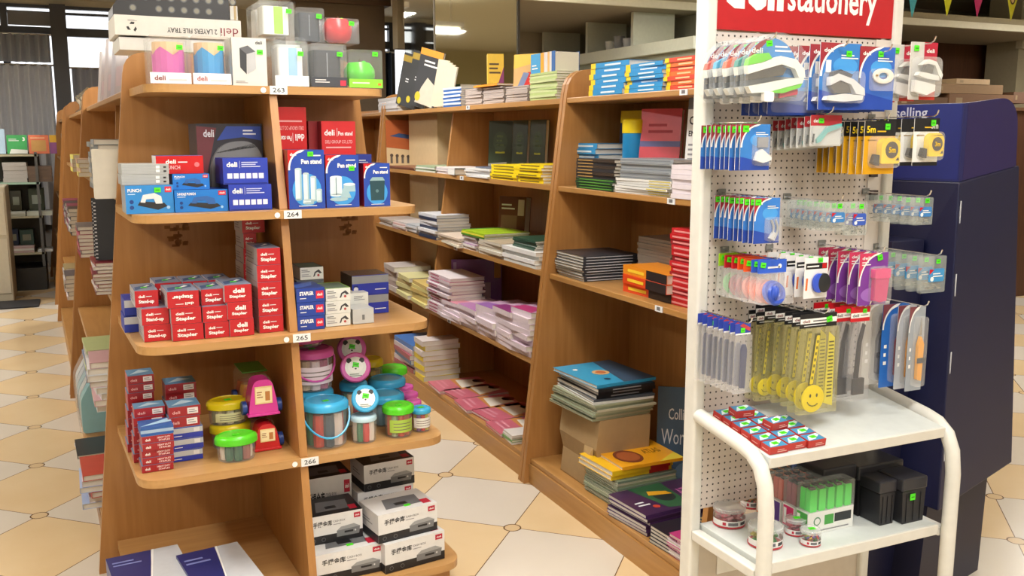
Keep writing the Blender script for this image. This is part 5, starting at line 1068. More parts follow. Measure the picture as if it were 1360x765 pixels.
stand_far('narrow yellow and purple book beside the orange red one', 67, 76, 180, 1.32, '8a4a88', lambda m, L, W, T: (CV(m), m.rect(0, L*.6, W, L, mat('e0b030'))))
stand_far('light blue book at the left edge of the glass shelving', -8, 8, 172, 1.32, 'a8c4dc')
for i, (z_, a, b, n, cv, nm) in enumerate(((1.05, 5, 37, 5, ['b8b4b0'], 'grey'), (1.05, 38, 70, 4, ['6a5648'], 'brown'), (.72, 12, 34, 2, ['c8ccc4'], 'pale'), (.72, 36, 70, 2, ['b8bcb0'], 'ash'), (.36, 14, 46, 3, ['b8a0a0', 'd8d8d4'], 'pinkish'), (.36, 50, 70, 1, ['c8c8c4'], 'white'))):
    x0 = Xat(a, yA+.02, z_); x1 = Xat(b, yA+.02, z_); pile(n, x0, yA+.02, z_+.001, 0, x1-x0, .28, .038 if z_ > 1 else .02, cv, (f'{nm} box file', 'lying in the glass shelving'), kind='box_file', jr=.5)
for i, (a, b, c, zz_, hh) in enumerate(((14, 26, '2a4068', .42+.0, .16), (28, 46, '4a6a6a', .42, .15), (16, 30, '4a4a40', .77, .20), (40, 60, '3a4434', .77, .22), (20, 34, '3c4034', 1.24, .06))):
    if i > 3: continue
    x0 = Xat(a, yA+.25, zz_); x1 = Xat(b, yA+.25, zz_); t = thing('storage_carton', f'{["navy","teal","olive grey","dark green"][i]} carton deep inside the glass shelving', 'box', (x0, yA+.16, [.36+.062, .36+.062, .72+.042, .72+.042][i])); m = MB().box(0, x1-x0, 0, .18, 0, hh, mat(c)); FRT(m); m.rect((x1-x0)*.2, hh*.3, (x1-x0)*.8, hh*.7, mat('9aa49c')); m.build('carton', t)
t = thing('cream_cabinet', 'cream cabinet edge at the far left of the shop', 'cabinet', (Xat(-30, 9.6, .5), 9.6, 0)); w_ = Xat(13, 9.6, .5)-Xat(-30, 9.6, .5)
m = MB().box(0, w_, 0, .5, 0, 1.05, mat('bdb7a4', .5)); m.build('body', t, .01); m = MB().box(w_*.05, w_*.95, -.012, -.001, .08, .58, mat('c6c0ae', .5)); m.build('door', t, .004); m = MB().box(w_*.05, w_*.95, -.012, -.001, .61, 1.0, mat('c6c0ae', .5)); m.build('drawer', t, .004)
t = thing('floor_mat', 'small dark mat on the floor before the glass shelving', 'mat', (Xat(-20, 9.2, 0), 9.2, 0)); m = MB(); m.prism(rounded([(0, 0), (.42, 0), (.42, .4), (0, .4)], [.03]*4), 0, .012, mat('26262a', .8), 'z'); m.build('mat_body', t)
# items on the mezzanine niche (white cups and jugs)
#@@STAND
WP = mat('d9d8d2', .38)
def peg_mat():
    m, nt, b = _new('pegboard_white'); g = N(nt, 'ShaderNodeNewGeometry'); sp = N(nt, 'ShaderNodeSeparateXYZ'); nt.links.new(g.outputs['Position'], sp.inputs[0])
    def mt(op, a, b_=None):
        n = N(nt, 'ShaderNodeMath', operation=op)
        for i, q in enumerate((a, b_)):
            if q is None: continue
            if isinstance(q, (int, float)): n.inputs[i].default_value = q
            else: nt.links.new(q, n.inputs[i])
        return n.outputs[0]
    P = .0185
    fx = mt('SUBTRACT', mt('FRACT', mt('MULTIPLY', sp.outputs[0], 1/P)), .5); fz = mt('SUBTRACT', mt('FRACT', mt('MULTIPLY', sp.outputs[2], 1/P)), .5)
    d = mt('ADD', mt('MULTIPLY', fx, fx), mt('MULTIPLY', fz, fz)); h = mt('LESS_THAN', d, .021)
    mx = N(nt, 'ShaderNodeMix', data_type='RGBA'); nt.links.new(h, mx.inputs['Factor']); mx.inputs[6].default_value = lin('d9cfc8'); mx.inputs[7].default_value = lin('2e2a28')
    nt.links.new(mx.outputs[2], b.inputs['Base Color']); b.inputs['Roughness'].default_value = .45; return m
st = thing('pegboard_stand', 'white metal pegboard stand with two shelves and red sign', 'display stand', (0,0,0))
xl, xr, YS = 1.462, 2.048, 2.0
for x in (xl-.034, xr):
    m = MB(); m.box(x, x+.034, YS-.02, YS+.03, 0, 2.14, WP); m.build('post', st, .008, 3)
m = MB(); m.box(xl, xr, YS-.004, YS+.004, .50, 1.758, mat('d9cfc8', .45), front=peg_mat()); m.build('pegboard', st)
m = MB(); m.box(xr-.05, xr, YS-.0075, YS-.0045, .50, 1.758, mat('dcd4cd', .45)); m.build('pegboard_rim', st)
m = MB(); m.box(xl, xr, YS-.004, YS+.004, .04, .44, mat('c9bfb2', .5)); m.build('lower_back_panel', st)
m = MB(); m.box(xl, xr, YS-.012, YS+.012, 1.762, 2.12, mat('b81a22', .35)); m.frame((0, YS-.012, 0), (1,0,0), (0,0,1))
zb = Zat(31, 1.85, YS-.012); zt = Zat(-12, 1.85, YS-.012); xa = Xat(1046, YS-.012, 1.82); xb = Xat(1164, YS-.012, 1.82)
m.text('stationery', xa, Zat(27, 1.8, YS-.012)-.006, xb-xa, .098, W_, 1, .02)
xa = Xat(961, YS-.012, 1.82); xb = Xat(1041, YS-.012, 1.82); m.text(LOGO, xa, Zat(13, 1.55, YS-.012), xb-xa, .155, W_, 1, .035); m.build('sign_panel', st)
TL = .143; TA = math.atan(TL)
AP = lambda z, y: [(YS-.02, z), (y+.10, z-.026), (y+.06, z-.036), (y+.027, z-.060), (y+.008, z-.10), (y, z-.16), (y, .0)]
for x in (xl-.018, xr+.020):                           # bent tube arms with front legs
    m = MB(); m.tube([(x, a, b) for a, b in AP(.770, 1.700)], .0195, WP, 12, .0195); m.build('arm', st)
    m = MB(); m.box(x-.014, x+.014, 1.72, YS-.021, .425, .452, WP); m.build('side_rail', st, .004)
for z_ in (.735, .462):
    m = MB(); 
    if z_ > .6: m.M = Matrix.Translation((0, 1.722, z_)) @ Matrix.Rotation(TA, 4, 'X') @ Matrix.Translation((0, -1.722, -z_))
    m.box(xl+.002, xr-.002, 1.722, YS-.0085, z_-.022, z_, mat('d3d9d8', .28)); m.box(xl+.002, xr-.002, 1.714, 1.7215, z_-.028, z_+.001, WP); m.build('shelf', st, .002)
for x, z_ in ((xr-.03, 1.335), (xr-.03, 1.165), (xr-.035, 1.40)):   # black bracket clips on the board
    m = MB(); m.box(x-.014, x+.012, YS-.016, YS-.008, z_-.014, z_+.014, mat('3a2c2a')); m.build('bracket', st)
m = MB(); m.box(1.53, 1.60, YS-.0075, YS-.005, .30, .43, W_); m.frame((1.53, YS-.0075, .30), (1,0,0), (0,0,1)); m.lines(.01, .06, .045, .05, 2, mat('5a5a5a'), 1); m.build('paper_note', st)
# ---------- hanging goods
HOOKN = [0]
def hook(x, z, yf, where):
    t = thing('display_hook', f'chrome peg hook {where}', 'hook', (x, YS-.0085, z)); L = YS-.0085-yf
    m = MB(); m.tube([(0, 0, 0), (0, -L, .0), (0, -L-.010, .006), (0, -L-.014, .016)], .0018, CHROME, 6); m.build('rod', t)
    m = MB(); m.box(-.012, .012, -.003, .0, -.006, .010, mat('8a8a86', .4, .5)); m.build('back_plate', t); return t
def hang(builder, n, px0, px1, pyt, pyb, yf, yb, name, cat, desc, place, hk=True, variants=None, hz=.008, hx=.5, group=None, sag=0., yaw=0.):
    """n packs along one hook; index 0 is nearest the viewer"""
    zt = Zat(pyt, Xat((px0+px1)/2, yf, 1.2), yf); zb = Zat(pyb, Xat((px0+px1)/2, yf, 1.2), yf)
    if n > 1 and not group: group = f"{name.replace('_', ' ')}s {place}"
    zm = (zt+zb)/2; x0 = Xat(px0, yf, zm); w = Xat(px1, yf, zm)-x0; h = zt-zb; proto = None
    for k in range(n):
        y = yf+(yb-yf)*k/max(1, n-1) if n > 1 else yf
        o_ = ['frontmost', 'second from front', 'third from front', 'fourth from front', 'fifth from front', 'sixth from front', 'seventh from front', 'eighth from front', 'rearmost'][k if k < n-1 or n < 3 else 8] if n > 1 else 'alone'
        v = variants[k] if variants else None; lab = f'{desc if not v else v[0]}, {o_} {place}'
        loc = (x0+.0015*math.sin(k*2.1), y, zb+sag*k-.0008*(k % 3)); rz = R(yaw+1.2*math.sin(k*1.7))
        if proto is None or v:
            t = thing(name, lab, cat, loc, rz, group); builder(t, w, h, *(v[1:] if v else ()))
            proto = t
        else: dup(proto, loc, rz, lab)
    if hk: hook(x0+w*hx, zt-.004+hz, yf-.02, place.replace('on the', 'carrying the goods of the') if 0 else place)
    return x0, w, zb, h
def card(t, w, h, draw, th=.0011, base=W_, out=None, name='card'):
    m = MB(); m.prism(out or rounded([(0, 0), (w, 0), (w, h), (0, h)], [.003]*4), 0, th, base, 'y'); FRT(m); draw(m, w, h); return m.build(name, t)
def blister(t, x0, x1, z0, z1, d=.010, f=None):
    m = MB(); m.prism(rounded([(x0, z0), (x1, z0), (x1, z1), (x0, z1)], [min(x1-x0, z1-z0)*.22]*4), -d, -.0006, f or CLEAR, 'y', True); return m.build('blister', t)
def solid(t, name, pts, y0, y1, m_, bev=0, rr=None):
    m = MB(); m.prism(rounded(pts, rr) if rr else pts, y0, y1, m_, 'y', True); return m.build(name, t, bev)
def slots(m, w, h): m.disc(w*.5, h*.955, w*.05, mat('3a3a3a'), 5)
# rows of packs ------------------------------------------------
def b_clam(t, w, h, col='7fc63a'):
    C = mat(col, .3); o = [(w*(.5+.5*math.cos(a)), h*(.42+.58*math.sin(a))) for a in [R(q) for q in range(0, 181, 12)]]+[(0, h*.12), (w*.12, 0), (w*.88, 0), (w, h*.12)]
    inner = [(w*.5+(x-w*.5)*.86, h*.5+(z-h*.5)*.86) for x, z in o]
    def d(m, W, Hh):
        m.poly([(x, z) for x, z in inner if 1], mat('3f86c8', .35), 1); up = [(x, z) for x, z in inner if z > h*.52 and x < w*.48]
        if len(up) > 2: m.poly(up+[(w*.44, h*.56), (w*.10, h*.56)], mat('8e2a34', .35), 2)
        m.text(LOGO, w*.16, h*.70, w*.18, h*.08, W_, 4, .02); m.lines(w*.54, h*.72, w*.28, h*.12, 2, W_, 3); m.poly([(w*.06, h*.06), (w*.94, h*.06), (w*.94, h*.36), (w*.06, h*.36)], mat('8b8f94', .3), 3)
    card(t, w, h, d, out=inner, base=mat('6a9ac8'))
    j1 = [(w*.02, h*.50), (w*.25, h*.55), (w*.55, h*.66), (w*.82, h*.62), (w*.96, h*.48), (w*.98, h*.36), (w*.88, h*.34), (w*.80, h*.48), (w*.58, h*.54), (w*.30, h*.46), (w*.04, h*.38)]
    solid(t, 'upper_jaw', j1, -.020, -.0045, mat('e6e8e2', .25)); solid(t, 'upper_grip', [(w*.02, h*.505), (w*.25, h*.556), (w*.42, h*.62), (w*.36, h*.70), (w*.18, h*.68), (w*.04, h*.60)], -.019, -.0055, C)
    solid(t, 'lower_jaw', [(w*.04, h*.20), (w*.35, h*.26), (w*.70, h*.33), (w*.96, h*.355), (w*.94, h*.27), (w*.66, h*.20), (w*.36, h*.12), (w*.10, h*.10)], -.020, -.0045, mat('e2e4de', .25)); solid(t, 'lower_grip', [(w*.30, h*.115), (w*.66, h*.195), (w*.94, h*.265), (w*.9, h*.20), (w*.62, h*.11)], -.0195, -.005, C)
    solid(t, 'magazine', [(w*.06, h*.39), (w*.30, h*.46), (w*.56, h*.53), (w*.68, h*.48), (w*.62, h*.38), (w*.30, h*.33), (w*.06, h*.29)], -.016, -.006, mat('77736c', .3, .7))
    for q in (.30,): solid(t, 'thumb_tab', rounded([(w*q, -h*.02), (w*(q+.16), -h*.02), (w*(q+.16), h*.13), (w*q, h*.13)], [.006]*4), -.022, -.010, W_)
    solid(t, 'refill_label', [(w*.60, h*.04), (w*.90, h*.10), (w*.90, h*.18), (w*.60, h*.12)], -.012, -.006, mat('b83048'))
    m = MB(); m.prism(o, -.026, .002, film('f4f8f8', .05, .1), 'y', True); m.build('clamshell', t); sticker(t, w*.28, -.0272, h*.78, .017, .013, tilt=R(8))
cv = [('clamshell stapler with %s grips' % a, b) for a, b in (('lime green', '6fc83a'), ('teal', '2f8a80'), ('orange', 'e0603a'), ('light blue', '3aa0c8'), ('red', 'd8503c'))]
hang(b_clam, 5, 984, 1064, 45, 134, 1.80, 1.958, 'stapler_clamshell', 'stapler pack', '', 'on the top left hook', variants=cv, hx=.4, hz=-.012)
def bl_sw(red='98303a', blue='3a7cc6', txt=True):
    def d(m, w, h):
        m.rect(0, 0, w, h, mat(blue, .3), 1); m.poly([(0, h*.3), (w, h*.15), (w, 0), (0, 0)], mat('2a4aa8', .3), 2); m.disc(w*.62, h*.66, w*.3, mat('4a9ae0', .3), 2, h*.14); swoosh2(m, w, h, mat(red, .3), l=3, ry=.5, rx=.62)
        if txt: m.text(LOGO, w*.08, h*.86, w*.22, h*.06, W_, 5, .02)
        m.lines(w*.5, h*.76, w*.42, h*.08, 2, W_, 5)
    return d
def b_st2(t, w, h):
    card(t, w, h, bl_sw()); P = mat('d8dade', .25)
    solid(t, 'upper_jaw', [(w*.16, h*.36), (w*.16, h*.48), (w*.34, h*.54), (w*.72, h*.46), (w*1.0, h*.32), (w*1.02, h*.22), (w*.8, h*.24), (w*.66, h*.38), (w*.4, h*.44)], -.018, -.003, P)
    solid(t, 'lower_jaw', [(w*.06, h*.14), (w*.10, h*.20), (w*.5, h*.24), (w*.98, h*.22), (w*.96, h*.15), (w*.5, h*.12)], -.018, -.003, P); solid(t, 'magazine', [(w*.18, h*.35), (w*.4, h*.43), (w*.64, h*.37), (w*.7, h*.25), (w*.3, h*.25)], -.014, -.004, mat('7a7874', .3, .7))
    solid(t, 'grip', [(w*.2, h*.49), (w*.34, h*.545), (w*.66, h*.48), (w*.7, h*.53), (w*.4, h*.60), (w*.22, h*.56)], -.017, -.004, mat('3a3f4c', .35)); blister(t, w*.08, w*.98, h*.10, h*.58, .022)
    solid(t, 'hang_clip', [(w*.14, h*.56), (w*.24, h*.56), (w*.24, h*.74), (w*.14, h*.74)], -.005, -.001, W_); sticker(t, w*.62, -.0022, h*.80, .017, .014)
x0, w, zb, h = hang(b_st2, 5, 1088, 1142, 58, 146, 1.80, 1.95, 'stapler_card', 'stapler pack', 'blue card with a silver white stapler', 'on the top middle hook', hx=.42, hz=-.006)
def b_clipc(t, w, h):
    card(t, w, h, bl_sw(blue='3a66c0')); blister(t, w*.3, w*.95, h*.30, h*.65, .014)
    m = MB(); m.M = Matrix.Translation((w*.64, -.006, h*.54)) @ Matrix.Rotation(R(90), 4, 'X'); m.lathe([(w*.26, -.003), (w*.29, -.002), (w*.29, .002), (w*.26, .003), (w*.16, .003), (w*.13, .002), (w*.13, -.002), (w*.16, -.003), (w*.26, -.003)], mat('e8e4da', .3), sy=.55, cap=False); m.build('white_ring', t)
    m = MB(); m.disc(0, 0, 0.001, K_) if 0 else None; solid(t, 'rivet', [(w*.40, h*.53), (w*.46, h*.53), (w*.46, h*.56), (w*.40, h*.56)], -.011, -.0095, mat('c8a050', .3, .8)); sticker(t, w*.5, -.0022, h*.84, .017, .014)
hang(b_clipc, 3, 1140, 1187, 63, 146, 1.80, 1.93, 'stapler_card', 'clip pack', 'blue card with a white plastic ring', 'by the right post', hx=.6, hz=-.008)
def b_wcard(t, w, h):
    def d(m, w, h): m.rect(0, 0, w, h, mat('c9c6c2', .35), 1); m.rect(w*.5, h*.52, w, h, mat('b4243c', .35), 2); m.text(LOGO, w*.58, h*.82, w*.3, h*.07, W_, 4, .02); m.rect(w*.4, 0, w, h*.25, mat('c0392e', .35), 2)
    card(t, w, h, d)
    solid(t, 'upper_jaw', [(w*.25, h*.60), (w*.5, h*.70), (w*.8, h*.66), (w*1.06, h*.44), (w*1.02, h*.36), (w*.92, h*.42), (w*.74, h*.60), (w*.5, h*.62)], -.018, -.003, mat('e6e6e2', .25)); solid(t, 'lower_jaw', [(w*.12, h*.42), (w*.5, h*.36), (w*.95, h*.34), (w*.9, h*.42), (w*.5, h*.46), (w*.2, h*.48)], -.018, -.003, mat('e6e6e2', .25)); solid(t, 'magazine', [(w*.35, h*.47), (w*.7, h*.44), (w*.76, h*.58), (w*.5, h*.61)], -.013, -.004, mat('6a6258', .3, .6))
    solid(t, 'refill_box', [(w*.06, h*.14), (w*.55, h*.08), (w*.85, h*.16), (w*.85, h*.26), (w*.5, h*.30), (w*.06, h*.34)], -.014, -.003, mat('e8e6e4', .4)); blister(t, w*.04, w*.99, h*.05, h*.74, .021, film('f0f4f4', .16, .1)); sticker(t, w*.1, -.0024, h*.84, .016, .014)
hang(b_wcard, 3, 1208, 1243, 57, 133, 1.80, 1.93, 'stapler_card', 'stapler pack', 'white card with small stapler and refill box', 'past the right post', hx=.5, hz=.0)
# blue lower edge packs under the top row
def b_longb(t, w, h): card(t, w, h, bl_sw(blue='2458b0')); blister(t, w*.05, w*.95, h*.05, h*.6, .012)
hang(b_longb, 4, 1020, 1096, 92, 153, 1.86, 1.96, 'stapler_card', 'stapler pack', 'wide blue card hanging low behind the clamshells', 'on the short hook', hx=.3, hz=.004)
hang(b_longb, 3, 1105, 1176, 90, 148, 1.87, 1.96, 'stapler_card', 'stapler pack', 'wide blue card hanging low behind stapler cards', 'on the second short hook', hx=.5, hz=.004)
# row 2
def b_blue(t, w, h):
    card(t, w, h, bl_sw()); solid(t, 'mini_stapler', [(w*.42, h*.22), (w*.5, h*.40), (w*.66, h*.46), (w*.98, h*.28), (w*.98, h*.22), (w*.7, h*.16)], -.012, -.003, mat('dfe1e4', .25)); solid(t, 'grey_piece', [(w*.55, h*.50), (w*.9, h*.50), (w*.9, h*.72), (w*.55, h*.72)], -.006, -.002, mat('8a8c92', .3)); blister(t, w*.4, w*.97, h*.1, h*.75, .0135); sticker(t, w*.06, -.002, h*.83, .017, .015)
hang(b_blue, 9, 983, 1022, 165, 226, 1.82, 1.975, 'mini_stapler_card', 'stapler pack', 'blue card with mini stapler', 'on the second row left hook', hx=.35)
def b_cut(t, w, h):
    def d(m, w, h): m.rect(0, 0, w, h, mat('c8c8c6', .35), 1); m.rect(0, h*.66, w, h, mat('b8343c', .35), 2); m.text(LOGO, w*.08, h*.76, w*.2, h*.12, W_, 4, .02)
    card(t, w, h, d); solid(t, 'cutter_body', [(w*.18, h*.10), (w*.30, h*.16), (w*.5, h*.44), (w*.95, h*.62), (w*.95, h*.74), (w*.5, h*.64), (w*.30, h*.38), (w*.16, h*.22)], -.008, -.002, mat('5fb0b0', .3)); solid(t, 'hook_blade', [(w*.06, h*.12), (w*.10, h*.12), (w*.12, h*.40), (w*.09, h*.40)], -.004, -.001, K_); blister(t, w*.02, w*.98, h*.04, h*.66, .010, film('f0f4f4', .15, .1)); sticker(t, w*.25, -.002, h*.74, .015, .012)
hang(b_cut, 7, 1076, 1117, 153, 194, 1.83, 1.97, 'cutter_card', 'cutter pack', 'small red topped card with teal cutter', 'on the second row short hook', hx=.4, sag=-.002)
def b_tape(t, w, h, L='5m', wh=False):
    B = mat('e8eaea' if wh else 'd8a018', .35)
    def d(m, w, h):
        m.rect(0, 0, w, h, B, 1); m.rect(0, h*.72, w, h, K_, 2); m.text(L, w*(.06 if not wh else .66), h*.78, w*.28, h*.13, mat('e8c820' if not wh else 'd0d0d0'), 4, .03); m.lines(w*.40, h*.78, w*.28, h*.06, 1, mat('d8b020'), 4); m.lines(w*.1, h*.62, w*.3, h*.05, 1, mat('8a6a10'), 4)
        if wh: m.rect(0, 0, w, h*.08, K_, 2)
    card(t, w, h, d); Y_ = mat('f0cc14', .25)
    solid(t, 'tape_case', rounded([(w*.40, h*.20), (w*1.0, h*.20), (w*1.0, h*.60), (w*.86, h*.69), (w*.52, h*.69), (w*.40, h*.60)], [.004, .006, .010, .010, .010, .006]), -.019, -.0015, Y_, .002)
    m = MB(); m.M = Matrix.Translation((w*.72, -.0192, h*.46)) @ Matrix.Rotation(R(90), 4, 'X'); m.lathe([(w*.20, 0), (w*.20, .0018)], mat('3a2c14', .3)); m.frame((0, 0, .0018), (1,0,0), (0,1,0)); m.text(L, -w*.11, -w*.07, w*.22, w*.14, mat('e0b818'), 1, .03); m.build('centre_disc', t)
    solid(t, 'tape_hook', [(w*.18, h*.22), (w*.395, h*.16), (w*.395, h*.36), (w*.26, h*.38)], -.014, -.002, mat('2c2824', .3)); solid(t, 'clip_bit', [(w*.86, h*.26), (w*.97, h*.26), (w*.94, h*.32)], -.0205, -.0192, K_)
    blister(t, w*.14, w*1.0, h*.12, h*.72, .0212); sticker(t, w*.64, -.002, h*.84, .016, .015)
hang(lambda t, w, h: b_tape(t, w, h), 8, 1147, 1188, 161, 231, 1.80, 1.965, 'tape_measure_card', 'tape measure', 'yellow five metre tape on its card', 'on second row hook', hx=.45)
hang(lambda t, w, h: b_tape(t, w, h, '3m', True), 4, 1213, 1246, 157, 220, 1.80, 1.93, 'tape_measure_card', 'tape measure', 'yellow three metre tape on white card', 'on second row end hook', hx=.5)
# row 3
def b_rem(t, w, h):
    card(t, w, h, bl_sw(red='a8283a', blue='3c7ed0'))
    for s in (0, 1):
        m = MB(); pts = [(w*(.62+.10*math.sin(a/1.)+s*.12), -.006-.004*s, h*(.12+.40*a/3.1)) for a in [i*.31 for i in range(11)]]; m.tube(pts, .0028, SILVER, 6); m.build('claw', t)
    solid(t, 'remover_grip', [(w*.55, h*.12), (w*.74, h*.06), (w*.84, h*.20), (w*.70, h*.26)], -.010, -.002, mat('c8ccd0', .25)); blister(t, w*.42, w*.97, h*.05, h*.58, .014); sticker(t, w*.02, -.002, h*.85, .017, .014)
hang(b_rem, 9, 1001, 1035, 263, 323, 1.82, 1.975, 'staple_remover_card', 'staple remover', 'blue card with silver staple remover', 'on the third row left hook', hx=.4)
def b_clear(t, w, h, lab='3f7fc0'):
    m = MB(); m.prism(rounded([(0, 0), (w, 0), (w, h), (0, h)], [.004]*4), -.012, 0, film('dfe8e4', .13, .12), 'y', True); m.build('clear_box', t)
    m = MB(); rn = random.Random(4)
    for k in range(16): a, b = rn.uniform(.12, .8)*w, rn.uniform(.05, .6)*h; m.box(a, a+w*.13, -.010, -.006, b, b+h*.035, CHROME)
    m.build('clips_inside', t); m = MB(); m.prism(rounded([(w*.28, h*.30), (w*.92, h*.30), (w*.92, h*.66), (w*.28, h*.66)], [.006]*4), -.0136, -.0125, mat(lab, .3), 'y'); m.frame((0, -.0136, 0)); m.poly([(w*.30, h*.5), (w*.5, h*.64), (w*.3, h*.65)], RED, 1); m.lines(w*.45, h*.42, w*.4, h*.14, 2, W_, 1); m.disc(w*.42, h*.38, w*.07, W_, 1); m.build('oval_label', t); sticker(t, w*.56, -.0135, h*.80, .014, .012)
hang(b_clear, 8, 1091, 1119, 269, 306, 1.82, 1.97, 'clip_box', 'clip box', 'small clear clip box with blue oval label', 'on third row hook', hx=.5)
hang(b_clear, 2, 1120, 1147, 268, 312, 1.82, 1.85, 'clip_box', 'clip box', 'clear clip box with darker blue label', 'beside the middle hook goods', hk=False, variants=[('clear clip box with darker blue label', '3a5ab8'), ('clear clip box with violet label', '5a5ab0')])
hang(b_clear, 6, 1208, 1234, 262, 298, 1.80, 1.955, 'clip_box', 'clip box', 'clear pin box with pale blue label', 'on the third row end hook', hx=.5)
# row 4
def b_bag(t, w, h, col='3058c0', head='3058c0', ball=None):
    Hd = mat(head, .35)
    m = MB(); m.prism([(0, h*.70), (w*.92, h*.70), (w*.92, h), (0, h)], -.002, .002, Hd, 'y'); FRT(m); m.o = Vector((0, -.002, 0)); m.lines(w*.3, h*.78, w*.4, h*.1, 1, PALE, 1); m.disc(w*.7, h*.85, w*.06, W_, 1); m.build('header', t)
    for k in range(4):                                # rubber band ball / ring coils
        m = MB(); r = w*(.30-.045*k); m.M = Matrix.Translation((w*.48, -.008-.003*(k % 2), h*.24)) @ Matrix.Rotation(R(90+14*(k-1.5)), 4, 'X') @ Matrix.Rotation(R(20*k), 4, 'Y')
        pts = [(r*math.cos(a), r*.9*math.sin(a), 0) for a in [i*2*math.pi/18 for i in range(19)]]; m.tube(pts, w*.075, mat(ball or col, .35), 6); m.build('rubber_ring', t)
    m = MB(); m.prism([(-w*.03, h*.0), (w*1.05, -h*.02), (w*.93, h*.70), (.0, h*.70)], -.020, .004, film('ffffff', .13, .1), 'y', True); m.build('clear_bag', t); sticker(t, w*.05, -.0032, h*.84, .015, .013, tilt=R(-8))
bags = [('blue headed bag of blue rings', '2f50b8', '2f5cc8'), ('blue headed bag of orange rings', 'e86a48', '3058c0'), ('orange headed bag of orange rings', 'f07050', 'e0561c'), ('vermilion headed bag of coral rings', 'e87058', 'e2501c'), ('red headed bag of crimson rings', 'a02438', 'c41c28'), ('dark red headed bag of crimson rings', '981c34', 'b01824'), ('lime headed bag of green rings', '3cc050', '94c81c')]
hang(b_bag, 7, 1006, 1046, 345, 402, 1.81, 1.965, 'ring_bag', 'bag', '', 'on the fourth row left hook', variants=bags, hx=.4)
def b_wk(t, w, h):
    def d(m, w, h): m.rect(0, 0, w, h, mat('e8e8ea', .35), 1); m.rect(w*.05, h*.72, w*.95, h*.86, K_, 2); m.lines(w*.10, h*.75, w*.5, h*.08, 1, W_, 3); m.rect(w*.74, h*.73, w*.92, h*.85, RED, 3); m.poly([(w*.06, h*.2), (w*.14, h*.2), (w*.16, h*.5), (w*.08, h*.5)], mat('e07030'), 2)
    card(t, w, h, d)
    m = MB(); m.M = Matrix.Translation((w*.55, -.006, h*.38)) @ Matrix.Rotation(R(90), 4, 'X'); m.lathe([(w*.16, -.004), (w*.26, -.002), (w*.26, .004), (w*.16, .006)], mat('3454c8', .3), sy=1.25); m.build('blue_half', t)
    m = MB(); m.M = Matrix.Translation((w*.74, -.008, h*.38)) @ Matrix.Rotation(R(90), 4, 'X'); m.lathe([(w*.16, -.004), (w*.26, -.002), (w*.26, .004), (w*.16, .006)], mat('26282c', .3), sy=1.25); m.build('black_half', t); sticker(t, w*.55, -.002, h*.88, .014, .011)
hang(b_wk, 5, 1068, 1099, 342, 396, 1.81, 1.95, 'sharpener_card', 'sharpener pack', 'white card with blue and black round sharpener', 'on fourth row hook', hx=.5)
def b_pink(t, w, h, col='e0287c'):
    def d(m, w, h): m.rect(0, 0, w, h, mat('7a3c9c', .35), 1); m.disc(w*.5, h*.2, w*.4, mat('9a6ac0', .35), 2, h*.14); swoosh2(m, w, h, mat('cc3a60', .3), l=3, ry=.62, rx=.72); m.text(LOGO, w*.08, h*.88, w*.28, h*.06, W_, 5, .02); m.lines(w*.08, h*.76, w*.3, h*.09, 2, W_, 5)
    card(t, w, h, d); C = mat(col, .25); solid(t, 'cap', [(w*.40, h*.52), (w*.94, h*.52), (w*.94, h*.70), (w*.40, h*.70)], -.018, -.002, C, .002, [.004]*4); solid(t, 'bottle', [(w*.44, h*.10), (w*.62, h*.06), (w*.86, h*.08), (w*.92, h*.515), (w*.44, h*.515)], -.016, -.002, film(col, .7, .1)); blister(t, w*.36, w*.98, h*.04, h*.74, .020); sticker(t, w*.62, -.002, h*.84, .017, .015, tilt=R(12))
pv = [('pink and purple card with a magenta bottle', 'e0287c'), ('purple card with a lime bottle', 'b8d018'), ('purple card with an orange bottle', 'e0602c'), ('purple card with a plum bottle', 'a0287c'), ('purple card with a rose bottle', 'c83060')]
hang(b_pink, 5, 1140, 1178, 336, 405, 1.80, 1.95, 'glitter_bottle_card', 'glue pack', '', 'on the fourth row right hook', variants=pv, hx=.5)
def b_cs(t, w, h): b_clear(t, w, h, '3f8fc8')
hang(b_cs, 5, 1219, 1251, 340, 388, 1.80, 1.955, 'clip_box', 'clip box', 'flat clear pin box with sky blue label', 'on fourth row end hook', hx=.5)
# row 5
def b_pen(t, w, h):
    m = MB(); m.prism([(w*.05, h*.84), (w*.95, h*.84), (w*.95, h), (w*.05, h)], -.001, .001, mat('3448a8', .35), 'y'); m.frame((0, -.001, 0)); m.poly([(w*.3, h*.97), (w*.9, h*.88), (w*.95, h*.93), (w*.5, h)], mat('c04048'), 1); m.rect(w*.05, h*.84, w*.95, h*.86, W_, 2); m.build('header', t)
    solid(t, 'navy_pen', rounded([(w*.36, h*.06), (w*.66, h*.06), (w*.72, h*.62), (w*.62, h*.70), (w*.46, h*.70), (w*.38, h*.62)], [.003]*6), -.006, -.001, mat('26305a', .35)); m = MB(); m.prism([(w*-.02, -h*.01), (w*1.02, -h*.01), (w*.97, h*.84), (w*.03, h*.84)], -.008, .0015, film('f4f4f8', .09, .1), 'y'); m.build('sleeve', t); sticker(t, w*.35, -.0022, h*.87, .012, .011)
hang(b_pen, 8, 974, 996, 430, 521, 1.81, 1.965, 'pen_sleeve', 'pen pack', 'navy pen in a clear sleeve', 'on the fifth row left hook', hx=.5)
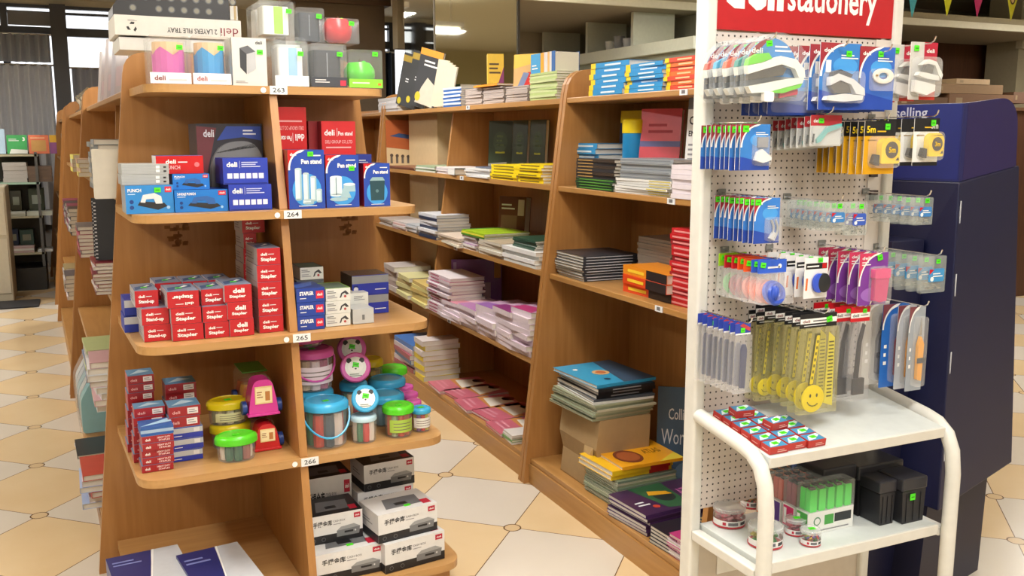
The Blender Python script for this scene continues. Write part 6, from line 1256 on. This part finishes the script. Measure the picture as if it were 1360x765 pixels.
def b_smile(t, w, h, tail=False):
    Y_ = mat('e8d01c', .3)
    m = MB(); m.prism([(0, h*.86), (w, h*.86), (w, h), (0, h)], -.001, .001, K_, 'y'); m.frame((0, -.001, 0)); m.rect(0, h*.905, w, h*.955, W_, 1); m.text(LOGO, w*.06, h*.915, w*.2, h*.028, mat('7a2a30'), 2, .02); m.text('小清新', w*.34, h*.915, w*.3, h*.028, K_, 2, .02) if 0 else m.lines(w*.34, h*.915, w*.5, h*.028, 1, mat('55555a'), 2); m.lines(w*.1, h*.875, w*.6, h*.018, 1, PALE, 2); m.build('header', t)
    m = MB(); m.prism(rounded([(w*.28, h*.26), (w*.40, h*.26), (w*.54, h*.80), (w*.42, h*.80)], [.004]*4), -.005, -.001, K_, 'y'); m.prism(rounded([(w*.30, h*.28), (w*.385, h*.28), (w*.52, h*.78), (w*.44, h*.78)], [.003]*4), -.0062, -.0051, Y_, 'y'); m.frame((0, -.0062, 0)); 
    for k in range(7): m.rect(w*(.335+.018*k), h*(.33+.062*k), w*(.375+.018*k), h*(.36+.062*k), K_, 1)
    m.build('strap', t)
    m = MB(); m.M = Matrix.Translation((w*.38, -.005, h*.13)) @ Matrix.Rotation(R(90), 4, 'X'); r = w*.30; m.lathe([(r*.9, 0), (r, .001), (r, .005), (r*.9, .006)], Y_, seg=28); m.frame((0, 0, .006), (1,0,0), (0,1,0)); m.disc(-r*.3, r*.25, r*.09, K_, 1, r*.14); m.disc(r*.3, r*.25, r*.09, K_, 1, r*.14)
    for k in range(9): a = R(205+13*k); m.disc(r*.58*math.cos(a), r*.52*math.sin(a), r*.06, K_, 1, n=8)
    m.build('smiley_disc', t)
    if tail:
        m = MB(); m.prism([(w*.74, h*.06), (w*.98, h*.02), (w*.96, h*.74), (w*.80, h*.80)], -.003, -.001, mat('d8cc50', .4), 'y'); m.frame((0, -.003, 0))
        for k in range(16): m.rect(w*.80, h*(.12+.038*k), w*.94, h*(.135+.038*k), K_, 1)
        m.build('ruler_strip', t)
    m = MB(); m.prism([(-w*.02, -h*.02), (w*1.02, -h*.03), (w*1.0, h*.86), (0, h*.86)], -.013, .002, film('ece49c', .10, .1), 'y'); m.build('clear_bag', t); sticker(t, w*.72, -.0025, h*.90, .018, .014, tilt=R(12))
hang(lambda t, w, h: b_smile(t, w, h, True), 2, 1060, 1108, 417, 545, 1.795, 1.825, 'lanyard_bag', 'lanyard', 'bagged yellow smiley lanyard with ruler strip', 'on fifth row hook', hx=.5)
hang(b_smile, 4, 1040, 1078, 413, 534, 1.85, 1.965, 'lanyard_bag', 'lanyard', 'yellow smiley lanyard in a clear bag', 'left of the ruler strip ones', hx=.4)
hang(b_smile, 2, 1003, 1034, 414, 528, 1.93, 1.965, 'lanyard_bag', 'lanyard', 'narrow yellow smiley lanyard bag', 'next to the navy pens', hk=False)
def b_blk(t, w, h):
    m = MB(); m.prism([(0, h*.84), (w, h*.84), (w, h), (0, h)], -.001, .001, mat('c81c28', .35), 'y'); m.frame((0, -.001, 0)); m.rect(0, h*.88, w, h*.935, W_, 1); m.text(LOGO, w*.08, h*.892, w*.34, h*.032, mat('55555a'), 2, .02); m.lines(w*.5, h*.895, w*.4, h*.026, 1, PRINTG, 2); m.build('header', t)
    solid(t, 'black_strap', [(w*.30, h*.22), (w*.50, h*.22), (w*.58, h*.62), (w*.74, h*.80), (w*.62, h*.82), (w*.40, h*.62)], -.006, -.001, K_); solid(t, 'badge_clip', [(w*.22, h*.04), (w*.80, h*.04), (w*.80, h*.22), (w*.22, h*.22)], -.008, -.001, mat('2a2a2c', .3), .001)
    m = MB(); m.prism([(-w*.02, -h*.02), (w*1.02, -h*.02), (w, h*.84), (0, h*.84)], -.011, .002, film('d8d8dc', .09, .1), 'y'); m.build('clear_bag', t); sticker(t, w*.6, -.002, h*.93, .013, .011)
hang(b_blk, 3, 1127, 1152, 408, 529, 1.81, 1.89, 'lanyard_bag', 'lanyard', 'black strap lanyard with red header', 'on the fifth row right hook', hx=.5, yaw=0)
hang(b_blk, 2, 1106, 1130, 408, 529, 1.84, 1.92, 'lanyard_bag', 'lanyard', 'black strap lanyard with red header', 'left of the red header group', hk=False)
def b_sci(t, w, h, k=0):
    cols = [('b8bcc4', 'e89a1c'), ('9aa2ac', 'e8a020'), ('2a6ac0', '9a2430'), ('c8c4bc', '6a6a70')][k]
    def d(m, w, h): m.rect(0, 0, w, h, mat(cols[0], .35), 1); swoosh2(m, w, h, mat('7a4048' if k < 3 else 'c0b8b0', .35), l=2, ry=.3, rx=.6); m.text('Multi Cutter', w*.10, h*.30, w*.1, h*.3, W_, 4) if 0 else m.lines(w*.1, h*.25, w*.12, h*.3, 3, W_, 4)
    card(t, w, h, d, base=mat(cols[0])); C = mat(cols[1], .3)
    solid(t, 'handle', rounded([(w*.50, h*.14), (w*.78, h*.12), (w*.82, h*.56), (w*.62, h*.66), (w*.48, h*.55)], [.004]*5), -.012, -.002, C, .001); solid(t, 'slider', [(w*.42, h*.34), (w*.90, h*.34), (w*.90, h*.40), (w*.42, h*.40)], -.0145, -.0125, mat('26282e')); solid(t, 'blade', [(w*.58, h*.665), (w*.74, h*.66), (w*.70, h*.86)], -.006, -.002, CHROME); blister(t, w*.3, w*.95, h*.06, h*.88, .0155)
for i, (a, b, nm, k) in enumerate(((1205, 1226, 'clear pack with orange cutter', 1), (1190, 1214, 'blister card with yellow orange cutter', 0), (1170, 1204, 'blue card with dark red handled cutter', 2), (1146, 1178, 'beige card with grey scissors outline', 3))):
    hang(lambda t, w, h, k=k: b_sci(t, w, h, k), 1, a, b, 408-2*i, 520-3*i, 1.80+.03*i, 1.9, 'cutter_card', 'cutter pack', nm, 'in fifth row end group', hk=(i == 0))
# ---------- staple boxes on the upper stand shelf
z = .7355
def sbox(label, x, y, z, rz=0):
    z += (y-1.722)*TL+.001; rot = (TA, 0, rz)
    if 'SB' in BKC: return dup(BKC['SB'], (x, y, z), rz, label, rot)
    t = thing('staple_pack', label, 'box', (x, y, z), rz, 'small red staple packs', rot); w, d, h = .056, .036, .0185
    m = MB().box(0, w, 0, d, 0, h, mat('b8322c', .35)); FRT(m); m.lines(w*.4, h*.2, w*.5, h*.5, 2, mat('e8b8b0')); TOP(m, h); m.rect(w*.03, d*.05, w*.97, d*.95, mat('3a8ab8', .3)); m.poly([(w*.05, d*.1), (w*.5, d*.2), (w*.95, d*.7), (w*.9, d*.95), (w*.3, d*.7)], mat('d8e8ee', .3), 2); LFT(m, d); m.lines(d*.2, h*.3, d*.6, h*.3, 1, mat('e0a8a0')); m.build('carton', t); sticker(t, w*.35, d*.3, h+.0011, .018, .012, (1,0,0), (0,1,0), R(6)); BKC['SB'] = t; return t
RW = ['front', 'second', 'third', 'fourth', 'fifth', 'rear']; CW = ['left', 'middle', 'right']
for r_ in range(6):
    for c_ in range(3 if r_ < 4 else 2):
        if r_ == 0 and c_ > 2: continue
        sbox(f'small red and blue staple pack, {RW[r_]} row, {CW[c_]} of the row, on the stand shelf', xl+.008+c_*.0595, 1.728+r_*.0385+.004*(c_ == 1), z, R(1.2*math.sin(r_*3+c_)))
sbox('single red staple pack lying on top of the others', xl+.075, 1.80, z+.0200, R(8)); sbox('second raised red staple pack resting on the rear rows', xl+.03, 1.89, z+.0200, R(-5))
# ---------- round tins and highlighters on the lower stand shelf
z = .4625
def tin(label, px, py, r, h, col, cols, z=z, st=True, x=None, y=None):
    p = at(px, py, 'z', z) if x is None else Vector((x, y, z)); t = thing('clip_tin', label, 'tin', (p.x, max(p.y, 1.732+r), z), 0, 'round clip tins on the lower stand shelf')
    m = MB(); m.lathe([(r, 0), (r, .004), (r, h)], film('e0e4e4', .08, .08), seg=28); m.build('clear_drum', t)
    m = MB(); m.lathe([(r*.98, .001), (r*1.02, .002), (r*1.02, h*.12), (r*.98, h*.13)], mat('c02c38', .35), seg=28); m.build('base_ring', t)
    m = MB(); rn = random.Random(int(px)); 
    for k in range(40):
        a, rr = rn.uniform(0, 6.28), r*.85*math.sqrt(rn.random()); c = cols[k % len(cols)]; zz_ = h*rn.uniform(.15, .8); m.tube([(rr*math.cos(a), rr*math.sin(a), zz_), (rr*.8*math.cos(a+.5), rr*.8*math.sin(a+.5), zz_+h*.1)], r*.11, mat(c, .4), 5)
    o = m.build('loose_clips', t); o['kind'] = 'stuff'
    m = MB(); k = 14; wd = R(200); vs = []
    for i in range(k+1): a = R(-100)-wd/2+wd*i/k; vs += [(r*1.012*math.cos(a), r*1.012*math.sin(a), h*.16), (r*1.012*math.cos(a), r*1.012*math.sin(a), h*.52)]
    m.add(vs, [(2*i, 2*i+2, 2*i+3, 2*i+1) for i in range(k)], mat('e4e0e0', .4), True)
    for j, (a0, a1, c) in enumerate(((-150, -138, 'b8203a'), (-130, -95, '6a6a70'), (-85, -60, '3a3a3e'))):
        vs = [];
        for a in (a0, (a0+a1)/2, a1): vs += [(r*1.022*math.cos(R(a)), r*1.022*math.sin(R(a)), h*.24), (r*1.022*math.cos(R(a)), r*1.022*math.sin(R(a)), h*.44)]
        m.add(vs, [(0, 2, 3, 1), (2, 4, 5, 3)], mat(c), True)
    m.build('paper_label', t); m = MB(); m.lathe([(r*1.0, h), (r*1.03, h+.001), (r*1.03, h+.008), (r*.96, h+.010), (r*.9, h+.0065)], film('e8ecec', .25, .06), seg=28); m.build('lid', t)
    if st: sticker(t, -.01, -r*.3, h+.0105, .018, .013, (1,0,0), (0,1,0), R(-12))
    return t
PKC = ['a83848', 'c8586a', '8a2a3c', 'b87880']; MX = ['c8a030', '3a8a4a', 'c83a3a', '6a4aa0', '2a6a4a']
tin('large round tin of maroon clips nearest the left stand leg', 968, 695, .043, .042, 'c02c38', PKC, st=False)
tin('lower tin of mixed pins behind the large maroon tin', 997, 672, .030, .042, 'c02c38', MX, st=False)
tin('upper tin of mixed pins stacked behind the maroon one', 997, 672, .030, .042, 'c02c38', MX, z=z+.0535, st=False, x=at(997, 672, 'z', z).x, y=max(at(997, 672, 'z', z).y, 1.762))
tin('wide tin of green and yellow pins behind the left front leg', 1016, 722, .044, .043, 'c02c38', ['3a8a3a', 'c8b030', '4a9a4a', 'a8a030'], st=False)
tin('small tin of pink pins left of the smallest tin', 1056, 708, .027, .034, 'c02c38', PKC)
tin('smallest tin of mixed pins near the highlighter box', 1076, 722, .026, .032, 'c02c38', MX)
def hbox(label, px, py, w, d, h, front, cap, full=False, xo=None):
    p = at(px, py, 'z', z) if xo is None else Vector(xo); t = thing('highlighter_box', label, 'highlighter box', (p.x, p.y, z), 0, 'highlighter boxes on the stand')
    m = MB(); m.box(0, w, 0, d, 0, h*.45, mat('e4e6e4', .4)); FRT(m); m.disc(w*.2, h*.26, h*.09, mat('5a8a6a')); m.disc(w*.2, h*.26, h*.065, mat('e4e6e4'), 2); m.rect(w*.36, h*.16, w*.56, h*.36, mat(front), 1); m.rect(w*.58, h*.18, w*.95, h*.36, mat('2c3236')); m.lines(w*.2, h*.04, w*.7, h*.05, 1, PRINTG)
    LFT(m, d); m.rect(d*.05, h*.02, d*.95, h*.43, mat(front), 1); m.rect(d*.1, h*.05, d*.35, h*.38, W_, 2); m.build('tray', t)
    for k in range(5):
        x = w*(.12+.19*k)
        for j in range(2):
            m = MB(); m.prism(rounded([(x-w*.075, h*.455), (x+w*.075, h*.455), (x+w*.07, h*.90), (x-w*.07, h*.90)], [.004]*4), d*(.06+.46*j), d*(.46+.46*j), mat(cap, .3), 'y'); m.build('cap', t)
            m = MB(); m.box(x-w*.05, x+w*.05, d*(.12+.46*j), d*(.40+.46*j), h*.901, h*.94, K_); m.build('cap_top', t)
    m = MB(); m.prism([(0, h*.455), (w, h*.455), (w, h*.99), (0, h*.99)], -.001, d, film('e8ecec', .10, .08), 'y'); m.build('clear_cover', t); return t
p = at(1072, 712, 'z', z); w_ = Xat(1132, p.y, z)-p.x; h_ = Zat(641, p.x+w_/2, p.y)-z
hbox('clear box of bright green highlighters at the front', 0, 0, w_, .045, h_, '4aa04a', '2ee03a', xo=(p.x, p.y, z))
for i, (c, cap, nm) in enumerate((('c8306a', '8a3a4a', 'magenta sided'), ('5a3a8a', 'c85a4a', 'violet sided'), ('e87a1c', 'e88a3a', 'orange sided'), ('3a6a9a', '4a7a98', 'blue grey'), ('5a5a38', '8a8a5a', 'olive'))):
    y = p.y+.047*(i+1); 
    if y+.045 > YS-.006: break
    hbox(f'{nm} highlighter box behind the green one', 0, 0, w_*1.0, .044, h_*1.0, c, cap, xo=(p.x-.006*(i+1)+0, y, z))
def blackbox(label, x, y, w, d, h, lid, rz=0, st=False):
    t = thing('black_storage_box', label, 'box', (x, y, z), rz, 'black boxes on the stand'); B = mat('26262a', .4)
    m = MB(); m.prism([(.004, 0), (w-.004, 0), (w, h*.72), (0, h*.72)], 0, d, B, 'y'); m.build('body', t, .003)
    m = MB(); m.box(-.003, w+.003, -.003, d+.003, h*.722, h, mat('2e2e34', .35)); m.build('lid', t, .005)
    m = MB(); [m.box(w*(.18+.3*k), w*(.2+.3*k), -.002, -.0002, h*.05, h*.66, K_) for k in range(3)]; m.build('rib', t)
    if st: sticker(t, w*.28, -.0045, h*.52, .018, .018)
    return t
pb = at(1196, 697, 'z', z); w2 = Xat(1246, pb.y, z)-pb.x; h2 = Zat(632, pb.x+w2/2, pb.y)-z
blackbox('black lidded box with green sticker at the front right', pb.x-.0, pb.y, min(w2, xr-.012-pb.x), .085, h2, True, 0, True)
blackbox('large black lidded box behind the stickered one', pb.x-.068, pb.y+.092, .16, max(.08, YS-.016-pb.y-.092), h2*1.12, True, 0, True)
blackbox('black box with plain lid at the back by the folders', pb.x-.185, pb.y+.10, .112, max(.08, YS-.018-pb.y-.10), h2*1.18, True)
blackbox('low black box wedged beside the stickered one', pb.x-.062, pb.y+.018, .055, .07, h2*.97, True)
def folder(label, x, y, c, h):
    t = thing('folder', label, 'folder', (x, y, z), R(8)); m = MB(); m.prism(rounded([(0, 0), (.05, 0), (.045, h), (.0, h)], [.002]*4), 0, .006, mat(c, .25), 'y'); m.build('sleeve', t); m = MB(); m.box(.0, .05, -.002, -.0005, .01, .05, mat('d8d8dc')); m.build('label_strip', t)
folder('royal blue plastic folder standing behind the highlighters', 1.745, 1.955, '2a5ab8', .19); folder('dark red glossy folder beside the royal blue one', 1.80, 1.95, '8a3038', .185)
#@@DISPLAYBIN
BX = mat('10153a', .4); DS = .854; C0 = Vector((2.425, 2.05, 0)); df = Vector((-.259, .966, 0)); ds = Vector((.966, .259, 0))
t = thing('cardboard_display', 'tall dark blue cardboard display behind the white stand', 'display', C0, 0)
t.matrix_world = Matrix(((ds.x, df.x, 0, C0.x), (ds.y, df.y, 0, C0.y), (0, 0, 1, 0), (0, 0, 0, 1)))   # local x: along the side face, local y: along the front face
DM = Matrix.Translation((0, 0, .219)) @ Matrix.Scale(DS, 4); ZF = -.219/DS
def hexa(vs, m_, name, bev=0, draw=None):
    m = MB(); m.M = DM; m.add(vs, [(0,3,2,1), (4,5,6,7), (0,1,5,4), (1,2,6,5), (2,3,7,6), (3,0,4,7)], m_)
    if draw: draw(m)
    return m.build(name, t, bev)
hexa([(-.10,-.06,.15), (.50,-.06,.20), (.50,.60,.20), (-.02,.60,.15), (0,0,1.336), (.48,0,1.385), (.48,.60,1.385), (0,.60,1.336)], BX, 'body', .004)
hexa([(-.10,.0,ZF), (.41,.0,ZF), (.41,.56,ZF), (-.01,.56,ZF), (-.06,.0,.149), (.43,.0,.1935), (.43,.56,.1935), (-.01,.56,.149)], mat('1c1c34', .5), 'pedestal')
def d_hd(m):
    m.frame((-.0005, .50, 0), (0,-1,0), (0,0,1)); m.rect(0, 1.345, .49, 1.612, mat('18256e', .35), 1); m.text('best-selling', .5-.36, 1.552, .225, .050, mat('b8bcd0', .4), 3, .01)
hexa([(0, .005, 1.337), (.03, .005, 1.341), (.03, .56, 1.341), (0, .56, 1.337), (0,.005,1.612), (.03,.005,1.614), (.03,.56,1.614), (0,.56,1.612)], mat('161d5c', .4), 'header_front', 0, d_hd)
m = MB(); m.M = DM; m.prism(rounded([(.031, 1.341), (.46, 1.384), (.44, 1.60), (.34, 1.64), (.031, 1.614)], [0, 0, .07, .05, 0]), .005, .02, mat('221a54', .4), 'y'); m.build('header_side', t)
for i, z_ in enumerate((1.24, .98, .70, .38)):
    m = MB(); m.M = DM; x = (-.10)*(1.336-z_)/1.19+.012; y = -.06*(1.336-z_)/1.19; m.box(x, x+.006, y-.003, y-.0008, z_-.05, z_+.03, mat('c8ccd4')); m.build('slot_tab', t)
IM = t.matrix_world.inverted()
m = MB(); m.M = IM; m.box(2.25, 2.385, 2.13, 2.27, .9, 1.18, mat('181a3c', .45)); m.box(2.13, 2.385, 2.13, 2.27, .0, .9, mat('181a3c', .45)); m.build('inner_column', t, .003)
# beige carton under the stand
t = thing('beige_carton', 'beige carton standing behind the lower part of the stand', 'box', (1.66, 2.06, 0)); m = MB().box(0, .42, 0, .12, 0, .40, mat('b9a68e', .6)); m.build('carton', t)
# ---------- bunting
t = thing('bunting_string', 'string of bunting flags hanging across the upper right', 'bunting', (0,0,0))
YP = 4.0; zt = Zat(-26, Xat(1250, YP, 2.3), YP)
m = MB(); m.tube([(Xat(1170, YP, zt), YP, zt+.01), (Xat(1250, YP, zt), YP, zt-.004), (Xat(1300, YP, zt), YP, zt-.004), (Xat(1400, YP, zt), YP, zt+.01)], .003, W_, 5); m.build('string', t); m = MB(); [m.tube([(Xat(1170+230*q, YP, zt), YP, zt+.01), (Xat(1170+230*q, YP, zt), YP, ZC)], .003, W_, 5) for q in (0, 1)]; m.build('hanging_line', t)
for px, py, c, nm in ((1212, 23, '4ab4cc', 'turquoise'), (1258, 21, 'd8dc2c', 'yellow'), (1298, 22, 'c83078', 'pink'), (1343, 27, 'c8c82c', 'olive yellow')):
    x = Xat(px, YP, 2.2); zp = Zat(py, x, YP); m = MB(); hw = .06; m.prism([(x-hw, zt), (x, zp), (x+hw, zt)], YP-.002, YP+.002, mat(c, .5), 'y'); m.frame((x, YP-.002, 0))
    if 'yellow' in nm: m.disc(0, zt-.07, .022, mat('3a2a20'), 1, .03); m.disc(0, zt-.07, .013, mat('c8b080'), 2, .02)
    else: m.lines(-.015, zt-.09, .03, .05, 2, W_, 1)
    m.build('flag', t)
# ---------- stacks of boards in front of timber wall
t = thing('low_cabinet', 'brown cabinet before the timber wall at upper right', 'cabinet', (6.3, 6.0, 0)); m = MB().box(0, 2.6, 0, .6, 0, 1.72, BROWN); m.build('body', t, .006); m = MB().box(-.02, 2.62, -.02, .62, 1.721, 1.75, mat('6a4a30')); m.build('top', t)
z = 1.751
for i, (a, b, y0, y1, cc, nm) in enumerate(((1190, 1258, 148, 128, '6a4e38', 'brown'), (1260, 1345, 137, 124, '7a5a40', 'tan brown'), (1230, 1330, 123, 110, '8a6e4e', 'long tan'), (1345, 1370, 137, 122, '6e5240', 'dark tan'), (1206, 1224, 128, 116, '5a4636', 'small brown'), (1268, 1312, 112, 104, 'b49a78', 'cream'))):
    YB = 6.12+.0*i; x0 = Xat(a, YB, z); x1 = Xat(b, YB, z); zb_ = z+[0, 0, .0, 0, 0, 0][i]
    za = max(z, Zat(y0, x0, YB)) if i > 1 else z; zc_ = Zat(y1, x0, YB)
    if zc_ <= za: zc_ = za+.04
    tt = thing('stored_carton', f'{nm} flat carton on the brown cabinet top', 'box', (x0, YB, za)); m = MB().box(0, x1-x0, 0, .3, 0, zc_-za-.001, mat(cc, .6)); FRT(m); m.rect((x1-x0)*.1, (zc_-za)*.3, (x1-x0)*.2, (zc_-za)*.7, mat('9a8668')); m.build('carton', tt)
